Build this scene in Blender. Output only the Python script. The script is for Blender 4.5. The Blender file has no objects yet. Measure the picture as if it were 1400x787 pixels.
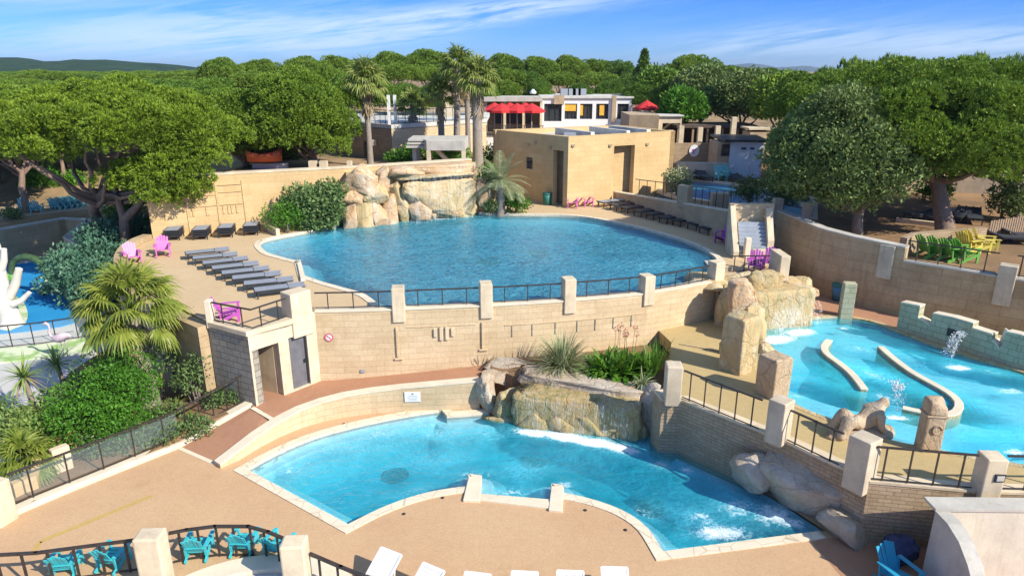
import bpy, math, random
import numpy as np
from mathutils import Vector, Matrix, noise
from mathutils.geometry import delaunay_2d_cdt

R = math.radians
SC = bpy.context.scene
COL = SC.collection

# ------------------------------------------------------------------ camera
CAMZ, PITCH, F = 12.0, R(17.68), 930.0
cam = bpy.data.cameras.new('camera')
cam.lens = F / 1400 * 36
cam.sensor_width = 36
cam.clip_start, cam.clip_end = 0.1, 12000
camo = bpy.data.objects.new('camera', cam)
camo.location = (0, 0, CAMZ)
camo.rotation_euler = (R(90) - PITCH, 0, 0)
COL.objects.link(camo)
SC.camera = camo

# ------------------------------------------------------------------ sun, sky, exposure
SUN_AZ, SUN_EL = R(124), R(35.5)          # azimuth clockwise from +Y
S = Vector((math.sin(SUN_AZ) * math.cos(SUN_EL), math.cos(SUN_AZ) * math.cos(SUN_EL), math.sin(SUN_EL)))
sun = bpy.data.lights.new('sun', 'SUN')
sun.energy = 4.6
sun.angle = R(0.5)
sun.color = (1.0, 0.93, 0.82)
suno = bpy.data.objects.new('sun', sun)
suno.rotation_euler = S.to_track_quat('Z', 'Y').to_euler()
COL.objects.link(suno)

W = bpy.data.worlds.new('World')
SC.world = W
W.use_nodes = True
wn = W.node_tree
for n in list(wn.nodes): wn.nodes.remove(n)
def wnode(t, **k):
    n = wn.nodes.new(t)
    for a, v in k.items(): setattr(n, a, v)
    return n
sky = wnode('ShaderNodeTexSky', sky_type='NISHITA', sun_disc=False, sun_elevation=SUN_EL, sun_rotation=SUN_AZ,
            altitude=0, air_density=1.0, dust_density=0.15, ozone_density=2.5)
hs = wnode('ShaderNodeHueSaturation')
hs.inputs['Saturation'].default_value = 1.0
hs.inputs['Value'].default_value = 1.0
wn.links.new(sky.outputs[0], hs.inputs['Color'])
SKYCOL = hs.outputs[0]
# near the horizon this summer air is a clear saturated blue
# cirrus: noise laid out in azimuth and elevation of the sky itself
tc = wnode('ShaderNodeTexCoord')
sep = wnode('ShaderNodeSeparateXYZ')
wn.links.new(tc.outputs['Generated'], sep.inputs[0])
def wm(op, a, b=None, c=None):
    n = wnode('ShaderNodeMath', operation=op)
    for i, v in enumerate((a, b, c)):
        if v is None: continue
        if isinstance(v, (int, float)): n.inputs[i].default_value = v
        else: wn.links.new(v, n.inputs[i])
    return n.outputs[0]
az = wm('ARCTAN2', sep.outputs[0], sep.outputs[1])
el = wm('ARCSINE', sep.outputs[2])
def comb(x, y, z=0.0):
    n = wnode('ShaderNodeCombineXYZ')
    for i, v in enumerate((x, y, z)):
        if isinstance(v, (int, float)): n.inputs[i].default_value = v
        else: wn.links.new(v, n.inputs[i])
    return n.outputs[0]
def wnoise(vec, scale, detail, rough=0.6, dist=0.0):
    n = wnode('ShaderNodeTexNoise')
    n.inputs['Scale'].default_value = scale
    n.inputs['Detail'].default_value = detail
    n.inputs['Roughness'].default_value = rough
    n.inputs['Distortion'].default_value = dist
    wn.links.new(vec, n.inputs['Vector'])
    return n.outputs['Fac']
def mr(v, a, b, c=0.0, d=1.0):
    n = wnode('ShaderNodeMapRange', interpolation_type='SMOOTHSTEP')
    n.inputs['From Min'].default_value = a; n.inputs['From Max'].default_value = b
    n.inputs['To Min'].default_value = c; n.inputs['To Max'].default_value = d
    wn.links.new(v, n.inputs['Value'])
    return n.outputs[0]
def band(a0, e0, slope, wa, we):
    """a soft elongated wisp centred on azimuth a0, elevation e0 (degrees), rising with slope"""
    da = wm('SUBTRACT', az, R(a0))
    de = wm('SUBTRACT', wm('SUBTRACT', el, R(e0)), wm('MULTIPLY', da, slope))
    q = wm('ADD', wm('POWER', wm('DIVIDE', da, R(wa)), 2.0), wm('POWER', wm('DIVIDE', de, R(we)), 2.0))
    return wm('EXPONENT', wm('MULTIPLY', q, -1.0))
rot_e = wm('SUBTRACT', el, wm('MULTIPLY', az, 0.13))
n1 = wnoise(comb(wm('MULTIPLY', az, 2.2), wm('MULTIPLY', rot_e, 22.0), 3.1), 2.4, 9, 0.62, 0.9)
n2 = wnoise(comb(wm('MULTIPLY', az, 5.0), wm('MULTIPLY', rot_e, 60.0), 7.7), 2.0, 8, 0.65, 1.2)
nn = wm('ADD', wm('MULTIPLY', n1, 0.6), wm('MULTIPLY', n2, 0.4))
streaks = mr(nn, 0.40, 0.70)
wisp = mr(nn, 0.34, 0.60)
bands = band(-3, 4.1, 0.12, 13, 0.75)
for b in (band(-24, 2.6, 0.08, 13, 1.7), band(-33, 5.0, 0.05, 6, 0.7), band(20, 2.2, 0.06, 7, 0.9), band(33, 1.8, 0.04, 8, 0.9), band(-9, 3.1, 0.16, 9, 1.0)):
    bands = wm('ADD', bands, b)
tint = wnode('ShaderNodeMix', data_type='RGBA', blend_type='MULTIPLY')
wn.links.new(mr(el, R(8), R(40), 1.0, 0.0), tint.inputs['Factor'])
wn.links.new(SKYCOL, tint.inputs[6]); 
tcr = wnode('ShaderNodeMix', data_type='RGBA')
wn.links.new(mr(el, R(-1), R(7)), tcr.inputs['Factor'])
tcr.inputs[6].default_value = (0.21, 0.39, 0.80, 1); tcr.inputs[7].default_value = (0.085, 0.27, 0.76, 1)
wn.links.new(tcr.outputs[2], tint.inputs[7])
SKYCOL = tint.outputs[2]
cl = wm('ADD', wm('MULTIPLY', wm('MINIMUM', bands, 1.0), wisp), wm('MULTIPLY', streaks, 0.10))
cl = wm('MINIMUM', wm('MULTIPLY', cl, 0.66), 0.75)
mixc = wnode('ShaderNodeMix', data_type='RGBA')
wn.links.new(cl, mixc.inputs['Factor'])
wn.links.new(SKYCOL, mixc.inputs[6])
mixc.inputs[7].default_value = (3.6, 4.3, 5.4, 1)
bg = wnode('ShaderNodeBackground')
SKY_STRENGTH = 0.15
bg.inputs['Strength'].default_value = SKY_STRENGTH
wn.links.new(mixc.outputs[2], bg.inputs['Color'])
wo = wnode('ShaderNodeOutputWorld')
wn.links.new(bg.outputs[0], wo.inputs['Surface'])

vs = SC.view_settings
vs.view_transform = 'Standard'
vs.look = 'None'
vs.exposure = 0.62
vs.gamma = 1.0
vs.use_curve_mapping = False
SC.render.engine = 'CYCLES'
cy = SC.cycles
cy.max_bounces = 6; cy.diffuse_bounces = 3; cy.glossy_bounces = 3
cy.transmission_bounces = 4; cy.transparent_max_bounces = 24; cy.volume_bounces = 0
cy.caustics_reflective = False; cy.caustics_refractive = False
cy.sample_clamp_indirect = 6
cy.use_denoising = True

# ------------------------------------------------------------------ placing points
cP, sP = math.cos(PITCH), math.sin(PITCH)
def ray(px, py):
    dx = (px - 700) / F; dy = (393.5 - py) / F
    return Vector((dx, cP + dy * sP, -sP + dy * cP))
def P(px, py, z=0.0):
    d = ray(px, py)
    t = (z - CAMZ) / d.z
    return Vector((0, 0, CAMZ)) + d * t
def PY(px, py, y):
    d = ray(px, py)
    return Vector((0, 0, CAMZ)) + d * (y / d.y)
def rowz(py, y):
    d = ray(700, py)
    return CAMZ + d.z / d.y * y
def P2(px, py, z=0.0):
    v = P(px, py, z); return (v.x, v.y)

# ------------------------------------------------------------------ objects
def tag(o, label=None, cat=None, group=None, kind=None):
    if label: o['label'] = label
    if cat: o['category'] = cat
    if group: o['group'] = group
    if kind: o['kind'] = kind
    return o
def empty(name, loc, label, cat, group=None, rz=0.0):
    o = bpy.data.objects.new(name, None)
    o.empty_display_size = 0.2
    COL.objects.link(o)
    o.location = loc
    o.rotation_euler = (0, 0, rz)
    return tag(o, label, cat, group)
def wloc(o):
    v = Vector((0, 0, 0))
    while o: v += Vector(o.location); o = o.parent
    return v
def children_of(o):
    return list(o.children)
def copy_tree(o, parent=None):
    c = o.copy(); COL.objects.link(c)
    if parent is not None: c.parent = parent
    for ch in children_of(o): copy_tree(ch, c)
    return c

class MB:
    """collects faces; build() links them as one mesh object"""
    def __init__(s):
        s.v = []; s.f = []; s.uv = []; s.smooth = []
    def face(s, pts, uv=None, smooth=False):
        i = len(s.v)
        pts = [Vector(p) for p in pts]
        s.v += pts
        s.f.append(tuple(range(i, i + len(pts))))
        s.uv.append(uv); s.smooth.append(smooth)
    def mesh_idx(s, vs_, fs, smooth=False):
        i = len(s.v)
        s.v += [Vector(p) for p in vs_]
        for f in fs:
            s.f.append(tuple(i + k for k in f)); s.uv.append(None); s.smooth.append(smooth)
    def box(s, c, d, rz=0.0, taper=1.0):
        cx, cy_, cz = c; a, b, h = d[0] / 2, d[1] / 2, d[2] / 2
        co, si = math.cos(rz), math.sin(rz)
        vs_ = []
        for z, k in ((-h, 1), (h, taper)):
            for x, y in ((-a, -b), (a, -b), (a, b), (-a, b)):
                vs_.append((cx + (x * co - y * si) * k, cy_ + (x * si + y * co) * k, cz + z))
        s.mesh_idx(vs_, [(3, 2, 1, 0), (4, 5, 6, 7), (0, 1, 5, 4), (1, 2, 6, 5), (2, 3, 7, 6), (3, 0, 4, 7)])
        return s
    def prism(s, poly, z0, z1, top=True, bottom=True):
        """poly: list of (x,y) counter-clockwise or not; z1 may be a list"""
        n = len(poly)
        ar = sum(poly[i][0] * poly[(i + 1) % n][1] - poly[(i + 1) % n][0] * poly[i][1] for i in range(n))
        z1s = z1 if isinstance(z1, (list, tuple)) else [z1] * n
        z0s = z0 if isinstance(z0, (list, tuple)) else [z0] * n
        if ar < 0:
            poly = list(poly)[::-1]; z1s = list(z1s)[::-1]; z0s = list(z0s)[::-1]
        vs_ = [(p[0], p[1], z0s[i]) for i, p in enumerate(poly)] + [(p[0], p[1], z1s[i]) for i, p in enumerate(poly)]
        fs = []
        if bottom: fs.append(tuple(range(n))[::-1])
        if top: fs.append(tuple(range(n, 2 * n)))
        for i in range(n):
            j = (i + 1) % n
            fs.append((i, j, n + j, n + i))
        s.mesh_idx(vs_, fs)
        return s
    def beam(s, p, q, w, h, up=(0, 0, 1)):
        p, q = Vector(p), Vector(q)
        d = (q - p).normalized(); up = Vector(up)
        if abs(d.dot(up)) > 0.99: up = Vector((1, 0, 0))
        x = d.cross(up).normalized() * (w / 2); y = x.cross(d).normalized() * (h / 2)
        vs_ = []
        for c in (p, q):
            vs_ += [c - x - y, c + x - y, c + x + y, c - x + y]
        s.mesh_idx(vs_, [(0, 1, 2, 3), (7, 6, 5, 4), (4, 5, 1, 0), (5, 6, 2, 1), (6, 7, 3, 2), (7, 4, 0, 3)])
        return s
    def tube(s, pts, radii, n=8, smooth=True, caps=True):
        pts = [Vector(p) for p in pts]
        if isinstance(radii, (int, float)): radii = [radii] * len(pts)
        vs_ = []; fs = []
        prev = None
        for i, p in enumerate(pts):
            d = (pts[min(i + 1, len(pts) - 1)] - pts[max(i - 1, 0)]).normalized()
            if prev is None:
                ref = Vector((0, 0, 1)) if abs(d.z) < 0.9 else Vector((1, 0, 0))
                x = d.cross(ref).normalized()
            else:
                x = (prev - d * prev.dot(d)).normalized()
            prev = x
            y = d.cross(x)
            for k in range(n):
                a = 2 * math.pi * k / n
                vs_.append(p + (x * math.cos(a) + y * math.sin(a)) * radii[i])
        for i in range(len(pts) - 1):
            for k in range(n):
                a, b = i * n + k, i * n + (k + 1) % n
                fs.append((a, b, b + n, a + n))
        s.mesh_idx(vs_, fs, smooth)
        if caps:
            s.mesh_idx(vs_[:n], [tuple(range(n))[::-1]]); s.mesh_idx(vs_[-n:], [tuple(range(n))])
        return s
    def lathe(s, prof, c, n=24, smooth=True, cap=True):
        """prof: list of (r, z) from bottom to top"""
        c = Vector(c)
        vs_ = []; fs = []
        for r, z in prof:
            for k in range(n):
                a = 2 * math.pi * k / n
                vs_.append(c + Vector((r * math.cos(a), r * math.sin(a), z)))
        for i in range(len(prof) - 1):
            for k in range(n):
                a, b = i * n + k, i * n + (k + 1) % n
                fs.append((a, b, b + n, a + n))
        s.mesh_idx(vs_, fs, smooth)
        if cap:
            s.mesh_idx(vs_[:n], [tuple(range(n))[::-1]]); s.mesh_idx(vs_[-n:], [tuple(range(n))])
        return s
    def wall(s, p0, p1, z0, z1, t, holes=()):
        """vertical wall from p0 to p1 (xy), thickness t to the LEFT of p0->p1, rectangular holes (u0,u1,za,zb)"""
        p0 = Vector((p0[0], p0[1])); p1 = Vector((p1[0], p1[1]))
        L = (p1 - p0).length; d = (p1 - p0) / L; nrm = Vector((-d.y, d.x))
        us = sorted({0.0, L} | {h[0] for h in holes} | {h[1] for h in holes})
        zs = sorted({z0, z1} | {h[2] for h in holes} | {h[3] for h in holes})
        us = [u for u in us if 0 <= u <= L]; zs = [z for z in zs if z0 <= z <= z1]
        def hole(u, z):
            return any(h[0] < u < h[1] and h[2] < z < h[3] for h in holes)
        def pt(u, z, k):
            q = p0 + d * u + nrm * (t * k)
            return (q.x, q.y, z)
        nu, nz = len(us) - 1, len(zs) - 1
        sol = [[not hole((us[i] + us[i + 1]) / 2, (zs[j] + zs[j + 1]) / 2) for j in range(nz)] for i in range(nu)]
        for i in range(nu):
            for j in range(nz):
                if not sol[i][j]: continue
                a, b, c, e = us[i], us[i + 1], zs[j], zs[j + 1]
                s.face([pt(a, c, 0), pt(b, c, 0), pt(b, e, 0), pt(a, e, 0)])
                s.face([pt(b, c, 1), pt(a, c, 1), pt(a, e, 1), pt(b, e, 1)])
                if i == 0 or not sol[i - 1][j]: s.face([pt(a, c, 1), pt(a, c, 0), pt(a, e, 0), pt(a, e, 1)])
                if i == nu - 1 or not sol[i + 1][j]: s.face([pt(b, c, 0), pt(b, c, 1), pt(b, e, 1), pt(b, e, 0)])
                if j == 0 or not sol[i][j - 1]: s.face([pt(a, c, 1), pt(b, c, 1), pt(b, c, 0), pt(a, c, 0)])
                if j == nz - 1 or not sol[i][j + 1]: s.face([pt(a, e, 0), pt(b, e, 0), pt(b, e, 1), pt(a, e, 1)])
        return s
    def ribbon(s, path, zb, zt, t, smooth=False):
        """wall along an xy path, base heights zb, top heights zt, thickness t to the LEFT; uv by arc length"""
        n = len(path)
        zb = zb if isinstance(zb, (list, tuple)) else [zb] * n
        zt = zt if isinstance(zt, (list, tuple)) else [zt] * n
        pts = [Vector((p[0], p[1])) for p in path]
        left = []
        for i in range(n):
            d = (pts[min(i + 1, n - 1)] - pts[max(i - 1, 0)]).normalized()
            left.append(pts[i] + Vector((-d.y, d.x)) * t)
        u = 0
        def q(v, z): return (v.x, v.y, z)
        for i in range(n - 1):
            L = (pts[i + 1] - pts[i]).length
            a, b, c, e = pts[i], pts[i + 1], left[i], left[i + 1]
            s.face([q(a, zb[i]), q(b, zb[i + 1]), q(b, zt[i + 1]), q(a, zt[i])], [(u, zb[i]), (u + L, zb[i + 1]), (u + L, zt[i + 1]), (u, zt[i])], smooth)
            s.face([q(e, zb[i + 1]), q(c, zb[i]), q(c, zt[i]), q(e, zt[i + 1])], [(u + L, zb[i + 1]), (u, zb[i]), (u, zt[i]), (u + L, zt[i + 1])], smooth)
            s.face([q(a, zt[i]), q(b, zt[i + 1]), q(e, zt[i + 1]), q(c, zt[i])], [(u, 0.07), (u + L, 0.07), (u + L, 0.12), (u, 0.12)])
            s.face([q(c, zb[i]), q(e, zb[i + 1]), q(b, zb[i + 1]), q(a, zb[i])])
            u += L
        s.face([q(left[0], zb[0]), q(pts[0], zb[0]), q(pts[0], zt[0]), q(left[0], zt[0])])
        s.face([q(pts[-1], zb[-1]), q(left[-1], zb[-1]), q(left[-1], zt[-1]), q(pts[-1], zt[-1])])
        return s
    def build(s, name, m, parent=None, bevel=0.0, weld=True, origin=None, subsurf=0, at=None):
        me = bpy.data.meshes.new(name)
        if parent is not None: off = wloc(parent) if at is None else Vector(at)
        elif origin is not None: off = Vector(origin)
        else:
            xs = [v.x for v in s.v]; ys = [v.y for v in s.v]; zs = [v.z for v in s.v]
            off = Vector(((min(xs) + max(xs)) / 2, (min(ys) + max(ys)) / 2, min(zs)))
        loc = Vector((0, 0, 0)) if at is None else Vector(at) - (wloc(parent) if parent else Vector((0, 0, 0)))
        me.from_pydata([tuple(v - off) for v in s.v], [], s.f)
        me.update()
        uvl = me.uv_layers.new(name='UVMap')
        for k, poly in enumerate(me.polygons):
            uv = s.uv[k]
            poly.use_smooth = s.smooth[k]
            nrm = poly.normal
            if uv is None:
                if abs(nrm.z) > 0.7:
                    for li in poly.loop_indices:
                        p = s.v[me.loops[li].vertex_index]; uvl.data[li].uv = (p.x, p.y)
                else:
                    t = Vector((-nrm.y, nrm.x, 0)).normalized()
                    for li in poly.loop_indices:
                        p = s.v[me.loops[li].vertex_index]; uvl.data[li].uv = (p.dot(t), p.z)
            else:
                for li, c in zip(poly.loop_indices, uv): uvl.data[li].uv = c
        me.materials.append(m)
        o = bpy.data.objects.new(name, me)
        COL.objects.link(o)
        if parent is not None: o.parent = parent; o.location = loc
        else: o.location = off
        if weld or bevel:
            w = o.modifiers.new('weld', 'WELD'); w.merge_threshold = 0.0008
        if bevel:
            b = o.modifiers.new('bevel', 'BEVEL'); b.width = bevel; b.segments = 2; b.limit_method = 'ANGLE'; b.angle_limit = R(35)
        if subsurf:
            b = o.modifiers.new('sub', 'SUBSURF'); b.levels = subsurf; b.render_levels = subsurf
        return o

def struct(o): o['kind'] = 'structure'; return o

# ------------------------------------------------------------------ materials
MATS = {}
class NT:
    def __init__(s, name):
        s.m = bpy.data.materials.new(name); s.m.use_nodes = True
        s.t = s.m.node_tree
        s.b = s.t.nodes['Principled BSDF']; s.out = s.t.nodes['Material Output']
        MATS[name] = s.m
    def n(s, t, **k):
        x = s.t.nodes.new(t)
        for a, v in k.items(): setattr(x, a, v)
        return x
    def l(s, a, b): s.t.links.new(a, b)
    def pos(s):
        return s.n('ShaderNodeNewGeometry').outputs['Position']
    def obj(s):
        return s.n('ShaderNodeTexCoord').outputs['Object']
    def uv(s):
        return s.n('ShaderNodeTexCoord').outputs['UV']
    def noise(s, vec, scale, detail=5, rough=0.55, dist=0.0):
        x = s.n('ShaderNodeTexNoise')
        x.inputs['Scale'].default_value = scale; x.inputs['Detail'].default_value = detail
        x.inputs['Roughness'].default_value = rough; x.inputs['Distortion'].default_value = dist
        s.l(vec, x.inputs['Vector'])
        return x.outputs['Fac']
    def rng(s, v, a, b, c=0.0, d=1.0):
        x = s.n('ShaderNodeMapRange')
        x.inputs['From Min'].default_value = a; x.inputs['From Max'].default_value = b
        x.inputs['To Min'].default_value = c; x.inputs['To Max'].default_value = d
        s.l(v, x.inputs['Value'])
        return x.outputs[0]
    def math(s, op, a, b=None):
        x = s.n('ShaderNodeMath', operation=op)
        for i, v in enumerate((a, b)):
            if v is None: continue
            if isinstance(v, (int, float)): x.inputs[i].default_value = v
            else: s.l(v, x.inputs[i])
        return x.outputs[0]
    def mix(s, f, a, b, blend='MIX'):
        x = s.n('ShaderNodeMix', data_type='RGBA', blend_type=blend)
        if isinstance(f, (int, float)): x.inputs[0].default_value = f
        else: s.l(f, x.inputs[0])
        for i, v in ((6, a), (7, b)):
            if isinstance(v, (tuple, list)): x.inputs[i].default_value = (v[0], v[1], v[2], 1)
            else: s.l(v, x.inputs[i])
        return x.outputs[2]
    def ramp(s, f, stops):
        x = s.n('ShaderNodeValToRGB')
        e = x.color_ramp.elements
        e[0].position = stops[0][0]; e[0].color = (*stops[0][1], 1)
        e[1].position = stops[-1][0]; e[1].color = (*stops[-1][1], 1)
        for p, c in stops[1:-1]:
            k = e.new(p); k.color = (*c, 1)
        s.l(f, x.inputs[0])
        return x.outputs[0]
    def bump(s, h, strength, dist=0.02, nrm=None):
        x = s.n('ShaderNodeBump')
        x.inputs['Strength'].default_value = strength; x.inputs['Distance'].default_value = dist
        s.l(h, x.inputs['Height'])
        if nrm is not None: s.l(nrm, x.inputs['Normal'])
        return x.outputs[0]
    def scale(s, vec, k):
        x = s.n('ShaderNodeMapping')
        x.inputs['Scale'].default_value = k
        s.l(vec, x.inputs['Vector'])
        return x.outputs[0]
    def fin(s, col=None, rough=0.8, nrm=None, spec=0.3, metal=0.0):
        if col is not None:
            if isinstance(col, (tuple, list)): s.b.inputs['Base Color'].default_value = (*col, 1)
            else: s.l(col, s.b.inputs['Base Color'])
        if isinstance(rough, (int, float)): s.b.inputs['Roughness'].default_value = rough
        else: s.l(rough, s.b.inputs['Roughness'])
        s.b.inputs['Specular IOR Level'].default_value = spec
        s.b.inputs['Metallic'].default_value = metal
        if nrm is not None: s.l(nrm, s.b.inputs['Normal'])
        return s.m

def m_plain(name, c, rough=0.5, var=0.12, scale=3.0, spec=0.4, metal=0.0):
    t = NT(name)
    f = t.noise(t.obj(), scale, 6, 0.6)
    dark = tuple(x * (1 - var) for x in c); lite = tuple(min(1, x * (1 + var)) for x in c)
    col = t.mix(t.rng(f, 0.3, 0.7), dark, lite)
    return t.fin(col, rough, None, spec, metal)

def m_block(name, c1, c2, cm, bw, bh, mortar=0.012, bump=0.6, stain=0.35, squash=1.0, patch=None, lo=0.5, stainc=(0.55, 0.5, 0.42)):
    """coursed block or brick wall in metres, each block its own shade, with stains running over the courses"""
    t = NT(name)
    uv = t.uv()
    wob = t.n('ShaderNodeVectorMath', operation='ADD')
    nz = t.n('ShaderNodeTexNoise'); nz.inputs['Scale'].default_value = 3.0
    t.l(uv, nz.inputs['Vector'])
    sc = t.n('ShaderNodeVectorMath', operation='SCALE'); sc.inputs['Scale'].default_value = 0.012
    t.l(nz.outputs['Color'], sc.inputs[0]); t.l(uv, wob.inputs[0]); t.l(sc.outputs[0], wob.inputs[1])
    b = t.n('ShaderNodeTexBrick', offset=0.5, squash=squash, squash_frequency=3)
    b.inputs['Scale'].default_value = 1.0
    b.inputs['Brick Width'].default_value = bw; b.inputs['Row Height'].default_value = bh
    b.inputs['Mortar Size'].default_value = mortar; b.inputs['Mortar Smooth'].default_value = 0.3
    b.inputs['Bias'].default_value = 0.0
    b.inputs['Color1'].default_value = (*c1, 1); b.inputs['Color2'].default_value = (*c2, 1); b.inputs['Mortar'].default_value = (*cm, 1)
    t.l(wob.outputs[0], b.inputs['Vector'])
    b2 = t.n('ShaderNodeTexBrick', offset=0.37)
    b2.inputs['Scale'].default_value = 1.0; b2.inputs['Brick Width'].default_value = bw * 1.63; b2.inputs['Row Height'].default_value = bh * 2
    b2.inputs['Mortar Size'].default_value = 0.0
    b2.inputs['Color1'].default_value = (1, 1, 1, 1); b2.inputs['Color2'].default_value = (0.82, 0.79, 0.74, 1); b2.inputs['Mortar'].default_value = (1, 1, 1, 1)
    t.l(wob.outputs[0], b2.inputs['Vector'])
    ps = t.pos()
    big = t.noise(ps, 0.45, 6, 0.6)
    fine = t.noise(ps, 9.0, 6, 0.7)
    col = t.mix(t.rng(fine, 0.3, 0.75, 0.0, 0.55), t.mix(0.55, b.outputs[0], b2.outputs[0], 'MULTIPLY'), t.mix(0.5, c2, (0.8, 0.75, 0.68)), 'MULTIPLY')
    col = t.mix(t.rng(big, 0.42, 0.68, 0.0, stain), col, stainc, 'MULTIPLY')
    drip = t.noise(t.scale(ps, (2.2, 2.2, 0.22)), 1.6, 5, 0.65)
    col = t.mix(t.rng(drip, 0.55, 0.75, 0.0, stain), col, (0.6, 0.55, 0.48), 'MULTIPLY')
    h = t.math('SUBTRACT', t.math('MULTIPLY', fine, 0.5), t.math('MULTIPLY', b.outputs['Fac'], 0.9))
    n1_ = t.bump(h, bump, 0.03)
    return t.fin(col, 0.88, n1_, 0.15)

def m_plaster(name, c, var=0.16, bump=0.35, stain=(0.6, 0.57, 0.5), samt=0.5):
    t = NT(name)
    ps = t.pos()
    f = t.noise(ps, 1.3, 7, 0.65); g = t.noise(ps, 24.0, 5, 0.7)
    col = t.mix(t.rng(f, 0.35, 0.68), tuple(x * (1 + var) for x in c), tuple(x * (1 - var) for x in c))
    col = t.mix(t.rng(g, 0.35, 0.75, 0, 0.35), col, (0.7, 0.68, 0.64), 'MULTIPLY')
    drip = t.noise(t.scale(ps, (3, 3, 0.35)), 1.4, 6, 0.7)
    col = t.mix(t.rng(drip, 0.52, 0.75, 0.0, samt), col, stain, 'MULTIPLY')
    return t.fin(col, 0.85, t.bump(g, bump, 0.012), 0.2)

def m_deck(name, c, c2, speck=0.4):
    """washed-gravel / resin paving: fine speckle and broad worn patches"""
    t = NT(name)
    ps = t.pos()
    sp = t.noise(ps, 17.0, 5, 0.85); md = t.noise(ps, 5.0, 6, 0.7); bg_ = t.noise(ps, 0.35, 6, 0.6)
    col = t.mix(t.rng(bg_, 0.35, 0.65), c, c2)
    col = t.mix(t.rng(md, 0.4, 0.75, 0, 0.28), col, (0.72, 0.64, 0.58), 'MULTIPLY')
    col = t.mix(t.rng(sp, 0.40, 0.64, 0, speck * 1.1), col, (0.60, 0.52, 0.46), 'MULTIPLY')
    v = t.n('ShaderNodeTexVoronoi', feature='F1'); v.inputs['Scale'].default_value = 0.55
    t.l(ps, v.inputs['Vector'])
    st = t.noise(ps, 1.1, 7, 0.7)
    col = t.mix(t.rng(st, 0.58, 0.72, 0, 0.22), col, (0.6, 0.52, 0.46), 'MULTIPLY')
    return t.fin(col, 0.9, t.bump(sp, 0.35, 0.01), 0.15)

def m_rock(name, base, ochre, pale, amt=0.5, green=None):
    t = NT(name)
    ps = t.pos()
    f = t.noise(ps, 0.8, 8, 0.65, 0.6); g = t.noise(t.scale(ps, (1, 1, 0.45)), 2.1, 8, 0.7, 0.8); h = t.noise(ps, 10, 7, 0.72)
    col = t.ramp(f, [(0.30, base), (0.47, ochre), (0.60, base), (0.74, pale)])
    col = t.mix(t.rng(g, 0.45, 0.7, 0, 0.55), col, pale)
    if green: col = t.mix(t.rng(t.noise(t.scale(ps, (1.6, 1.6, 0.4)), 1.7, 6, 0.7), 0.48, 0.62, 0, 0.75), col, green)
    v = t.n('ShaderNodeTexVoronoi', feature='DISTANCE_TO_EDGE'); v.inputs['Scale'].default_value = 0.9
    wv = t.n('ShaderNodeVectorMath', operation='ADD'); nz = t.n('ShaderNodeTexNoise'); nz.inputs['Scale'].default_value = 1.3
    nz.inputs['Detail'].default_value = 6
    t.l(ps, nz.inputs['Vector']); t.l(ps, wv.inputs[0]); t.l(nz.outputs['Color'], wv.inputs[1]); t.l(wv.outputs[0], v.inputs['Vector'])
    crack = t.rng(v.outputs['Distance'], 0.0, 0.035, 1.0, 0.0)
    col = t.mix(t.math('MULTIPLY', crack, 0.22), col, (0.22, 0.15, 0.1), 'MULTIPLY')
    col = t.mix(t.rng(h, 0.35, 0.75, 0, 0.4), col, (0.6, 0.55, 0.5), 'MULTIPLY')
    hh = t.math('SUBTRACT', t.math('ADD', t.math('MULTIPLY', h, 0.5), g), t.math('MULTIPLY', crack, 0.18))
    return t.fin(col, 0.85, t.bump(hh, 0.9, 0.12), 0.2)

def m_leaf(name, stops, trans=0.25, var_scale=0.6, rough=0.55):
    """each leaf island its own shade; broad patches of the crown drift in hue"""
    t = NT(name)
    isl = t.n('ShaderNodeNewGeometry').outputs['Random Per Island']
    oi = t.n('ShaderNodeObjectInfo').outputs['Random']
    f = t.noise(t.pos(), var_scale, 4, 0.6)
    f2 = t.noise(t.pos(), var_scale * 4.5, 3, 0.5)
    k = t.math('ADD', t.math('ADD', t.math('MULTIPLY', isl, 0.36), t.math('MULTIPLY', t.rng(f2, 0.32, 0.68), 0.24)), t.math('ADD', t.math('MULTIPLY', t.rng(f, 0.3, 0.7), 0.28), t.math('MULTIPLY', oi, 0.12)))
    col = t.ramp(k, stops)
    t.fin(col, rough, None, 0.25)
    tr = t.n('ShaderNodeBsdfTranslucent')
    t.l(t.mix(0.5, col, (0.20, 0.26, 0.03)), tr.inputs['Color'])
    mx = t.n('ShaderNodeMixShader'); mx.inputs[0].default_value = trans
    t.l(t.b.outputs[0], mx.inputs[1]); t.l(tr.outputs[0], mx.inputs[2]); t.l(mx.outputs[0], t.out.inputs['Surface'])
    return t.m

def m_bark(name, c1, c2, sc=3.0):
    t = NT(name)
    o = t.pos()
    f = t.noise(t.scale(o, (1, 1, 0.3)), sc * 2, 8, 0.7, 1.0)
    col = t.mix(t.rng(f, 0.3, 0.7), c1, c2)
    return t.fin(col, 0.95, t.bump(f, 0.9, 0.06), 0.1)

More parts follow.
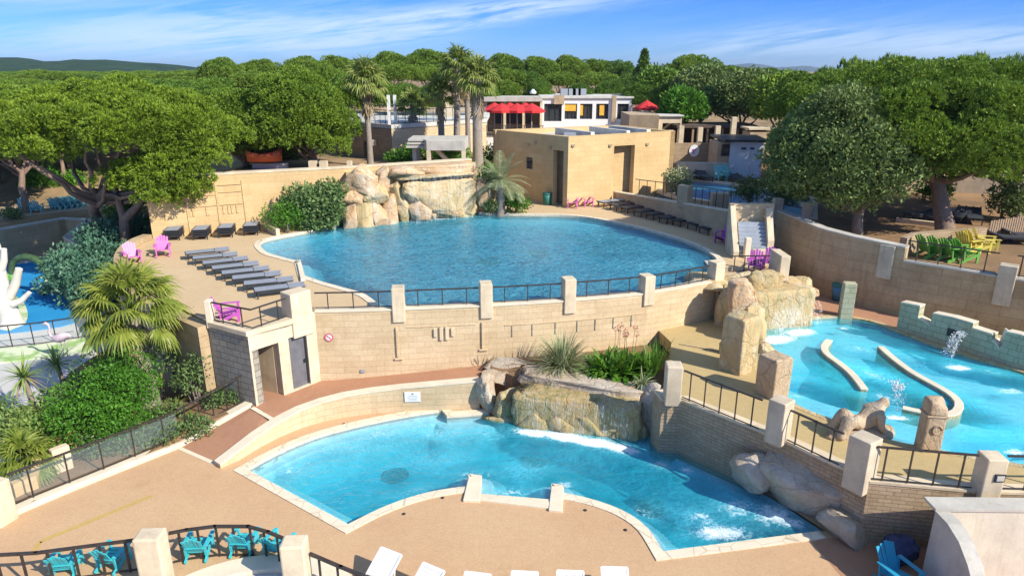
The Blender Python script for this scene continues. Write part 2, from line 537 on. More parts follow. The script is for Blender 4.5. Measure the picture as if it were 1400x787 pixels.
def m_water(name, absorb, dens, ripple=1.0, rscale=1.0, milk=(0.25, 0.72, 0.78), milk_amt=0.4, rough=0.03):
    t = NT(name)
    ps = t.pos()
    w1 = t.noise(t.scale(ps, (1.0, 1.5, 1.0)), 1.9 * rscale, 4, 0.55, 0.8)
    w2 = t.noise(ps, 6.5 * rscale, 3, 0.6, 0.6)
    hgt = t.math('ADD', t.math('MULTIPLY', w1, 1.0), t.math('MULTIPLY', w2, 0.35))
    nb = t.bump(hgt, ripple, 0.16)
    att = t.n('ShaderNodeAttribute', attribute_name='foam').outputs['Fac']
    fn = t.noise(ps, 4.5, 9, 0.78, 1.4)
    fn2 = t.noise(ps, 1.2, 5, 0.6, 0.8)
    thr = t.math('ADD', fn, t.math('MULTIPLY', att, 0.68))
    foam = t.rng(thr, 0.82, 1.10)
    foam = t.math('MULTIPLY', foam, t.rng(att, 0.02, 0.2))
    bub = t.math('MULTIPLY', t.math('MULTIPLY', t.rng(att, 0.0, 0.9), t.rng(fn, 0.3, 0.7)), 0.8)
    deep = t.n('ShaderNodeAttribute', attribute_name='deep').outputs['Fac']
    fr = t.n('ShaderNodeFresnel'); t.l(nb, fr.inputs['Normal'])
    bf = t.n('ShaderNodeNewGeometry').outputs['Backfacing']
    t.l(t.rng(bf, 0, 1, 1.33, 1 / 1.33), fr.inputs['IOR'])
    tp = t.n('ShaderNodeBsdfTransparent')
    # ripple light is painted as a paler net into the milky water colour
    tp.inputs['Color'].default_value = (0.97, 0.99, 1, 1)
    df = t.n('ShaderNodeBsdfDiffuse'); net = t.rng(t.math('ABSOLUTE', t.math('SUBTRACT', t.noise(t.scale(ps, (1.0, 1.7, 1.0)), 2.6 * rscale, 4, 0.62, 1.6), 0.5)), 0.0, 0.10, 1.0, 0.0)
    wide = t.noise(ps, 0.42, 5, 0.6, 1.2)
    mk = t.mix(t.rng(wide, 0.36, 0.66), milk, tuple(min(.95, x * 1.25 + .03) for x in milk))
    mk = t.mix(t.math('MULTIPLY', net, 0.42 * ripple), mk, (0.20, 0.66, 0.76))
    t.l(t.mix(bub, mk, (0.36, 0.80, 0.86)), df.inputs['Color']); t.l(nb, df.inputs['Normal'])
    m0 = t.n('ShaderNodeMixShader')
    base_ = t.math('MULTIPLY', deep, t.rng(fn2, 0.3, 0.75, milk_amt * 0.8, milk_amt * 1.25))
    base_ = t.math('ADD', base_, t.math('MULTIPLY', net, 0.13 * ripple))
    t.l(t.math('MINIMUM', t.math('MAXIMUM', t.math('ADD', base_, bub), 0.02), 0.92), m0.inputs[0])
    t.l(tp.outputs[0], m0.inputs[1]); t.l(df.outputs[0], m0.inputs[2])
    gl = t.n('ShaderNodeBsdfGlossy'); gl.inputs['Roughness'].default_value = rough; t.l(nb, gl.inputs['Normal'])
    m1 = t.n('ShaderNodeMixShader'); t.l(fr.outputs[0], m1.inputs[0]); t.l(m0.outputs[0], m1.inputs[1]); t.l(gl.outputs[0], m1.inputs[2])
    fd = t.n('ShaderNodeBsdfDiffuse'); fd.inputs['Color'].default_value = (0.82, 0.88, 0.9, 1)
    m2 = t.n('ShaderNodeMixShader'); t.l(foam, m2.inputs[0]); t.l(m1.outputs[0], m2.inputs[1]); t.l(fd.outputs[0], m2.inputs[2])
    t.l(m2.outputs[0], t.out.inputs['Surface'])
    va = t.n('ShaderNodeVolumeAbsorption'); va.inputs['Color'].default_value = (*absorb, 1); va.inputs['Density'].default_value = dens
    t.l(va.outputs[0], t.out.inputs['Volume'])
    t.t.nodes.remove(t.b)
    return t.m

def m_basin(name, c, tile=0.0, c2=None):
    t = NT(name)
    ps = t.pos()
    # ripple light painted into the floor colour as soft paler patches
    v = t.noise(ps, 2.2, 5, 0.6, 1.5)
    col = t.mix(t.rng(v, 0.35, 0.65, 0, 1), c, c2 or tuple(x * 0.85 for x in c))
    return t.fin(col, 0.6, None, 0.2)

def m_fall(name, tint=(0.85, 0.92, 0.95), dens=0.5):
    t = NT(name)
    uv = t.uv()
    f = t.noise(t.scale(uv, (11, 0.16, 1)), 2.0, 4, 0.6, 0.15)
    tp = t.n('ShaderNodeBsdfTransparent')
    t.fin(tint, 0.25, None, 0.5)
    mx = t.n('ShaderNodeMixShader'); t.l(t.rng(f, 0.50, 0.82, 0.0, dens), mx.inputs[0])
    t.l(tp.outputs[0], mx.inputs[1]); t.l(t.b.outputs[0], mx.inputs[2]); t.l(mx.outputs[0], t.out.inputs['Surface'])
    return t.m

def m_glass(name, tint, op=0.35, rough=0.05):
    t = NT(name)
    t.fin(tint, rough, None, 0.6)
    tp = t.n('ShaderNodeBsdfTransparent')
    mx = t.n('ShaderNodeMixShader'); mx.inputs[0].default_value = op
    t.l(tp.outputs[0], mx.inputs[1]); t.l(t.b.outputs[0], mx.inputs[2]); t.l(mx.outputs[0], t.out.inputs['Surface'])
    return t.m

CREAM = (0.56, 0.45, 0.30)
M = {}
M['stone'] = m_block('cream_stone', (0.71, 0.57, 0.37), (0.65, 0.51, 0.32), (0.56, 0.43, 0.265), 0.62, 0.235, 0.008, 0.5, 0.28)
M['stone_gold'] = m_block('golden_stone', (0.70, 0.52, 0.28), (0.65, 0.475, 0.245), (0.56, 0.40, 0.20), 0.9, 0.33, 0.007, 0.35, 0.2)
M['brick'] = m_block('small_stone_brick', (0.53, 0.41, 0.275), (0.45, 0.34, 0.22), (0.34, 0.255, 0.165), 0.36, 0.115, 0.009, 0.8, 0.3)
M['greystone'] = m_block('grey_rough_block', (0.42, 0.39, 0.33), (0.36, 0.335, 0.28), (0.25, 0.23, 0.19), 0.42, 0.24, 0.014, 1.0, 0.4)
M['backwall'] = m_block('weathered_wall', (0.58, 0.45, 0.28), (0.52, 0.40, 0.245), (0.40, 0.30, 0.18), 1.5, 0.42, 0.01, 0.45, 0.6)
M['mossy'] = m_block('mossy_stone', (0.56, 0.54, 0.37), (0.49, 0.48, 0.33), (0.36, 0.35, 0.23), 0.5, 0.24, 0.012, 0.7, 0.3)
M['cream'] = m_plaster('cream_render', (0.64, 0.53, 0.365))
M['cream_clean'] = m_plaster('cream_coping', (0.71, 0.62, 0.46), 0.08, 0.25, (0.75, 0.7, 0.6), 0.35)
t = NT('jointed_coping'); ps = t.pos(); g = t.noise(ps, 24, 5, .7); f = t.noise(ps, 1.5, 6, .65)
v = t.n('ShaderNodeTexVoronoi', feature='DISTANCE_TO_EDGE'); v.inputs['Scale'].default_value = 1.5; v.inputs['Randomness'].default_value = 0.8; t.l(ps, v.inputs['Vector'])
col = t.mix(t.rng(f, .35, .68), (0.76, 0.66, 0.49), (0.66, 0.57, 0.42)); col = t.mix(t.rng(v.outputs['Distance'], 0, .022, .6, 0), col, (0.4, 0.32, 0.24), 'MULTIPLY')
M['coping'] = t.fin(t.mix(t.rng(g, .4, .75, 0, .3), col, (.7, .66, .6), 'MULTIPLY'), .85, t.bump(g, .3, .01), .2)
M['greycap'] = m_plaster('grey_concrete', (0.50, 0.47, 0.40), 0.14, 0.4)
M['roof'] = m_plaster('pale_roof', (0.58, 0.56, 0.50), 0.15)
M['whitewall'] = m_plaster('white_wall', (0.66, 0.59, 0.46), 0.12)
M['tan'] = m_plaster('tan_render', (0.46, 0.35, 0.22))
M['bluewall'] = m_plaster('pale_blue_wall', (0.60, 0.68, 0.76), 0.05)
M['deck'] = m_deck('orange_deck', (0.60, 0.41, 0.235), (0.555, 0.36, 0.205))
M['deck_up'] = m_deck('sand_deck', (0.58, 0.43, 0.25), (0.62, 0.47, 0.28), 0.3)
M['walk'] = m_deck('red_walkway', (0.45, 0.245, 0.145), (0.40, 0.215, 0.13), 0.3)
M['plateau'] = m_deck('ochre_deck', (0.52, 0.40, 0.19), (0.47, 0.36, 0.175), 0.35)
M['pale'] = m_deck('pale_paving', (0.56, 0.55, 0.52), (0.48, 0.48, 0.46), 0.3)
M['soil'] = m_deck('soil', (0.30, 0.19, 0.11), (0.22, 0.14, 0.08), 0.6)
M['forest_floor'] = m_deck('pine_floor', (0.40, 0.25, 0.13), (0.24, 0.16, 0.09), 0.6)
M['sandy'] = m_deck('sandy_ground', (0.52, 0.42, 0.30), (0.42, 0.33, 0.22), 0.5)
M['rock'] = m_rock('ochre_rock', (0.66, 0.50, 0.33), (0.60, 0.38, 0.19), (0.76, 0.66, 0.51))
M['rock_grey'] = m_rock('grey_rock', (0.56, 0.48, 0.37), (0.52, 0.40, 0.27), (0.66, 0.58, 0.46))
M['rock_wet'] = m_rock('wet_mossy_rock', (0.52, 0.42, 0.25), (0.48, 0.34, 0.14), (0.60, 0.52, 0.37), green=(0.26, 0.25, 0.09))
M['rock_gold'] = m_rock('golden_rock', (0.64, 0.51, 0.31), (0.60, 0.42, 0.19), (0.72, 0.63, 0.46), green=(0.42, 0.37, 0.18))
M['sculpt'] = m_rock('carved_stone', (0.56, 0.44, 0.30), (0.52, 0.37, 0.22), (0.64, 0.54, 0.39))
M['rail'] = m_plain('dark_rail_paint', (0.045, 0.036, 0.03), 0.45, 0.3, 6)
M['dark'] = m_plain('dark_metal', (0.03, 0.032, 0.035), 0.5)
M['greydoor'] = m_plain('grey_door', (0.13, 0.13, 0.14), 0.6, 0.2)
M['sling_grey'] = m_plain('grey_sling', (0.26, 0.28, 0.31), 0.7, 0.1)
M['sling_dark'] = m_plain('dark_sling', (0.05, 0.055, 0.065), 0.6, 0.15)
M['white_plastic'] = m_plain('white_plastic', (0.78, 0.76, 0.72), 0.4, 0.05)
M['turq'] = m_plain('turquoise_plastic', (0.05, 0.46, 0.50), 0.4, 0.12)
M['teal_deep'] = m_plain('deep_turquoise_plastic', (0.02, 0.30, 0.45), 0.4, 0.1)
M['turq_pale'] = m_plain('pale_turquoise_plastic', (0.20, 0.52, 0.52), 0.5, 0.1)
M['pink'] = m_plain('pink_plastic', (0.62, 0.16, 0.42), 0.45, 0.15)
M['magenta'] = m_plain('magenta_plastic', (0.46, 0.09, 0.40), 0.45, 0.15)
M['green_plastic'] = m_plain('green_plastic', (0.13, 0.36, 0.06), 0.45, 0.15)
M['yellow_plastic'] = m_plain('yellow_plastic', (0.62, 0.52, 0.10), 0.45, 0.12)
M['red'] = m_plain('red_canvas', (0.55, 0.03, 0.03), 0.8, 0.15)
M['orange'] = m_plain('orange_plastic', (0.60, 0.14, 0.05), 0.5, 0.15)
M['bin_green'] = m_plain('green_bin', (0.03, 0.17, 0.13), 0.5)
M['bin_blue'] = m_plain('blue_bin', (0.05, 0.17, 0.26), 0.5)
M['white'] = m_plain('white_paint', (0.76, 0.75, 0.72), 0.5, 0.06)
M['sign_red'] = m_plain('sign_red', (0.60, 0.13, 0.17), 0.5, 0.05)
M['sign_grey'] = m_plain('sign_grey_ink', (0.30, 0.32, 0.34), 0.6, 0.05)
M['yellow_line'] = m_deck('worn_yellow_paint', (0.56, 0.40, 0.12), (0.52, 0.36, 0.14), 0.45)
M['navy'] = m_plain('navy_fabric', (0.035, 0.045, 0.10), 0.85, 0.3)
M['blue_floor'] = m_deck('blue_painted_floor', (0.02, 0.24, 0.52), (0.03, 0.30, 0.60), 0.15)
M['pinkstone'] = m_plain('flamingo_paint', (0.55, 0.44, 0.46), 0.6, 0.2, 5)
M['whitestone'] = m_plaster('white_sculpture', (0.66, 0.62, 0.52), 0.14, 0.6)
M['wallgrey'] = m_plaster('weathered_pillar', (0.55, 0.46, 0.33), 0.18, 0.4)
M['snake'] = m_plain('snake_green', (0.05, 0.10, 0.04), 0.5, 0.6, 2.5)
M['glass'] = m_glass('dark_window_glass', (0.04, 0.05, 0.055), 0.92)
M['railglass'] = m_glass('clear_rail_glass', (0.45, 0.55, 0.55), 0.08)
M['railglass_blue'] = m_glass('blue_rail_glass', (0.25, 0.55, 0.62), 0.45)
M['wood'] = m_plain('weathered_wood', (0.30, 0.21, 0.13), 0.8, 0.3, 8)
M['thatch'] = m_plain('dark_screen', (0.10, 0.075, 0.055), 0.9, 0.3, 5)
M['yellow_blind'] = m_plain('yellow_panel', (0.75, 0.42, 0.05), 0.6, 0.15)  # plain yellow for the restaurant blinds
M['stairgrey'] = m_plaster('grey_blue_steps', (0.36, 0.40, 0.44), 0.12)
M['bark_pine'] = m_bark('pine_bark', (0.19, 0.125, 0.09), (0.33, 0.24, 0.18))
M['bark_grey'] = m_bark('grey_bark', (0.16, 0.13, 0.10), (0.30, 0.26, 0.21))
M['bark_palm'] = m_bark('palm_bark', (0.22, 0.18, 0.14), (0.38, 0.33, 0.27), 6)
M['pine'] = m_leaf('pine_needles_bright', [(0.0, (0.055, 0.10, 0.012)), (0.45, (0.165, 0.26, 0.02)), (0.8, (0.31, 0.42, 0.035)), (1.0, (0.45, 0.52, 0.06))], 0.22)
M['pine_mid'] = m_leaf('pine_needles', [(0.0, (0.052, 0.108, 0.016)), (0.5, (0.161, 0.265, 0.028)), (0.85, (0.284, 0.392, 0.038)), (1.0, (0.451, 0.491, 0.063))], 0.22, 0.3)
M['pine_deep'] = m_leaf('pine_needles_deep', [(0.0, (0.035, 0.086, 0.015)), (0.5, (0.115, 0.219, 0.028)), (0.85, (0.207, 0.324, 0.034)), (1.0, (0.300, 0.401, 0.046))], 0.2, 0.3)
M['oak'] = m_leaf('oak_leaves', [(0.0, (0.035, 0.06, 0.018)), (0.5, (0.13, 0.19, 0.05)), (0.85, (0.23, 0.30, 0.09)), (1.0, (0.32, 0.38, 0.14))], 0.15, 0.5, 0.6)
M['bush'] = m_leaf('bush_leaves', [(0.0, (0.027, 0.095, 0.011)), (0.5, (0.081, 0.230, 0.020)), (0.85, (0.149, 0.351, 0.027)), (1.0, (0.257, 0.446, 0.054))], 0.25, 0.8)
M['oleander'] = m_leaf('oleander_leaves', [(0.0, (0.042, 0.084, 0.028)), (0.5, (0.126, 0.210, 0.063)), (1.0, (0.280, 0.364, 0.140))], 0.2, 0.8)
M['bluebush'] = m_leaf('blue_green_leaves', [(0.0, (0.021, 0.070, 0.042)), (0.5, (0.084, 0.196, 0.119)), (0.9, (0.196, 0.336, 0.224)), (1.0, (0.308, 0.448, 0.308))], 0.12, 0.6, 0.4)
M['palmleaf'] = m_leaf('fan_palm_leaf', [(0.0, (0.06, 0.10, 0.015)), (0.4, (0.16, 0.22, 0.03)), (0.75, (0.30, 0.33, 0.06)), (1.0, (0.46, 0.42, 0.12))], 0.28, 0.9, 0.4)
M['palm_far'] = m_leaf('tall_palm_leaf', [(0.0, (0.070, 0.112, 0.021)), (0.5, (0.196, 0.252, 0.049)), (1.0, (0.476, 0.462, 0.154))], 0.25, 0.6)
M['deadleaf'] = m_leaf('dry_palm_leaf', [(0.0, (0.16, 0.11, 0.06)), (0.5, (0.32, 0.24, 0.13)), (1.0, (0.48, 0.40, 0.24))], 0.1)
M['yucca'] = m_leaf('yucca_leaf', [(0.0, (0.070, 0.126, 0.028)), (0.5, (0.210, 0.308, 0.070)), (1.0, (0.532, 0.560, 0.182))], 0.2)
M['grey_grass'] = m_leaf('grey_green_blade', [(0.0, (0.140, 0.168, 0.070)), (0.5, (0.294, 0.336, 0.168)), (1.0, (0.588, 0.588, 0.378))], 0.15)
M['agap'] = m_leaf('glossy_green_leaf', [(0.0, (0.03, 0.09, 0.01)), (0.5, (0.09, 0.22, 0.02)), (1.0, (0.19, 0.36, 0.05))], 0.25, 1.0, 0.35)
M['pampas'] = m_leaf('dry_reed', [(0.0, (0.18, 0.11, 0.05)), (1.0, (0.40, 0.28, 0.14))], 0.2)
M['flower'] = m_leaf('flower_red', [(0.0, (0.45, 0.08, 0.05)), (1.0, (0.55, 0.20, 0.18))], 0.2)
M['flower_pink'] = m_leaf('flower_pink', [(0.0, (0.55, 0.15, 0.30)), (1.0, (0.70, 0.38, 0.48))], 0.2)

# ================================================================== builders
def quads_mesh(name, V, m, parent=None, off=(0, 0, 0), loc=None, tris=False):
    """V: numpy (n, k, 3) loose faces of k corners"""
    n, k = V.shape[0], V.shape[1]
    me = bpy.data.meshes.new(name)
    pts = (V.reshape(-1, 3) - np.array(off)).astype(np.float32)
    me.vertices.add(n * k); me.vertices.foreach_set('co', pts.ravel())
    me.loops.add(n * k); me.loops.foreach_set('vertex_index', np.arange(n * k, dtype=np.int32))
    me.polygons.add(n)
    me.polygons.foreach_set('loop_start', np.arange(0, n * k, k, dtype=np.int32))
    me.polygons.foreach_set('loop_total', np.full(n, k, dtype=np.int32))
    me.update(); me.validate()
    me.materials.append(m)
    o = bpy.data.objects.new(name, me); COL.objects.link(o)
    if parent is not None: o.parent = parent
    if loc is not None: o.location = loc
    return o

def unit(v): return v / np.maximum(np.linalg.norm(v, axis=-1, keepdims=True), 1e-9)

def leaves_on(c, r, n, size, rng, up=0.25, shell=0.35, aspect=0.5, radial=0.6, low=-0.35):
    """n leaf quads on the outside of an ellipsoid clump"""
    u = unit(rng.normal(size=(int(n * 1.8) + 8, 3)))
    u = u[u[:, 2] > low + rng.uniform(-.2, .2, len(u))][:n]
    n = len(u)
    rad = 1 - shell * rng.random(n) ** 1.6
    p = np.array(c) + u * np.array(r) * rad[:, None]
    axis = unit(u * radial + rng.normal(size=(n, 3)) * 0.55 + np.array([0, 0, up]))
    side = unit(np.cross(axis, unit(rng.normal(size=(n, 3)) + 0.4 * u)))
    s = size * rng.uniform(0.6, 1.3, n)[:, None]
    a, b = axis * s, side * s * aspect
    return np.stack([p - b * .35, p + a * .5 - b * .5, p + a, p + a * .5 + b * .5], axis=1)

def tufts_on(c, r, n, size, rng, k=7, low=-0.25, aspect=0.13):
    """needle tufts: k narrow blades fan out of each point on a clump"""
    u = unit(rng.normal(size=(int(n * 1.9) + 8, 3)))
    u = u[u[:, 2] > low + rng.uniform(-.2, .2, len(u))][:n]
    n = len(u)
    rad = 1 - 0.22 * rng.random(n) ** 2
    p = np.array(c) + u * np.array(r) * rad[:, None]
    P_ = np.repeat(p, k, axis=0); U = np.repeat(u, k, axis=0)
    ax = unit(U * 0.9 + rng.normal(size=(n * k, 3)) * 0.55 + np.array([0, 0, .45]))
    sd = unit(np.cross(ax, rng.normal(size=(n * k, 3))))
    s = size * rng.uniform(0.7, 1.25, n * k)[:, None]
    a, b = ax * s, sd * s * aspect
    return np.stack([P_ - b * .6, P_ + a * .55 - b, P_ + a, P_ + a * .55 + b], axis=1)

def dome_clumps(cx, cy, cz, rx, ry, rz, n, cr, rng, flat=0.35, low=-0.1, inner=0.18):
    """puffs spread over a flattened dome, uneven, with gaps"""
    out = []
    g = math.pi * (3 - math.sqrt(5))
    for i in range(n):
        z = 1 - (i + 0.5) / n * (1 - low)
        rr = math.sqrt(max(0, 1 - z * z)); a = i * g + rng.uniform(-.35, .35)
        k = rng.uniform(0.76, 1.08)
        x, y = math.cos(a) * rr, math.sin(a) * rr
        s = cr * rng.uniform(0.65, 1.35)
        out.append(((cx + x * rx * k, cy + y * ry * k, cz + z * rz * k), (s, s, s * rng.uniform(.62, .85))))
    for i in range(int(n * inner)):
        a = rng.uniform(0, 6.283); q = math.sqrt(rng.random()) * .7
        out.append(((cx + math.cos(a) * q * rx, cy + math.sin(a) * q * ry, cz + rng.uniform(-.15, .35) * rz), (cr * 1.2,) * 2 + (cr * .8,)))
    return out

def crown(name, clumps, dens, size, m, parent, rng, kind='tuft', off=(0, 0, 0), k=7):
    parts = []
    for c, r in clumps:
        area = r[0] * r[1]
        n = max(6, int(dens * area))
        parts.append(tufts_on(c, r, n, size, rng, k=k) if kind == 'tuft' else leaves_on(c, r, n, size, rng))
    return quads_mesh(name, np.concatenate(parts), m, parent, off)

def limb_path(p, q, rng, sag=0.0, n=6, wob=0.12):
    p, q = Vector(p), Vector(q); L = (q - p).length
    pts = []
    for i in range(n + 1):
        t = i / n
        v = p.lerp(q, t)
        w = math.sin(t * math.pi) * wob * L
        v += Vector((rng.uniform(-1, 1), rng.uniform(-1, 1), rng.uniform(-.4, .4))) * w * .5 + Vector((0, 0, sag * math.sin(t * math.pi) * L))
        pts.append(v)
    return pts

def pine_tree(base, crown_c, rx, ry, rz, label, group=None, n=60, cr=1.1, dens=120, size=0.32, seed=1, mat='pine_mid', tr=0.3,
              extra=(), limbs=9, cat='pine tree', name='umbrella_pine', k=7, low=-0.1, barkm='bark_pine', kind='tuft', forks=None, trunkpath=None):
    rng = np.random.default_rng(seed)
    base = Vector(base)
    root = empty(name, base, label, cat, group)
    rz = max(rz - .7 * cr - .3 * size, .6); rx -= .7 * cr; ry -= .7 * cr
    cl = dome_clumps(*crown_c, rx, ry, rz, n, cr, rng, low=low)
    for e in extra: cl += dome_clumps(*e[0], *e[1], e[2], e[3], rng, low=-0.6)
    crown('crown', cl, dens, size, M[mat], root, rng, kind, off=base, k=k)
    mb = MB()
    top = Vector(crown_c) + Vector((0, 0, -rz * .25))
    fork = base.lerp(top, 0.62) if forks is None else Vector(forks)
    tp = trunkpath or limb_path(base - Vector((0, 0, .3)), fork, rng, 0, 7, 0.06)
    mb.tube(tp, [tr * (1.25 - .55 * i / (len(tp) - 1)) for i in range(len(tp))], 10)
    for i in range(limbs):
        c, r = cl[int(rng.integers(0, len(cl)))]
        pth = limb_path(fork - Vector((0, 0, rng.uniform(0, .8))), Vector(c) - Vector((0, 0, r[2] * .3)), rng, -.06, 6, 0.10)
        mb.tube(pth, [tr * .55 * (1 - .8 * j / 6) for j in range(7)], 6)
    mb.build('trunk', M[barkm], root, weld=False)
    return root

def bush(base, blobs, label, cat='bush', name='bush', mat='bush', dens=420, size=0.16, seed=1, group=None, stem=True, flower=None):
    """blobs: list of (dx,dy,z, rx,ry,rz)"""
    rng = np.random.default_rng(seed)
    base = Vector(base)
    root = empty(name, base, label, cat, group)
    parts = []
    for b in blobs:
        c = (base.x + b[0], base.y + b[1], base.z + b[2])
        for (cc, rr) in dome_clumps(*c, b[3] * .8, b[4] * .8, b[5] * .8, 22, max(b[3], b[5]) * .36, rng, low=-.85, inner=.3):
            parts.append(leaves_on(cc, rr, int(dens * rr[0] * rr[1]) + 8, size, rng, aspect=.45, low=-.9))
    quads_mesh('foliage', np.concatenate(parts), M[mat], root, base)
    if flower:
        fp = []
        for b in blobs:
            c = np.array((base.x + b[0], base.y + b[1], base.z + b[2]))
            u = unit(rng.normal(size=(flower[1], 3))); u = u[u[:, 2] > -.2]
            for q in u:
                fp.append(leaves_on(c + q * np.array(b[3:6]), (.07, .07, .07), 7, .09, rng, low=-1))
        quads_mesh('flowers', np.concatenate(fp), M[flower[0]], root, base)
    if stem:
        mb = MB()
        for b in blobs:
            for j in range(3):
                a = rng.uniform(0, 6.28)
                mb.tube(limb_path(base + Vector((b[0] * .5 + .1 * math.cos(a), b[1] * .5 + .1 * math.sin(a), -.1)),
                                  base + Vector((b[0] + .3 * b[3] * math.cos(a), b[1] + .3 * b[4] * math.sin(a), b[2])), rng, 0, 4, .1), [.05, .045, .035, .03, .02], 6)
        mb.build('stem', M['bark_grey'], root, weld=False)
    return root

def blade_strip(p, d, L, w, droop, n=4, fold=0.0):
    """a curved strap leaf as n quads; returns list of quads"""
    out = []
    d = Vector(d).normalized()
    side = d.cross(Vector((0, 0, 1)))
    side = side.normalized() if side.length > 1e-3 else Vector((1, 0, 0))
    pts = []
    cur = Vector(p); dd = d.copy()
    for i in range(n + 1):
        pts.append(cur.copy())
        dd = (dd + Vector((0, 0, -droop / n))).normalized()
        cur = cur + dd * (L / n)
    for i in range(n):
        w0 = w * (1 - (i / n) ** 2 * .9) * (0.6 + .4 * min(1, i * 2)); w1 = w * (1 - ((i + 1) / n) ** 2 * .97)
        out.append([pts[i] - side * w0, pts[i] + side * w0, pts[i + 1] + side * w1, pts[i + 1] - side * w1])
    return out

def strips_to_obj(name, strips, m, parent, off):
    """strips: list of lists of quads -> connected islands per strip"""
    mb = MB()
    for st in strips:
        vs_ = []; fs = []
        for i, q in enumerate(st):
            if i == 0: vs_ += [q[0], q[1]]
            vs_ += [q[3], q[2]]
            fs.append((2 * i, 2 * i + 1, 2 * i + 3, 2 * i + 2))
        mb.mesh_idx(vs_, fs, False)
    return mb.build(name, m, parent, weld=False)

def strap_plant(base, n, L, w, label, cat, name, mat, seed=1, tilt=(25, 85), droop=1.0, spread=0.15, trunk=None, group=None, second=None):
    rnd = random.Random(seed)
    base = Vector(base)
    root = empty(name, base, label, cat, group)
    top = base
    if trunk:
        top = base + Vector((rnd.uniform(-.1, .1), rnd.uniform(-.1, .1), trunk))
        MB().tube([base - Vector((0, 0, .1)), base.lerp(top, .5), top], [.11, .09, .09], 8).build('trunk', M['bark_palm'], root, weld=False)
    st = []; st2 = []
    for i in range(n):
        a = rnd.uniform(0, 6.283); e = R(rnd.uniform(*tilt))
        d = Vector((math.cos(a) * math.cos(e), math.sin(a) * math.cos(e), math.sin(e)))
        p = top + Vector((math.cos(a), math.sin(a), 0)) * rnd.uniform(0, spread)
        (st2 if second and e < R(second[1]) else st).append(blade_strip(p, d, L * rnd.uniform(.65, 1.15), w * rnd.uniform(.7, 1.2), droop * rnd.uniform(.6, 1.3), 5))
    strips_to_obj('leaves', st, M[mat], root, base)
    if st2: strips_to_obj('dry_leaves', st2, M[second[0]], root, base)
    return root

def fan_frond(p, az_, el_, pet, fan, nl, rnd, w=0.045):
    """petiole then a folded fan of blades whose tips droop"""
    d = Vector((math.cos(az_) * math.cos(el_), math.sin(az_) * math.cos(el_), math.sin(el_)))
    mid = p + d * pet * .5 + Vector((0, 0, -.02 * pet)); hub = p + d * pet + Vector((0, 0, -.10 * pet))
    dd = (hub - mid).normalized()
    side = dd.cross(Vector((0, 0, 1))).normalized(); upv = side.cross(dd).normalized()
    roll = rnd.uniform(-.5, .5); s2 = side * math.cos(roll) + upv * math.sin(roll)
    st = [[[p - side * .03, p + side * .03, mid + side * .02, mid - side * .02], [mid - side * .02, mid + side * .02, hub + side * .014, hub - side * .014]]]
    for i in range(nl):
        t = (i + .5) / nl * 2 - 1
        an = t * R(112)
        bd = dd * math.cos(an) + s2 * math.sin(an) - upv * .18 * abs(t)
        L = fan * (1 - .28 * abs(t)) * rnd.uniform(.88, 1.08)
        # blade width lies in the fan's own plane
        wd = (-dd * math.sin(an) + s2 * math.cos(an)) * w + upv * (w * .5 if i % 2 else -w * .5)
        q = []; cur = hub.copy(); b = bd.normalized()
        pts = [cur.copy()]
        for k_ in range(4):
            b = (b + Vector((0, 0, -.10 - .16 * k_))).normalized(); cur = cur + b * (L / 4); pts.append(cur.copy())
        ws = [.35, 1.0, .9, .5, .06]
        for k_ in range(4):
            q.append([pts[k_] - wd * ws[k_], pts[k_] + wd * ws[k_], pts[k_ + 1] + wd * ws[k_ + 1], pts[k_ + 1] - wd * ws[k_ + 1]])
        st.append(q)
    return st

def fan_palm(base, trunk_h, label, group=None, nf=34, pet=.9, fan=.9, nl=22, seed=1, mat='palmleaf', tr=.2, lean=(0, 0), dead=14, low=-35, skirt=0.0, w=.045, name='fan_palm'):
    rnd = random.Random(seed)
    base = Vector(base); top = base + Vector((lean[0], lean[1], trunk_h))
    root = empty(name, base, label, 'palm tree', group)
    mb = MB()
    pts = [base - Vector((0, 0, .3)), base.lerp(top, .33) + Vector((.05 * lean[0], 0, 0)), base.lerp(top, .7), top]
    mb.tube(pts, [tr * 1.35, tr * 1.05, tr * .95, tr * .9], 12)
    if skirt:
        pass
    mb.build('trunk', M['bark_palm'], root, weld=False)
    st = []
    for i in range(nf):
        e = R(low + (88 - low) * ((i + .5) / nf)); a = i * 2.39996 + rnd.uniform(-.3, .3)
        st += fan_frond(top + Vector((0, 0, rnd.uniform(-.1, .15))), a, e, pet * rnd.uniform(.85, 1.15), fan * rnd.uniform(.85, 1.1), nl, rnd, w)
    strips_to_obj('crown', st, M[mat], root, base)
    if dead:
        st = []
        for i in range(dead):
            a = i * 2.39996; e = R(rnd.uniform(-80, -50))
            z = rnd.uniform(0, skirt) if skirt else 0
            st += fan_frond(top + Vector((0, 0, -.1 - z)), a, e, pet * .45, fan * .75, max(8, nl // 2), rnd, w)
        strips_to_obj('dry_skirt', st, M['deadleaf'], root, base)
    return root

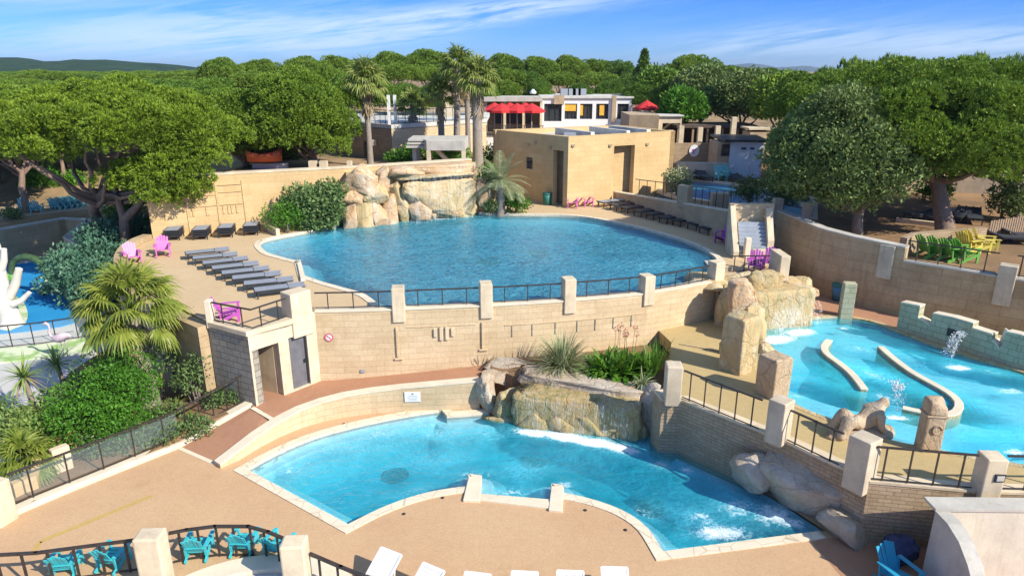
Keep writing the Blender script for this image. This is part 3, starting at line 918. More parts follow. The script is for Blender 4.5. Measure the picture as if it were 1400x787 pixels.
def boulder_mesh(mb, c, d, rz=0.0, seed=0, sub=4, blocky=0.55, rough=0.10, cuts=10, tilt=0.0):
    """rounded block of rock with flat broken facets"""
    import bmesh
    bm = bmesh.new(); bmesh.ops.create_icosphere(bm, subdivisions=sub, radius=1.0)
    rnd = random.Random(seed)
    planes = []
    for _ in range(cuts):
        n_ = Vector((rnd.uniform(-1, 1), rnd.uniform(-1, 1), rnd.uniform(-.7, 1))).normalized()
        planes.append((n_, rnd.uniform(.60, .88)))
    c = Vector(c); co, si = math.cos(rz), math.sin(rz); off = Vector((seed * 3.1, seed * 1.7, seed * .9))
    vs_ = []
    for v in bm.verts:
        p = v.co.copy()
        q = Vector([math.copysign(abs(x) ** blocky, x) for x in p])
        q = q / max(1.0, max(abs(q.x), abs(q.y), abs(q.z)))
        for n_, k in planes:
            dd = q.dot(n_) - k
            if dd > 0: q = q - n_ * dd * .97
        f1 = noise.fractal(q * 1.3 + off, 1.0, 2.0, 4) * .7 - .5 * max(0.0, .12 - abs(noise.noise(q * 1.1 + off * 3))) / .12
        f2 = noise.fractal(q * 4.5 + off * 2, .9, 2.0, 3)
        q = q * (1 + rough * 1.3 * f1 + rough * .6 * f2)
        q = Vector((q.x * d[0] / 2, q.y * d[1] / 2, q.z * d[2] / 2))
        q = Vector((q.x * math.cos(tilt) + q.z * math.sin(tilt), q.y, -q.x * math.sin(tilt) + q.z * math.cos(tilt)))
        vs_.append(c + Vector((q.x * co - q.y * si, q.x * si + q.y * co, q.z)))
    mb.mesh_idx(vs_, [tuple(v.index for v in f.verts) for f in bm.faces], True)
    bm.free()
    return mb

def boulder(name, c, d, m, parent=None, **k):
    return boulder_mesh(MB(), c, d, **k).build(name, m, parent, weld=False)

# ---- railing ------------------------------------------------------
def railing(base_pts, h, label, group=None, nb=3, low=0.08, w=0.045, glass=None, name='railing', tops=None, bw=0.022):
    """metal railing along 3D base points; one baluster mesh each"""
    pts = [Vector(p) for p in base_pts]
    root = empty(name, pts[0], label, 'railing', group)
    up = Vector((0, 0, h))
    mt, ml = MB(), MB()
    for a, b in zip(pts[:-1], pts[1:]):
        mt.beam(a + up, b + up, w * 1.3, w)
        ml.beam(a + Vector((0, 0, low)), b + Vector((0, 0, low)), w * .7, w * .6)
    for p in pts[1:-1]: mt.box(p + up, (w * 1.3, w * 1.3, w))
    mt.build('top_rail', M['rail'], root); ml.build('bottom_rail', M['rail'], root)
    L = [0]
    for a, b in zip(pts[:-1], pts[1:]): L.append(L[-1] + (b - a).length)
    for i in range(nb):
        s_ = L[-1] * (i + .5) / nb
        for k in range(len(pts) - 1):
            if L[k] <= s_ <= L[k + 1]:
                p = pts[k].lerp(pts[k + 1], (s_ - L[k]) / (L[k + 1] - L[k])); break
        MB().box(p + Vector((0, 0, h / 2)), (bw * 1.6, bw * 1.6, h - w * .5)).build('baluster', M['rail'], root, weld=False)
    if glass:
        for a, b in zip(pts[:-1], pts[1:]):
            g = MB(); g.beam(a + Vector((0, 0, h * .5 + .02)), b + Vector((0, 0, h * .5 + .02)), .012, h - .2)
            g.build('glass_panel', glass, root, weld=False)
    return root

# ---- furniture prototypes (built at the origin, facing -Y) --------
def make_armchair(m, name='garden_armchair'):
    root = empty(name, (0, 0, 0), 'x', 'chair')
    s = MB()
    for i in range(5): s.box((0, -.22 + i * .115, .36 - i * .022), (.50, .10, .025))
    s.build('seat', m, root)
    b = MB()
    for i in range(5):
        x = (i - 2) * .105; hgt = .68 - abs(i - 2) * .05
        p = Vector((x * .92, .27, .27)); q = Vector((x * 1.12, .27 + .30, .27 + hgt))
        b.beam(p, q, .092, .024, up=(0, -1, .4))
    b.beam((-.27, .40, .50), (.27, .40, .50), .05, .03)
    b.build('backrest', m, root)
    for sx in (-1, 1):
        MB().box((sx * .33, .02, .56), (.13, .74, .03)).build('armrest', m, root, bevel=.01)
        l = MB(); l.box((sx * .29, -.28, .28), (.05, .09, .56)); l.build('leg', m, root)
        l = MB(); l.beam((sx * .29, -.30, .33), (sx * .29, .48, .03), .045, .11); l.beam((sx * .29, .30, .10), (sx * .29, .36, .55), .045, .07); l.build('leg', m, root)
    return root

def make_lounger(mf, ms, back=0.0, slats=False, name='sun_lounger'):
    """head towards +X, length 1.95"""
    root = empty(name, (0, 0, 0), 'x', 'sun lounger')
    f = MB()
    for sy in (-1, 1): f.beam((-.97, sy * .31, .31), (.97 if back == 0 else .35, sy * .31, .31), .04, .06)
    f.beam((-.97, -.31, .31), (-.97, .31, .31), .04, .06); f.beam((.33, -.31, .30), (.33, .31, .30), .04, .05)
    if back == 0: f.beam((.97, -.31, .31), (.97, .31, .31), .04, .06)
    f.build('frame', mf, root)
    s = MB()
    if slats:
        for i in range(9): s.box((-.31, -.25 + i * .0625, .335), (1.26, .05, .018))
        for x in (-.85, -.3, .25): s.box((x, 0, .322), (.05, .6, .012))
    else: s.box((-.31, 0, .335), (1.28, .58, .02))
    s.build('seat', ms, root)
    a = R(back); b = MB()
    px_, pz = .36, .335
    def bp(u, y, w_=0.0): return Vector((px_ + u * math.cos(a) - w_ * math.sin(a), y, pz + u * math.sin(a) + w_ * math.cos(a)))
    if slats:
        for i in range(9): b.beam(bp(.0, -.25 + i * .0625), bp(.66, -.25 + i * .0625), .05, .018, up=(-math.sin(a), 0, math.cos(a)))
        b.beam(bp(.68, -.31), bp(.68, .31), .09, .03, up=(-math.sin(a), 0, math.cos(a)))
        b.beam(bp(.05, 0 - .31), bp(.05, .31), .05, .03, up=(-math.sin(a), 0, math.cos(a)))
    else:
        b.beam(bp(0, 0), bp(.62, 0), .58, .02, up=(-math.sin(a), 0, math.cos(a)))
    for sy in (-1, 1): b.beam(bp(0, sy * .31), bp(.70, sy * .31), .04, .05, up=(-math.sin(a), 0, math.cos(a)))
    b.build('backrest', ms if slats else mf, root) if slats else None
    if not slats:
        b.build('backrest', ms, root)
    for sx, sy in ((-.8, -1), (-.8, 1), (.55, -1), (.55, 1)):
        l = MB(); l.beam((sx - .05, sy * .29, .30), (sx + (.07 if sx > 0 else -.07), sy * .29, 0), .04, .05); l.build('leg', mf, root)
    if back > 20:
        for sy in (-1, 1):
            l = MB(); l.beam(bp(.42, sy * .27), (.66, sy * .27, .05), .03, .04); l.beam((.34, sy * .27, .28), (.80, sy * .27, .06), .03, .04); l.build('prop', mf, root)
    return root

def place(proto, loc, rz, label, group=None, first=[None], sc=None):
    """first use moves the prototype itself, later uses copy it"""
    used = proto.get('_used', 0)
    o = copy_tree(proto) if used else proto
    proto['_used'] = 1
    if '_used' in o and o is not proto: del o['_used']
    o.location = loc; o.rotation_euler = (0, 0, rz)
    o['label'] = label
    if group: o['group'] = group
    if sc: o.scale = (sc, sc, sc)
    return o

# ---- water bodies --------------------------------------------------
def seg_dist(px_, py_, poly):
    """numpy distance to polygon border and inside mask"""
    n = len(poly); d = np.full(px_.shape, 1e9); ins = np.zeros(px_.shape, bool)
    for i in range(n):
        x0, y0 = poly[i]; x1, y1 = poly[(i + 1) % n]
        vx, vy = x1 - x0, y1 - y0; L2 = vx * vx + vy * vy + 1e-12
        t = np.clip(((px_ - x0) * vx + (py_ - y0) * vy) / L2, 0, 1)
        d = np.minimum(d, np.hypot(px_ - x0 - t * vx, py_ - y0 - t * vy))
        c = ((y0 > py_) != (y1 > py_)) & (px_ < (x1 - x0) * (py_ - y0) / (y1 - y0 + 1e-12) + x0)
        ins ^= c
    return d, ins

def smooth_poly(pts, step=0.35, corners=()):
    """Catmull-Rom through points except at sharp corner indices"""
    out = []; n = len(pts)
    for i in range(n):
        p0, p1, p2, p3 = (Vector(pts[(i + k) % n][:2]) for k in (-1, 0, 1, 2))
        if i in corners: p0 = p1
        if (i + 1) % n in corners: p3 = p2
        L = (p2 - p1).length; m = max(1, int(L / step))
        for k in range(m):
            t = k / m
            v = 0.5 * ((2 * p1) + (p2 - p0) * t + (2 * p0 - 5 * p1 + 4 * p2 - p3) * t * t + (3 * p1 - p0 - 3 * p2 + p3) * t ** 3)
            out.append((v.x, v.y))
    return out

def smooth_line(pts, step=0.3):
    out = []; n = len(pts)
    for i in range(n - 1):
        p0 = Vector(pts[max(i - 1, 0)]); p1 = Vector(pts[i]); p2 = Vector(pts[i + 1]); p3 = Vector(pts[min(i + 2, n - 1)])
        m = max(1, int((p2 - p1).length / step))
        for k in range(m):
            t = k / m
            out.append(0.5 * ((2 * p1) + (p2 - p0) * t + (2 * p0 - 5 * p1 + 4 * p2 - p3) * t * t + (3 * p1 - p0 - 3 * p2 + p3) * t ** 3))
    out.append(Vector(pts[-1]))
    return out

def basin(name, poly, zw, zdeck, prof, step, m):
    """pool shell as a height grid; prof(x, y, d) -> depth below the water at distance d from the edge"""
    xs = [p[0] for p in poly]; ys = [p[1] for p in poly]
    X, Y = np.meshgrid(np.arange(min(xs) - .3, max(xs) + .3, step), np.arange(min(ys) - .3, max(ys) + .3, step), indexing='ij')
    d, ins = seg_dist(X, Y, poly)
    Z = zw - prof(X, Y, np.where(ins, d, 0.0))
    keep = ins | (d < step * 1.6)
    me = bpy.data.meshes.new(name)
    nx, ny = X.shape
    idx = np.arange(nx * ny).reshape(nx, ny)
    ok = keep[:-1, :-1] & keep[1:, :-1] & keep[1:, 1:] & keep[:-1, 1:]
    F_ = np.stack([idx[:-1, :-1][ok], idx[1:, :-1][ok], idx[1:, 1:][ok], idx[:-1, 1:][ok]], 1)
    me.from_pydata(np.stack([X.ravel(), Y.ravel(), Z.ravel()], 1).tolist(), [], F_.tolist())
    me.materials.append(m)
    o = bpy.data.objects.new(name, me); COL.objects.link(o)
    import bmesh
    bm = bmesh.new(); bm.from_mesh(me)
    n = len(poly); PX, PY_ = np.array([p[0] for p in poly]), np.array([p[1] for p in poly]); zz = zw - prof(PX, PY_, np.zeros(n)) - .06
    tv = [bm.verts.new((poly[i][0], poly[i][1], zdeck + .04)) for i in range(n)]; bv_ = [bm.verts.new((poly[i][0], poly[i][1], float(zz[i]))) for i in range(n)]
    for i in range(n): bm.faces.new((tv[i], tv[(i + 1) % n], bv_[(i + 1) % n], bv_[i]))
    bmesh.ops.delete(bm, geom=[v for v in bm.verts if not v.link_faces], context='VERTS'); bm.to_mesh(me); bm.free()
    return struct(o)

def water(name, poly, zw, depth, m, foam=(), step=0.3, prof=None):
    """closed body of water with a fine top sheet carrying the foam attribute; foam: (x,y,rx,ry,rot,amount)"""
    xs = [p[0] for p in poly]; ys = [p[1] for p in poly]
    X, Y = np.meshgrid(np.arange(min(xs), max(xs), step), np.arange(min(ys), max(ys), step), indexing='ij')
    d, ins = seg_dist(X.ravel(), Y.ravel(), poly)
    k = ins & (d > step * .45)
    n = len(poly)
    pts = [Vector(p) for p in poly] + [Vector((a, b)) for a, b in zip(X.ravel()[k], Y.ravel()[k])]
    v, e, f, ov, oe, of = delaunay_2d_cdt(pts, [(i, (i + 1) % n) for i in range(n)], [], 1, 1e-5)
    vs_ = [(p.x, p.y, zw) for p in v]; fs = [tuple(q) for q in f]
    # outline vertices follow the input order
    ring = []
    orig = {}
    for i, lst in enumerate(ov):
        for j in lst: orig[j] = i
    ring = [orig[i] for i in range(n)]
    ar = sum(poly[i][0] * poly[(i + 1) % n][1] - poly[(i + 1) % n][0] * poly[i][1] for i in range(n))
    if ar < 0: ring = ring[::-1]
    nb = len(vs_)
    vs_ += [(vs_[i][0], vs_[i][1], zw - depth) for i in ring]
    m_ = len(ring)
    for i in range(m_):
        j = (i + 1) % m_
        fs.append((nb + i, nb + j, ring[j], ring[i]))
    fs.append(tuple(nb + i for i in range(m_))[::-1])
    me = bpy.data.meshes.new(name); me.from_pydata(vs_, [], fs); me.update()
    att = me.attributes.new('foam', 'FLOAT', 'POINT')
    A = np.zeros(len(vs_))
    V = np.array(vs_)
    for (fx, fy, rx, ry, ro, am) in foam:
        dx, dy = V[:, 0] - fx, V[:, 1] - fy
        u = (dx * math.cos(ro) + dy * math.sin(ro)) / rx; w_ = (-dx * math.sin(ro) + dy * math.cos(ro)) / ry
        A = np.maximum(A, am * np.exp(-(u * u + w_ * w_)))
    A[nb:] = 0
    dv, iv = seg_dist(V[:, 0], V[:, 1], poly)
    D = prof(V[:, 0], V[:, 1], np.maximum(dv, 0)) if prof else np.full(len(V), 1.3)
    D = 1 - np.exp(-1.6 * np.clip(D - .15, 0, 3)) 
    at2 = me.attributes.new('deep', 'FLOAT', 'POINT'); at2.data.foreach_set('value', D.astype(np.float32))
    att.data.foreach_set('value', A.astype(np.float32))
    me.materials.append(m)
    o = bpy.data.objects.new(name, me); COL.objects.link(o)
    return struct(o)

def foam_px(px, py, z, rx, ry, ro=0.0, am=1.0):
    v = P(px, py, z); return (v.x, v.y, rx, ry, ro, am)

def coping(name, poly, z, w, h, m, closed=True, out=True, skip=None, step_block=None, parent=None, inner=0.0):
    """flat stone edging, inner edge on poly, outer w outside; top at z, height h"""
    n = len(poly)
    ar = sum(poly[i][0] * poly[(i + 1) % n][1] - poly[(i + 1) % n][0] * poly[i][1] for i in range(n))
    sg = 1 if ar > 0 else -1
    P_ = [Vector(p) for p in poly]; O = []; I = []
    for i in range(n):
        if closed: a, b = P_[i - 1], P_[(i + 1) % n]
        else: a, b = P_[max(i - 1, 0)], P_[min(i + 1, n - 1)]
        d1 = (P_[i] - a); d2 = (b - P_[i])
        d1 = d1.normalized() if d1.length > 1e-6 else d2.normalized(); d2 = d2.normalized() if d2.length > 1e-6 else d1
        n1_ = Vector((d1.y, -d1.x)) * sg; n2_ = Vector((d2.y, -d2.x)) * sg
        nn_ = (n1_ + n2_); nn_ = nn_.normalized() if nn_.length > .1 else n1_
        k = min(2.0, 1 / max(.4, nn_.dot(n1_)))
        O.append(P_[i] + nn_ * w * k); I.append(P_[i] - nn_ * inner * k)
    mb = MB()
    for i in range(n if closed else n - 1):
        if skip and skip(i): continue
        j = (i + 1) % n
        a, b, c, d_ = I[i], I[j], O[j], O[i]
        mb.mesh_idx([(a.x, a.y, z), (b.x, b.y, z), (c.x, c.y, z), (d_.x, d_.y, z), (a.x, a.y, z - h), (b.x, b.y, z - h), (c.x, c.y, z - h), (d_.x, d_.y, z - h)],
                    [(0, 3, 2, 1) if sg > 0 else (0, 1, 2, 3), (0, 1, 5, 4), (3, 7, 6, 2)])
    return mb.build(name, m, parent, weld=True)

def sheet(name, outer, z, m, holes=(), zb=None, zf=None, step=None):
    """flat (or zf-shaped) polygon sheet with holes, sides dropped to zb"""
    pts = [Vector(p[:2]) for p in outer]; edges = [(i, (i + 1) % len(outer)) for i in range(len(outer))]
    faces_ = []
    base = len(pts)
    for h in holes:
        n = len(h)
        pts += [Vector(p[:2]) for p in h]; edges += [(base + i, base + (i + 1) % n) for i in range(n)]
        base += n
    nb = len(pts)
    if step:
        xs = [p.x for p in pts]; ys = [p.y for p in pts]
        X, Y = np.meshgrid(np.arange(min(xs), max(xs), step), np.arange(min(ys), max(ys), step), indexing='ij')
        pts += [Vector((a, b)) for a, b in zip(X.ravel(), Y.ravel())]
    v, e, f, ov, oe, of = delaunay_2d_cdt(pts, edges, faces_, 0, 1e-5)
    V = np.array([(p.x, p.y) for p in v])
    C = np.array([V[list(q)].mean(0) for q in f])
    _, ins = seg_dist(C[:, 0], C[:, 1], [tuple(p[:2]) for p in outer])
    for h in holes:
        _, hi = seg_dist(C[:, 0], C[:, 1], [tuple(p[:2]) for p in h]); ins &= ~hi
    mb = MB()
    zz = [(zf(p.x, p.y) if zf else z) for p in v]
    fs = []
    for k, q in enumerate(f):
        if not ins[k]: continue
        a = sum(V[q[i]][0] * V[q[(i + 1) % len(q)]][1] - V[q[(i + 1) % len(q)]][0] * V[q[i]][1] for i in range(len(q)))
        fs.append(tuple(q) if a > 0 else tuple(q)[::-1])
    mb.mesh_idx([(p.x, p.y, zz[i]) for i, p in enumerate(v)], fs)
    if zb is not None:
        n = len(outer)
        ar = sum(outer[i][0] * outer[(i + 1) % n][1] - outer[(i + 1) % n][0] * outer[i][1] for i in range(n))
        o_ = outer if ar > 0 else outer[::-1]
        for i in range(n):
            a, b = o_[i], o_[(i + 1) % n]
            za = zf(*a[:2]) if zf else z; zc = zf(*b[:2]) if zf else z
            mb.face([(a[0], a[1], zb), (b[0], b[1], zb), (b[0], b[1], zc), (a[0], a[1], za)])
    o = mb.build(name, m, weld=False, origin=(0, 0, 0))
    return struct(o)

# ================================================================== the setting
ZU, ZP, ZT, ZC, ZM = 3.3, 1.75, 3.95, 2.2, 5.4      # upper deck, right plateau, east terrace, camp ground, ground behind
CREST = ZU + 0.12

def interp(x, pts):
    xs = [p[0] for p in pts]; ys = [p[1] for p in pts]
    return float(np.interp(x, xs, ys))
def sst(a, b, x):
    t = max(0.0, min(1.0, (x - a) / (b - a))); return t * t * (3 - 2 * t)
TAN = [(-19.6, 36.2), (-14.9, 38.5), (-9.9, 40.5), (-2.6, 44.4)]
CAMPB = [(-60, 39.5), (-32.8, 42.0), (-30.6, 45.8), (-29.0, 45.5), (-27.4, 40.5), (-25, 38.2), (-22, 36.8), (-19.6, 36.2)]
def gz(x, y):
    n = noise.noise(Vector((x * .05, y * .05, 0))) * .5
    far = ZM + n + sst(90, 500, y) * 2.0 + 3.0 * sst(150, 600, y) * noise.noise(Vector((x * .004, y * .004, 3)))
    if x < -19.6:
        yb = interp(x, CAMPB)
        if y < yb + .25: return -0.06
        base = -0.06 + (ZC + .06) * sst(yb + .25, yb + .8, y)
        return base + (far - ZC) * sst(yb + 8, yb + 26, y)
    if x < -2.4:
        yb = interp(x, TAN)
        if y < yb + .7: return -0.06 if x < -12 else -3
        return -3 + (far + 3) * sst(yb + .7, yb + 1.6, y)
    if x < 30:
        return -3 + (far + 3) * sst(69, 74, y)
    return -3 + (far + 3) * sst(69, 74, y)

def ground():
    xs = sorted(set(list(np.arange(-60, 60.1, 0.75)) + [-19.65, -19.55, -2.45, -2.35] + [-3000, -1500, -800, -500, -300, -220, -160, -120, -95, -75, 75, 95, 120, 160, 220, 300, 500, 800, 1500, 3000]))
    ys = sorted(set(list(np.arange(-6, 80.1, 0.75)) + [-400, -100, -30, 90, 100, 115, 130, 150, 175, 200, 240, 300, 380, 500, 700, 1000, 1500, 2500, 4000, 7000]))
    vs_ = [(x, y, gz(x, y)) for x in xs for y in ys]
    ny = len(ys)
    fs = [(i * ny + j, (i + 1) * ny + j, (i + 1) * ny + j + 1, i * ny + j + 1) for i in range(len(xs) - 1) for j in range(ny - 1)]
    mb = MB(); mb.mesh_idx(vs_, fs, True)
    t = NT('natural_ground')
    ps = t.pos()
    sp = t.n('ShaderNodeSeparateXYZ'); t.l(ps, sp.inputs[0])
    f = t.noise(ps, .25, 7, .65); g = t.noise(ps, 3.0, 6, .7)
    c1 = t.mix(t.rng(f, .4, .62), (0.40, 0.27, 0.15), (0.22, 0.17, 0.09))
    c1 = t.mix(t.rng(g, .4, .7, 0, .5), c1, (.5, .45, .38), 'MULTIPLY')
    pale = t.mix(t.rng(g, .4, .7, 0, .3), (0.52, 0.51, 0.48), (0.40, 0.39, 0.36))
    low = t.rng(sp.outputs[2], 0.0, 0.3, 1.0, 0.0)
    col = t.mix(low, c1, pale)
    m = t.fin(col, .95, t.bump(g, .4, .03), .1)
    return struct(mb.build('ground', m, weld=False, origin=(0, 0, 0)))
ground()

# far wooded hills
def hill(name, pts, depth, m, label=None):
    """ridge line given as (x, y, top z); the slope runs down towards the camera"""
    mb = MB(); rnd = random.Random(4)
    line = smooth_line(pts, 18)
    rows = []
    for k in range(10):
        t = k / 9
        row = []
        for p in line:
            z = p.z * (1 - t) ** 1.25 + 4 * t
            z += (noise.fractal(Vector((p.x * .02, t * 4, 1)), 1, 2, 4)) * 5 * (1 - t) * math.sin(math.pi * min(1, t + .25))
            row.append((p.x * (1 - t * depth / p.y), p.y - depth * t, z))
        rows.append(row)
    back = [(p.x, p.y + depth * .5, -5) for p in line]
    rows = [back] + rows
    n = len(line)
    vs_ = [v for r in rows for v in r]
    fs = [(i * n + j, (i + 1) * n + j, (i + 1) * n + j + 1, i * n + j + 1) for i in range(len(rows) - 1) for j in range(n - 1)]
    mb.mesh_idx(vs_, fs, True)
    return struct(mb.build(name, m, weld=False, origin=(0, 0, 0)))
t = NT('hill_forest'); ps = t.pos()
f = t.noise(t.scale(ps, (1, .5, 1.5)), .06, 8, .75); g = t.noise(ps, .012, 5, .6)
M['hill'] = t.fin(t.mix(t.rng(f, .35, .65), (0.018, 0.045, 0.022), (0.055, 0.10, 0.04)), .95, t.bump(f, 1.0, 6), .05)
t = NT('distant_hill'); ps = t.pos()
f = t.noise(ps, .01, 6, .6)
M['hillfar'] = t.fin(t.mix(t.rng(f, .35, .65), (0.03, 0.06, 0.05), (0.05, 0.09, 0.06)), .95, None, .05)
def ridge(rows, y):
    return [Vector((PY(px, py, y).x, y, rowz(py, y))) for px, py in rows]
hill('hills', ridge([(-1100, 92), (-700, 84), (-400, 80), (-260, 84), (-120, 80), (0, 79), (60, 82), (120, 81), (170, 84), (220, 88), (270, 92), (330, 97), (420, 100)], 900), 420, M['hill'])
hill('hills', ridge([(880, 97), (940, 94), (990, 90), (1030, 87), (1065, 92), (1100, 90), (1125, 93), (1180, 95), (1300, 94), (1500, 91), (1800, 94), (2200, 96)], 5200), 1200, M['hillfar'])

# ------------------------------------------------------------------ lower deck with the lower pool
LP = [(338, 644, 1), (380, 621, 0), (430, 600, 0), (480, 586, 0), (530, 575, 0), (575, 567, 0), (604, 563, 1), (611, 571, 1), (668, 567, 1), (690, 556, 1), (800, 572, 0),
      (900, 597, 1), (1000, 649, 1), (1060, 684, 1), (1128, 728, 1), (906, 757, 1), (886, 726, 0), (862, 707, 0), (835, 694, 0), (800, 683, 0), (771, 677, 1), (770, 666, 1), (754, 664, 1),
      (752, 686, 1), (657, 678, 1), (659, 653, 1), (641, 651, 1), (637, 668, 1), (600, 673, 0), (560, 683, 0), (518, 699, 0), (476, 720, 1)]
ZW = -0.07
lp_raw = [P2(a, b, ZW) for a, b, s_ in LP]
lp = smooth_poly(lp_raw, 0.3, {i for i, q in enumerate(LP) if q[2]})
deck_outer = [P2(345, 557, 0), P2(247, 612, 0), P2(100, 671, 0), P2(-10, 718, 0), (-22, 14.5), (-22, 4), (22, 4), (22, 14.4), P2(1330, 735, 0), (9.1, 15.6), P2(1070, 680, 0), P2(905, 600, 0),
              P2(900, 560, 0), (5, 24), (-1.2, 24.4), P2(650, 540, 0), P2(560, 545, 0), P2(460, 545, 0), P2(400, 560, 0), P2(345, 595, 0), P2(303, 634, 0), P2(247, 612, 0)]
deck_outer = deck_outer[1:-1]
sheet('pool_deck', deck_outer, 0.0, M['deck'], [lp], zb=-.4)
# darker red-brown sheet over the deck by the right wall
sheet('pool_deck', [P2(1128, 735, 0), P2(1110, 741, 0), P2(1150, 787, 0), (8.6, 9), (22, 9), (22, 14.3), P2(1330, 737, 0), P2(1190, 735, 0)], 0.004, M['walk'])
def prof_lp(x, y, d):
    # two ledges round the shallow sides, deep middle
    return np.interp(d, [0, .34, .44, .80, .95, 1.6], [.22, .24, .50, .54, 1.25, 1.38])
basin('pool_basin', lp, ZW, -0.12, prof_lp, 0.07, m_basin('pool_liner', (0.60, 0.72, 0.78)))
foamL = [foam_px(*q) for q in [
    (730, 589, 0, .9, .34, -.25, 1.0), (772, 594, 0, 1.0, .36, -.28, 1.2), (812, 602, 0, .9, .36, -.3, 1.2), (848, 610, 0, .8, .34, -.35, 1.05),
    (1060, 700, 0, .9, .7, .3, .75), (1010, 690, 0, .9, .6, .4, .62), (985, 725, 0, 1.1, .45, 0, .80), (960, 705, 0, .7, .5, 0, .55), (905, 632, 0, .5, .3, -.4, .62), (940, 640, 0, .45, .3, -.4, .66), (1020, 660, 0, .5, .3, -.4, .5),
    (1085, 712, 0, .5, .4, 0, .7), (880, 700, 0, .7, .5, 0, .48), (935, 752, 0, .9, .3, 0, .5),
    (400, 640, 0, .9, .45, .2, .50), (470, 610, 0, 1.0, .4, .3, .48), (420, 690, 0, .9, .4, -.6, .50), (520, 590, 0, 1.1, .4, .2, .5), (600, 590, 0, 1.2, .5, 0, .5), (660, 590, 0, .7, .4, 0, .44),
    (650, 645, 0, 1.1, .4, 0, .5), (700, 670, 0, 1.2, .35, 0, .55), (773, 660, 0, .35, .25, 0, .7), (560, 670, 0, 1.0, .3, .3, .45), (720, 640, 0, 1.1, .6, 0, .38), (600, 625, 0, 1.2, .6, 0, .36)]]
wm_low = m_water('pool_water', (0.04, 0.84, 0.90), 0.85, 0.45, 1.3, (0.010, 0.40, 0.55), 0.42)
water('pool_water', lp, ZW, 2.6, wm_low, foamL, .17, prof_lp)
cop = coping('pool_coping', lp, 0.03, 0.30, 0.2, M['coping'], skip=lambda i: lp[i][0] > P2(672, 560)[0] and lp[i][1] > interp(lp[i][0], [(-.8, 21.8), (5.0, 20.0), (8.6, 15.8)]) - .2)
struct(cop)
for q in ([(633, 684), (641, 651), (659, 652), (656, 685)], [(750, 697), (754, 664), (771, 666), (769, 699)], [(656, 683), (656, 675), (751, 685), (750, 694)]):
    b = MB().prism([P2(a, c, .05) for a, c in q], -.3, .075 if len(q) and q[0][0] != 656 else .06).build('pool_edge_block', M['cream_clean'], bevel=.015)
    struct(b)
for i, (px, py) in enumerate([(540, 646), (730, 626), (890, 690)]):
    v = P(px, py, -1.3); v.z = -1.40
    o = MB().lathe([(.48, 0), (.48, .04), (.1, .06)], v, 14).build('floor_drain', M['dark'])
    tag(o, ['dark square drain grate on the lower pool floor, in its left part', 'dark square drain grate on the lower pool floor, nearest the waterfall foam', 'dark square drain grate on the lower pool floor, in its right part'][i], 'drain', 'drain grates on the pool floors')
for i, (px, py) in enumerate([(401, 604), (470, 579), (552, 702), (605, 680), (800, 697), (855, 724)]):
    v = P(px, py, .004)
    tag(MB().lathe([(.055, 0), (.055, .008), (.02, .01)], v, 10).build('deck_drain', M['dark']), ['small dark deck drain beside the far left edge of the lower pool', 'small dark deck drain between the ramp parapet and the lower pool', 'small dark deck drain on the near side, nearest the pool corner', 'small dark deck drain left of the pool edge blocks', 'small dark deck drain right of the pool edge blocks', 'rightmost small dark deck drain along the curved pool edge'][i], 'drain', 'small drains in the lower deck')
# yellow worn line on the deck
yl = [P(47, 752, .004), P(54, 740, .004), P(208, 677, .004)]
mb = MB()
for a, b in zip(yl[:-1], yl[1:]): 
    d = (b - a).normalized(); s_ = Vector((-d.y, d.x, 0)) * .075
    mb.face([a - s_, b - s_, b + s_, a + s_])
o = mb.build('painted_line', M['yellow_line'], weld=False); struct(o)

# ------------------------------------------------------------------ ramp and walkway at the foot of the terrace wall
WALLC = [(430, 427), (487, 426), (545, 424), (605, 421.5), (665, 419), (722, 416), (779, 412), (833, 407.5), (887, 402), (935, 394), (985, 384)]
wall_face = [P(a, b, CREST) for a, b in WALLC]
wf_xy = [(p.x, p.y) for p in wall_face]
RB = (P(247, 612, 0) + P(302, 636, 0)) / 2; RT = (P(345, 557, .6) + P(376, 574, .6)) / 2
_nl = (P(302, 636, 0) - P(247, 612, 0)).normalized(); RD = Vector((-_nl.y, _nl.x)); RD = RD if RD.dot(Vector((RT.x - RB.x, RT.y - RB.y))) > 0 else -RD
RL = RD.dot(Vector((RT.x - RB.x, RT.y - RB.y)))
def walk_z(x, y):
    # rises from the deck up the ramp, then gently along the wall
    t_ = max(0.0, min(1.0, ((x - RB.x) * RD.x + (y - RB.y) * RD.y) / RL))
    return min(.62 * t_, .62) + max(0.0, interp(x, [(-7.3, 0.0), (-1, .38), (4, .6), (6.2, 1.1)]))
wk = [P2(247, 612, 0), P2(302, 636, 0), P2(345, 602, .25), P2(400, 562, .5), P2(440, 547, .65), P2(480, 536, .7), P2(540, 528, .8), P2(652, 518, 1.0), P2(668, 490, 1.0)] + \
     [(x, y + .15) for x, y in wf_xy if x < P2(668, 490, 1)[0]][::-1] + [P2(420, 512, .6), P2(345, 512, .6), P2(330, 545, .6), P2(345, 556, .6)]
sheet('walkway', wk, 0, M['walk'], zb=-.3, zf=walk_z, step=.6)
# parapet between walkway and lower deck
pp = [(301, 636, .12), (325, 618, .3), (352, 597, .42), (380, 578, .55), (410, 562, .66), (440, 551, .74), (470, 543, .8), (505, 537, .85), (545, 532, .92), (600, 527, 1.02), (655, 522, 1.12)]
pw = [P(*q) for q in pp]
root = empty('ramp_parapet', pw[0], 'low cream parapet curving between the red ramp and the lower pool deck', 'wall')
mb = MB(); mb.ribbon([(p.x, p.y) for p in pw], -.2, [p.z for p in pw], .34)
mb.build('wall_face', M['stone'], root)
mb = MB(); off = [(p.x + .015, p.y - .02) for p in pw]
mb.ribbon(off, [p.z + .001 for p in pw], [p.z + .055 for p in pw], .38); mb.build('coping', M['cream_clean'], root)
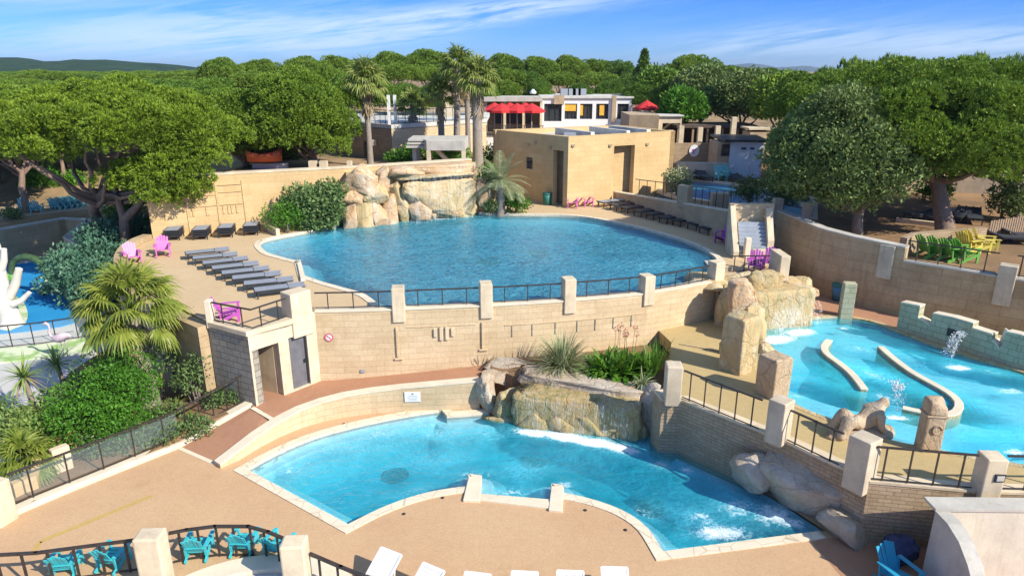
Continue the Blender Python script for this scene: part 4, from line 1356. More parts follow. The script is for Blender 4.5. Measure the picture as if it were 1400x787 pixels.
# white threshold lines across the ramp
for a, b, z in (((247, 612), (302, 636), .02), ((345, 557), (376, 574), .62)):
    pa, pb = P(a[0], a[1], z), P(b[0], b[1], z)
    pa.z = walk_z(pa.x, pa.y) + .006; pb.z = walk_z(pb.x, pb.y) + .006
    mb = MB(); mb.beam(pa, pb, .16, .012); struct(mb.build('threshold_strip', M['cream_clean']))
# notice on the parapet
sg = P(566, 536.5, .6)
def on_parapet(px):
    xs = [p.x for p in pw]
    k = min(range(len(pw) - 1), key=lambda i: abs((pw[i].x + pw[i + 1].x) / 2 - px)); return pw[k], pw[k + 1]
a, b = on_parapet(P(566, 540, .5).x); d = (b - a); d.z = 0; d.normalize(); nrm = Vector((d.y, -d.x, 0))
c = a + d * ((P(566, 540, .5).x - a.x) / d.x) + nrm * .03; c.z = .62
root = empty('notice_board', c, 'small white notice plate fixed to the ramp parapet above the pool deck', 'sign')
mb = MB(); mb.beam(c - d * .29, c + d * .29, .02, .40); mb.build('plate', M['white'], root)
mb = MB()
for i, (w_, z) in enumerate(((.10, .12), (.34, .03), (.40, -.03), (.30, -.09), (.36, -.14))):
    q = c + nrm * .012 + Vector((0, 0, z)); mb.beam(q - d * w_ / 2, q + d * w_ / 2, .004, .018 if i else .07)
mb.build('lettering', M['sign_grey'], root)

# ------------------------------------------------------------------ upper deck and the big pool
zuw = ZU - .09
UPP = [(356, 338, 0), (366, 348, 0), (385, 354, 0), (406, 359.5, 1), (411, 358, 1), (417, 380, 1), (440, 388, 0), (470, 396.5, 0), (500, 406, 0)]
inner = []
for i, (x, y) in enumerate(wf_xy):
    inner.append((x + .1, y + .42))
# where the left shore meets the wall
UPR = [(979, 366, 0), (980, 358, 0), (972, 350, 0), (955, 340, 0), (930, 330, 0), (900, 321, 0), (870, 313, 0), (835, 305, 0), (800, 299, 0), (765, 296, 0), (730, 295.5, 0), (700, 295, 0), (675, 294, 0), (655, 293, 1),
       (640, 291, 0), (560, 292, 0), (480, 300, 1), (455, 312, 1), (430, 317, 0), (400, 322.5, 0), (375, 327.5, 0), (360, 332, 0)]
up_raw = [P2(a, b, zuw) for a, b, s_ in UPP]; up_c = {i for i, q in enumerate(UPP) if q[2]}
meet = P2(531, 418, zuw)
front = [q for q in inner if q[0] > meet[0] + .3][:-1]
up_c.add(len(up_raw)); up_raw.append((meet[0], interp(meet[0], inner)))
for q in front: up_c.add(len(up_raw)); up_raw.append(q)
for a, b, s_ in UPR:
    if s_: up_c.add(len(up_raw))
    up_raw.append(P2(a, b, zuw))
up = smooth_poly(up_raw, .4, up_c)
deck_up = [(-19.4, 36.5), (-14.7, 38.8), (-9.7, 40.8), (-2.5, 44.8), (-2.5, 58), (13.5, 58), P2(916, 262, ZU), P2(838, 274, ZU), P2(1003, 331, ZU), (13.4, 38.4), (14.1, 36.5), P2(1066, 350, ZU), P2(1066, 382, ZU)] + \
          [(x, y + .2) for x, y in wf_xy][::-1] + [P2(424, 428, ZU), P2(397, 438, ZU), P2(338, 453, ZU), P2(282, 440, ZU), P2(235, 412, ZU), P2(180, 385, ZU), P2(158, 366, ZU), P2(156, 352, ZU), P2(165, 339, ZU), P2(185, 331, ZU)]
sheet('upper_deck', deck_up, ZU, M['deck_up'], [up], zb=ZU - .5)
def prof_up(x, y, d): return np.interp(d, [0, .4, .6, .9, 1.2, 2.2], [.25, .26, .5, .55, 1.3, 1.55])
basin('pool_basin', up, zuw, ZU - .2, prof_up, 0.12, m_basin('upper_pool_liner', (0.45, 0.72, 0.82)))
wm_up = m_water('upper_pool_water', (0.03, 0.78, 0.88), 0.85, 1.7, 1.25, (0.003, 0.28, 0.43), 0.5)
foamU = [foam_px(*q) for q in [(520, 302, ZU, 2.2, .28, .2, .8), (575, 299, ZU, 2.2, .3, .25, .95), (620, 295, ZU, 1.6, .3, .25, .9), (375, 345, ZU, 1.2, .4, 0, .4), (900, 360, ZU, 1.8, .8, 0, .36), (930, 380, ZU, 1.2, .5, 0, .42)]]
water('pool_water', up, zuw, 2.4, wm_up, foamU, .4, prof_up)
struct(coping('pool_coping', up, ZU + .035, .30, .25, M['coping'], skip=lambda i: lp is None or any(abs(up[i][1] - interp(up[i][0], inner)) < .12 and up[i][0] > meet[0] - .1 for _ in (0,))))
b = MB().prism([P2(a, c, ZU + .1) for a, c in ((406, 359), (411, 357.5), (417.5, 380.5), (411, 382))], ZU - .6, ZU + .12).build('pool_edge_block', M['cream_clean'], bevel=.015); struct(b)
for i, (px, py) in enumerate([(668, 357), (737, 346)]):
    v = P(px, py, zuw - 1.45); v.z = zuw - 1.46
    o = MB().lathe([(.7, 0), (.7, .04), (.1, .06)], v, 16).build('floor_drain', M['dark'])
    tag(o, ['dark drain grate on the large upper pool floor, nearer the terrace wall', 'dark drain grate on the large upper pool floor, nearer the tan building'][i], 'drain', 'drain grates on the pool floors')

# ------------------------------------------------------------------ terrace wall under the upper pool
root = empty('terrace_wall', (wf_xy[0][0], wf_xy[0][1], 0), 'long cream stone wall holding up the large upper pool, crowned by square pillars', 'wall')
TWALL = root
mb = MB(); mb.ribbon(wf_xy, 0.1, CREST, .40); mb.build('wall_face', M['stone'], root)
mb = MB(); mb.ribbon([(x, y - .03) for x, y in wf_xy], CREST + .001, CREST + .06, .46); mb.build('coping', M['cream_clean'], root)
def wall_at(px):
    xs = [a for a, b in WALLC]
    r = float(np.interp(px, xs, [b for a, b in WALLC]))
    return P(px, r, CREST)
def wall_dir(px):
    d = wall_at(px + 6) - wall_at(px - 6); d.z = 0; return d.normalized()
PIL = [(545, 391.5, .47, .62), (665, 385.5, .47, .62), (779, 379.5, .47, .64), (887, 375.5, .48, .62), (982, 357, .50, .5)]
for px, rt, w_, dn in PIL:
    p = wall_at(px); d = wall_dir(px); ang = math.atan2(d.y, d.x)
    c = p + Vector((-d.y, d.x, 0)) * .20
    zt = rowz(rt, c.y)
    mb = MB(); mb.box((c.x, c.y, (zt + CREST - dn + .15) / 2), (w_, .56, zt - CREST + dn - .15), ang); mb.build('pillar', M['cream'], root, bevel=.03)
# slim pilasters and relief blocks
for px, z0, z1, w_ in ((541, 1.55, 2.75, .09), (659, 1.75, 2.8, .07)):
    p = wall_at(px); d = wall_dir(px); q = p + Vector((d.y, -d.x, 0)) * .03
    MB().box((q.x, q.y, (z0 + z1) / 2), (w_, .08, z1 - z0), math.atan2(d.y, d.x)).build('relief', M['stone'], root, bevel=.01)
    MB().box((q.x + .03, q.y, z0 - .1), (.34, .07, .06), math.atan2(d.y, d.x)).build('relief', M['stone'], root, bevel=.01)
for px, z0, z1 in ((594, 2.3, 2.62), (602, 2.15, 2.68), (610, 2.15, 2.68), (618, 2.3, 2.62)):
    p = wall_at(px); d = wall_dir(px); q = p + Vector((d.y, -d.x, 0)) * .03
    MB().box((q.x, q.y, (z0 + z1) / 2), (.13, .09, z1 - z0), math.atan2(d.y, d.x)).build('relief', M['cream'], root, bevel=.01)
for px in (700, 728, 760, 790, 815, 840, 865):
    p = wall_at(px); d = wall_dir(px); q = p + Vector((d.y, -d.x, 0)) * .012
    MB().box((q.x, q.y, 2.35), (.035, .03, .46), math.atan2(d.y, d.x)).build('relief', M['greystone'], root)
for a, b, z in ((690, 880, 2.62), (555, 650, 2.72)):
    n_ = 8
    mb = MB()
    for i in range(n_):
        q0, q1 = wall_at(a + (b - a) * i / n_), wall_at(a + (b - a) * (i + 1) / n_)
        d = (q1 - q0).normalized(); o_ = Vector((d.y, -d.x, 0)) * .01
        mb.beam(Vector((q0.x, q0.y, z)) + o_, Vector((q1.x, q1.y, z)) + o_, .03, .04)
    mb.build('string_course', M['stone'], root)
# round no-smoking sign
p = wall_at(447); d = wall_dir(447); n_ = Vector((d.y, -d.x, 0)); c = p + n_ * .03; c.z = rowz(461, c.y)
root = empty('no_smoking_sign', c, 'round red and white no smoking sign on the terrace wall right of the grey door', 'sign')
def disc(r0, r1, z, m, name, seg=28):
    mb = MB()
    def q(r, a): return c + n_ * z + d * (r * math.cos(a)) + Vector((0, 0, r * math.sin(a)))
    for i in range(seg):
        a0, a1 = 6.2832 * i / seg, 6.2832 * (i + 1) / seg
        if r0 == 0: mb.face([q(0, 0), q(r1, a0), q(r1, a1)][::-1])
        else: mb.face([q(r0, a0), q(r1, a0), q(r1, a1), q(r0, a1)][::-1])
        mb.face([q(r1, a0), q(r1, a1), q(r1, a1) - n_ * .02, q(r1, a0) - n_ * .02])
    return mb.build(name, m, root, weld=False)
disc(0, .165, .0, M['white'], 'plate'); disc(.115, .165, .004, M['sign_red'], 'red_ring')
mb = MB(); k = Vector((0, 0, 1)); mb.beam(c + n_ * .008 - d * .085 + k * .085, c + n_ * .008 + d * .085 - k * .085, .004, .035); mb.build('red_bar', M['sign_red'], root)
mb = MB(); mb.beam(c + n_ * .006 - d * .08, c + n_ * .006 + d * .06, .004, .025); mb.build('cigarette', M['sign_grey'], root)
p = wall_at(490); d = wall_dir(490); q = p + Vector((d.y, -d.x, 0)) * .02
tag(MB().box((q.x, q.y, 1.0), (.16, .05, .12), math.atan2(d.y, d.x)).build('vent_grille', M['sign_grey']), 'small grey grille low on the terrace wall below the round sign', 'grille')
# railings on the wall
spans = [(430, 535, 3, 'between the corner pillar and the first wall pillar'), (555, 655, 3, 'over the small relief blocks'), (675, 769, 3, 'between the two middle wall pillars'),
         (789, 877, 3, 'above the agapanthus bed'), (897, 973, 4, 'nearest the tunnel mouth')]
for a, b, nb, lab in spans:
    n_ = 4
    bp = []
    for i in range(n_ + 1):
        px = a + (b - a) * i / n_; p = wall_at(px); d = wall_dir(px)
        bp.append(p + Vector((-d.y, d.x, 0)) * .2 + Vector((0, 0, .06)))
    h = .64
    railing(bp, h, 'dark railing on the terrace wall ' + lab, 'railings along the terrace wall', nb, .06)

# ------------------------------------------------------------------ pump room under the left corner of the deck
A_ = P(338, 455, CREST); B_ = P(396, 439, CREST); C_ = Vector((wf_xy[0][0], wf_xy[0][1], CREST)); G_ = P(284, 441, CREST)
root = empty('pump_room', (A_.x, A_.y, .5), 'cream stone pump room with a grey rough-block side under the deck corner', 'building')
PR = root
L1 = (Vector((C_.x, C_.y)) - Vector((A_.x, A_.y))).length
dd = (Vector((C_.x, C_.y)) - Vector((A_.x, A_.y))).normalized()
def u_at(px, row=540):
    # where the sight line of a column meets the front plane
    r = ray(px, row); ax, ay = A_.x, A_.y
    t_ = (ax * dd.y - ay * dd.x) / (r.x * dd.y - r.y * dd.x)
    return (Vector((r.x * t_, r.y * t_)) - Vector((ax, ay))).dot(dd)
u1, u2, u3, u4 = u_at(347, 500), u_at(384, 500), u_at(398, 500), u_at(423, 500)
print('pump', L1, u1, u2, u3, u4)
mb = MB(); mb.wall((A_.x, A_.y), (C_.x, C_.y), .2, CREST, .35, [(u1, u2, .2, 2.72), (u3, u4, .66, 2.75)]); mb.build('front_wall', M['cream'], root)
mb = MB(); mb.wall((G_.x, G_.y), (A_.x, A_.y), -.3, CREST - .14, .35); mb.build('side_wall', M['greystone'], root)
mb = MB(); mb.ribbon([(G_.x - .03, G_.y - .03), (A_.x - .02, A_.y - .05), (B_.x, B_.y - .05), (C_.x, C_.y - .04)], CREST - .135, CREST + .05, .5); mb.build('coping', M['cream'], root, bevel=.02)
nv = Vector((-dd.y, dd.x))
def fpt(u, k): q = Vector((A_.x, A_.y)) + dd * u + nv * k; return (q.x, q.y)
mb = MB(); mb.wall(fpt(u2 + .02, .36), fpt(.42, 2.3), .2, CREST - .2, .08); mb.build('inner_wall', M['tan'], root)  # darker tan puts the doorway's shade into the wall colour
mb = MB(); mb.wall(fpt(-.2, 3.0), fpt(u2 + 1.2, 3.0), .2, CREST - .2, .15); mb.build('back_wall', M['cream'], root)
mb = MB(); mb.prism([fpt(.1, .3), fpt(u2 + .9, .3), fpt(u2 + .9, 3.1), fpt(.1, 3.1)], .3, .615); mb.build('floor', M['soil'], root)
mb = MB(); q0, q1 = fpt(u3, .12), fpt(u4, .12); mb.wall(q0, q1, .66, 2.75, .06); dr = mb.build('door', M['greydoor'], root)
mb = MB()
e0, e1 = Vector((*fpt(u3 + .03, .10), 0)), Vector((*fpt(u4 - .03, .10), 0))
for a_, b_ in (((e0.x, e0.y, .70), (e0.x, e0.y, 2.7)), ((e1.x, e1.y, .70), (e1.x, e1.y, 2.7)), ((e0.x, e0.y, 2.72), (e1.x, e1.y, 2.72))): mb.beam(a_, b_, .05, .05)
o = mb.build('frame', M['dark'], dr, weld=False)
h_ = fpt(u4 - .12, .07); MB().box((h_[0], h_[1], 1.65), (.05, .06, .14)).build('handle', M['dark'], dr)
cpx = P(411, 420, CREST)
c = Vector((*fpt(u_at(412, 430), .25), 0)); zt = rowz(397, c.y)
mb = MB(); mb.box((c.x, c.y, (zt + CREST - .75) / 2), (.86, .66, zt - CREST + .75), math.atan2(dd.y, dd.x)); mb.build('corner_pillar', M['cream'], root, bevel=.03)
gp = P(287, 441, CREST); zt = rowz(411, gp.y)
mb = MB(); mb.box((gp.x, gp.y + .1, (zt + CREST - .2) / 2), (.22, .3, zt - CREST + .2)); mb.build('end_pillar', M['cream_clean'], root, bevel=.02)
p0 = Vector((gp.x + .15, gp.y, CREST + .05)); p1 = Vector((A_.x + .12, A_.y + .22, CREST + .05)); p2 = Vector((*fpt(u_at(396, 430) , .2), CREST + .05))
railing([p0, p1], .72, 'dark metal railing over the rough-block side of the pump room', 'railings round the pump room roof', 2, .06)
railing([p1, p2], .72, 'dark metal railing over the dark pump room opening', 'railings round the pump room roof', 2, .06)

# ------------------------------------------------------------------ right plateau and wading pool
zww = ZP - .07
WPX = [(1030, 462, 0), (1050, 448, 0), (1085, 440, 0), (1115, 436, 0), (1150, 435, 0), (1190, 441, 0), (1225, 453, 0), (1290, 478, 0), (1400, 512, 0), (1480, 542, 1), (1480, 652, 1), (1400, 638, 0), (1330, 626, 0), (1260, 613, 0),
       (1205, 601, 0), (1150, 580, 0), (1100, 561, 0), (1074, 545, 0), (1055, 522, 0), (1048, 495, 0), (1036, 475, 0)]
wp = smooth_poly([P2(a, b, zww) for a, b, s_ in WPX], .35, {i for i, q in enumerate(WPX) if q[2]})
EW = [(13.9, 35.2), (14.6, 31.7), (15.4, 30.2), (17.0, 28.5), (18.9, 26.8), (20.9, 25.2), (26, 22.0)]
PLF = [(905, 548), (932, 549), (1040, 591), (1075, 606), (1150, 641), (1188, 660), (1330, 673), (1400, 676)]
pl_front = [P(a, b, ZP + .05) for a, b in PLF]
plateau = [(p.x, p.y + .05) for p in pl_front] + [(22, 14.6), (30, 14.6), (30, 22)] + EW[::-1] + [(13.0, 38.0), (11, 36), (8.4, 31), (6.0, 26.9), P2(918, 468, ZP)]
sheet('plateau_deck', plateau, ZP, M['plateau'], [wp], zb=ZP - .5)
cA, cB, cC = P(1125, 512, ZP), P(1235, 520, ZP), P(1370, 590, ZP)
def prof_w(x, y, d):
    def g(c, rx, ry, ro):
        dx, dy = x - c.x, y - c.y; u = (dx * math.cos(ro) + dy * math.sin(ro)) / rx; v = (-dx * math.sin(ro) + dy * math.cos(ro)) / ry
        return np.exp(-(u * u + v * v) ** 2)
    return .36 + .7 * g(cA, 1.9, .9, -.9) + .9 * g(cB, 2.6, .85, -.85) + .7 * g(cC, 1.5, .6, .1) + .35 * g(P(1290, 490, ZP), 3.5, .5, -.6)
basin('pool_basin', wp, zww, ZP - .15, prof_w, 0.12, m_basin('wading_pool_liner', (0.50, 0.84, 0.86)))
foamW = [foam_px(*q) for q in [(1060, 462, ZP, 1.2, .5, .3, 1.15), (1095, 452, ZP, .9, .45, .3, 1.1), (1040, 475, ZP, .6, .4, 0, .9), (1310, 500, ZP, .5, .3, 0, 1.1), (1153, 446, ZP, .35, .2, 0, .9), (1225, 568, ZP, .5, .25, 0, .95), (1195, 510, ZP, .9, .5, -.9, .55), (1175, 475, ZP, .7, .8, -.9, .5),
    (1090, 540, ZP, .4, .2, 0, .7), (1380, 532, ZP, .8, .3, 0, .75), (1390, 615, ZP, .5, .25, 0, .85), (1350, 505, ZP, .9, .4, -.5, .45), (1080, 515, ZP, .8, .3, 0, .45), (1210, 540, ZP, .6, .5, 0, .6)]]
water('pool_water', wp, zww, 2.2, m_water('wading_pool_water', (0.05, 0.74, 0.92), 0.55, 0.3, 1.3, (0.03, 0.62, 0.78), 0.66), foamW, .25, prof_w)
struct(coping('pool_coping', wp, ZP + .012, .20, .2, M['rock_gold'], skip=lambda i: False))
struct(sheet('walkway', [P2(1108, 398, ZP), P2(1150, 411, ZP), P2(1225, 430, ZP), P2(1300, 462, ZP), P2(1225, 447, ZP), P2(1190, 436, ZP), P2(1150, 430, ZP), P2(1112, 431, ZP), P2(1085, 434, ZP), P2(1062, 420, ZP), (12.2, 33), (13.3, 36), (14.3, 32)], ZP + .004, M['walk']))
# curved low walls in the wading pool
for k, (pts, lab) in enumerate((([(1134, 463), (1127, 472), (1131, 482), (1147, 494), (1162, 506), (1172, 517), (1182, 530)], 'short S-shaped low stone wall standing in the wading pool'),
                 ([(1204, 472), (1222, 488), (1248, 507), (1275, 522), (1298, 535), (1311, 548), (1308, 560), (1290, 565), (1262, 561), (1234, 555)], 'long hook-shaped low stone wall curving through the wading pool'))):
    ln = smooth_line([P(a, b, ZP + .08) for a, b in pts], .25)
    mb = MB(); half = .115
    L, Rr = [], []
    for i, p in enumerate(ln):
        d = (ln[min(i + 1, len(ln) - 1)] - ln[max(0, i - 1)]); d.z = 0; d.normalize(); nq = Vector((-d.y, d.x, 0)) * half
        L.append(p + nq); Rr.append(p - nq)
    poly = [(p.x, p.y) for p in Rr] + [(p.x, p.y) for p in L[::-1]]
    n_ = len(ln)
    root = empty('pool_divider', ln[0], lab, 'low wall')
    for z0, z1, kk, mm, nm in ((ZP - 1.2, ZP + .01, 1.0, 'rock_gold', 'wall_body'), (ZP + .011, ZP + .06, 1.15, 'cream_clean', 'coping')):
        mb = MB(); vs_ = []; fs = []
        for i in range(n_):
            mid = (L[i] + Rr[i]) / 2
            a, b = mid + (Rr[i] - mid) * kk, mid + (L[i] - mid) * kk
            vs_ += [(a.x, a.y, z0), (b.x, b.y, z0), (b.x, b.y, z1), (a.x, a.y, z1)]
        for i in range(n_ - 1):
            o_ = i * 4; q = o_ + 4
            fs += [(o_, q, q + 3, o_ + 3), (o_ + 3, q + 3, q + 2, o_ + 2), (o_ + 2, q + 2, q + 1, o_ + 1)]
        fs += [(0, 3, 2, 1), (o_ + 4, o_ + 5, o_ + 6, o_ + 7)]
        mb.mesh_idx(vs_, fs); mb.build(nm, M[mm], root, bevel=.02)

# retaining wall between lower pool and plateau, with its pillars
path = [(p.x, p.y) for p in pl_front]
start = (P2(903, 546, ZP + .05)[0] - .1, P2(903, 546, ZP + .05)[1] + .6)
root = empty('retaining_wall', (path[0][0], path[0][1], 0), 'brown small-brick retaining wall in shade along the lower pool', 'wall')
mb = MB(); mb.ribbon([start] + path + [(22, 14.55)], -1.6, ZP + .05, .34); mb.build('wall_face', M['brick'], root)
mb = MB(); mb.ribbon([(x, y - .02) for x, y in [start] + path + [(22, 14.55)]], ZP + .051, ZP + .12, .40); mb.build('coping', M['cream'], root)
def pil_at(px, row_base, row_top, w_, dpt, z0, ang=None, m='wallgrey', dy=.2, bz=ZP + .1):
    p = P(px, row_base, bz)
    k = min(range(len(pl_front) - 1), key=lambda i: abs((PLF[i][0] + PLF[i + 1][0]) / 2 - px))
    dv = (pl_front[k + 1] - pl_front[k]); dv.z = 0; dv.normalize(); ang = math.atan2(dv.y, dv.x)
    p = p + Vector((-dv.y, dv.x, 0)) * .17; zt = rowz(row_top, p.y - dpt * .3)
    mb = MB(); mb.box((p.x, p.y, (zt + z0) / 2), (w_, dpt, zt - z0), ang); return mb.build('pillar', M[m], root, bevel=.035)
pil_at(919, 550, 500, .50, .55, ZP - .0, -.35)
pil_at(1058, 602, 549, .52, .55, ZP - .0, -.45)
pil_at(1170, 652, 601, .60, .58, ZP - .3, -.15, dy=.22)
pil_at(1352, 674, 626, .50, .5, ZP - .3, -.05, 'cream', dy=.22)
lampc = P(1357, 645, ZP + .6); lampc.y = P(1352, 674, ZP + .1).y - .06
root = empty('wall_lamp', lampc, 'small square bulkhead lamp on the front of the rightmost walkway pillar', 'lamp')
mb = MB(); mb.box(lampc, (.26, .10, .22)); mb.build('frame', M['dark'], root, bevel=.01)
mb = MB(); mb.box(lampc + Vector((0, -.055, 0)), (.19, .03, .14)); mb.build('diffuser', M['greycap'], root, bevel=.01)
for (a, b, nb, lab) in (((934, 547), (1040, 591), 5, 'along the shaded retaining wall, beside the agapanthus bed'), ((1078, 606), (1150, 641), 3, 'above the grey boulders by the lower pool'), ((1192, 660), (1333, 673), 4, 'in front of the carved stone column')):
    pa, pb = P(a[0], a[1], ZP + .12), P(b[0], b[1], ZP + .12)
    pa.y += .15; pb.y += .15
    railing([pa, (pa + pb) / 2, pb], .98, 'dark metal walkway railing ' + lab, 'railings along the plateau walkway', nb, .05)
pa = P(1372, 674, ZP + .12); pa.y += .15
railing([pa, Vector((16, pa.y - .1, ZP + .12))], .98, 'dark metal walkway railing cut by the right edge of the view', 'railings along the plateau walkway', 3, .05)

# ------------------------------------------------------------------ east terrace, its wall, far pool
FPX = [(905, 262, 1), (925, 252, 0), (940, 247, 0), (1000, 253, 0), (1060, 262, 0), (1110, 272, 1), (1110, 300, 1), (1040, 284, 1), (980, 278, 1), (930, 270, 1)]
fp_raw = [P2(a, b, ZT - .1) for a, b, s_ in FPX]
fp = fp_raw
ewtop = [5.0, 4.85, 4.8, 4.7, 4.15, 4.1, 4.0]
terr = [(x + .15, y + .15) for x, y in EW] + [(60, 12), (60, 72), (-2, 72), (-2, 58.5), (13.6, 58.5), P2(920, 262, ZT), P2(845, 273, ZT), P2(1003, 318, ZT), (13.0, 38.0)]
bv = P2(845, 270, ZU)
terr = [(x + .15, y + .15) for x, y in EW] + [(60, 12), (60, 72), (-2.3, 72), (-2.3, 58.2), (13.8, 58.2), (12.2, 48.6), (11.0, 46.2), (12.6, 39.2), (13.3, 38.1), (13.5, 36.2)]
terr = terr[::-1] if False else terr
sheet('terrace_ground', terr, ZT, M['forest_floor'], [fp], zb=1.5)
basin('pool_basin', fp, ZT - .1, ZT - .2, lambda x, y, d: np.interp(d, [0, .4, .8], [.3, .3, 1.2]), .25, m_basin('far_pool_liner', (0.34, 0.64, 0.82)))
water('pool_water', fp, ZT - .1, 2.0, m_water('far_pool_water', (0.05, 0.50, 0.86), 0.5, .6, .8, (0.02, 0.28, 0.55), 0.45), (), .8)
struct(coping('pool_coping', fp, ZT + .05, .35, .25, M['cream_clean']))
root = empty('east_wall', (EW[1][0], EW[1][1], ZP), 'tall weathered stone wall in shade behind the wading pool', 'wall')
mb = MB(); mb.ribbon(EW[::-1], ZP - .6, ewtop[::-1], -.42)
def rev_ribbon(path, zb, zt, t_):
    """ribbon whose visible face is on the left of travel: run it backwards"""
    return MB().ribbon(list(path)[::-1], zb if isinstance(zb, (int, float)) else list(zb)[::-1], list(zt)[::-1] if not isinstance(zt, (int, float)) else zt, t_)
# face must look to the south-west: travel from far to near keeps it on the right-hand side
ewf = EW[:4]; ewz = ewtop[:4]
mb = MB(); mb.ribbon(ewf, ZP - .6, ewz, .42); mb.build('wall_face', M['backwall'], root)
mb = MB(); mb.ribbon(EW[3:], ZP - .6, [4.1, 4.1, 4.05, 4.0], .42); mb.build('wall_face', M['backwall'], root)
mb = MB(); mb.ribbon([(x - .02, y - .02) for x, y in ewf], [z + .001 for z in ewz], [z + .07 for z in ewz], .48); mb.build('coping', M['greycap'], root)
mb = MB(); mb.ribbon([(x - .02, y - .02) for x, y in EW[3:]], [4.101, 4.101, 4.051, 4.001], [4.17, 4.17, 4.12, 4.07], .48); mb.build('coping', M['greycap'], root)
for (px, rt, rb, w_) in ((1210, 335, 380, .62), (1372, 363, 417, .62)):
    # find the wall point on this column's sight line
    best = None
    for i in range(len(EW) - 1):
        for k in range(21):
            q = Vector(EW[i]).lerp(Vector(EW[i + 1]), k / 20)
            r = ray(px, (rt + rb) / 2); dev = abs(q.x / q.y - r.x / r.y)
            if best is None or dev < best[0]: best = (dev, q, Vector(EW[i + 1]) - Vector(EW[i]))
    q, dv = best[1], best[2].normalized(); c = q + Vector((-dv.y, dv.x)) * .17
    z1, z0 = rowz(rt, q.y), rowz(rb, q.y)
    mb = MB(); mb.box((c.x, c.y, (z0 + z1) / 2), (w_, .54, z1 - z0), math.atan2(dv.y, dv.x)); mb.build('pillar', M['wallgrey'], root, bevel=.03)
def ew_pt(px):
    best = None
    for i in range(len(EW) - 1):
        for k in range(41):
            q = Vector(EW[i]).lerp(Vector(EW[i + 1]), k / 40); r = ray(px, 380); dev = abs(q.x / q.y - r.x / r.y)
            if best is None or dev < best[0]: best = (dev, q, (Vector(EW[i + 1]) - Vector(EW[i])).normalized())
    q = best[1] + Vector((-best[2].y, best[2].x)) * .2; return Vector((q.x, q.y, 4.17))
a, b = ew_pt(1232), ew_pt(1360)
railing([a, (a + b) / 2 + Vector((0, 0, 0)), b], .85, 'dark metal railing on the east wall in front of the green armchairs', 'railings on the east wall', 4, .05)
a, b = ew_pt(1384), ew_pt(1450)
railing([a, b], .85, 'dark metal railing on the east wall right of the last grey pillar', 'railings on the east wall', 4, .05)

# wall behind the right-hand loungers
w0, w1 = P(838, 276, ZU), P(1003, 332, ZU)
za, zb_ = rowz(263, w0.y), rowz(291, w1.y)
root = empty('ramp_wall', w0, 'sloping tan wall behind the row of dark loungers', 'wall')
mb = MB(); mb.ribbon([(w0.x, w0.y), ((w0.x + w1.x) / 2, (w0.y + w1.y) / 2), (w1.x, w1.y)], ZU - .3, [za, (za + zb_) / 2, zb_], .35)
mb.build('wall_face', M['tan'], root)
mb = MB(); mb.ribbon([(w0.x - .02, w0.y - .02), (w1.x - .02, w1.y - .02)], [za + .001, zb_ + .001], [za + .07, zb_ + .07], .42); mb.build('coping', M['cream_clean'], root)
def wl(px, row):
    # point on the wall line for a column
    r = ray(px, row); d = Vector((w1.x - w0.x, w1.y - w0.y)); 
    t_ = (w0.x * d.y - w0.y * d.x) / (r.x * d.y - r.y * d.x); q = Vector((r.x * t_, r.y * t_))
    k = (q - Vector((w0.x, w0.y))).length / d.length
    return Vector((q.x + .15, q.y + .1, za + (zb_ - za) * k + .07))
mb = MB(); q = wl(934, 260); mb.box((q.x, q.y, q.z + .35), (.75, .5, 1.3), -.9); mb.build('pillar', M['tan'], root, bevel=.02)
railing([wl(866, 255), wl(895, 260), wl(922, 265)], 1.0, 'dark railing on the sloping wall beside the tall doorway of the tan building', 'railings above the dark loungers', 5, .05)
railing([wl(944, 262), wl(972, 270), wl(1001, 280)], 1.0, 'dark railing on the sloping wall in front of the far blue pool', 'railings above the dark loungers', 6, .05)

# ================================================================== stairs, bridge at the east end of the upper deck
s0, s1 = P(1034, 352, ZU), P(1030, 303, ZT + .9)
root = empty('stair', s0, 'grey blue stair between cream walls at the right end of the upper deck', 'stairs')
up_d = Vector((s1.x - s0.x, s1.y - s0.y, 0)); Ls = up_d.length; up_d.normalize(); sd = Vector((up_d.y, -up_d.x, 0))
mb = MB(); ns = 9; zr = (ZT + .9 - ZU) / ns
for i in range(ns):
    c = s0 + up_d * (Ls * (i + .5) / ns); hh = zr * (i + 1) + .3
    mb.box((c.x, c.y, ZU - .3 + hh / 2), (1.55, Ls / ns, hh), math.atan2(sd.y, sd.x))
mb.build('steps', M['stairgrey'], root)
def side(px0, r0, px1, r1, zt0, zt1, name, m, t_=.3):
    a, b = P(px0, r0, ZU), P(px1, r1, ZU)
    mb = MB(); mb.ribbon([(a.x, a.y), (b.x, b.y)], ZU - .3, [zt0, zt1], t_); return mb.build(name, M[m], root)
lw0 = s0 - sd * .95; lw1 = s1 - sd * .95; rw0 = s0 + sd * .85; rw1 = s1 + sd * .85
mb = MB(); mb.ribbon([(lw0.x, lw0.y - .3), (lw0.x + .1, lw0.y + .6), (lw1.x, lw1.y)], ZU - .3, [ZU + .35, ZU + 1.2, ZT + 1.7], .26); mb.build('side_wall', M['cream'], root)
mb = MB(); mb.ribbon([(rw0.x, rw0.y + .2), (rw1.x, rw1.y)], ZU - .3, [ZU + .8, ZT + 1.6], .3); mb.build('side_wall', M['cream'], root)
mb = MB(); mb.ribbon([(lw1.x - .2, lw1.y + .1), (rw1.x + .2, rw1.y + .3)], ZU, ZT + 1.75, .3); mb.build('back_wall', M['stone'], root)
pz = P(1020, 352, ZU); tag(MB().box((pz.x, pz.y, ZU + .5), (.28, .28, 1.0)).build('stone_post', M['cream_clean'], bevel=.03), 'short cream post at the foot of the grey blue stair', 'post')
b0, b1 = P(1040, 340, ZU), P(1062, 346, ZU)
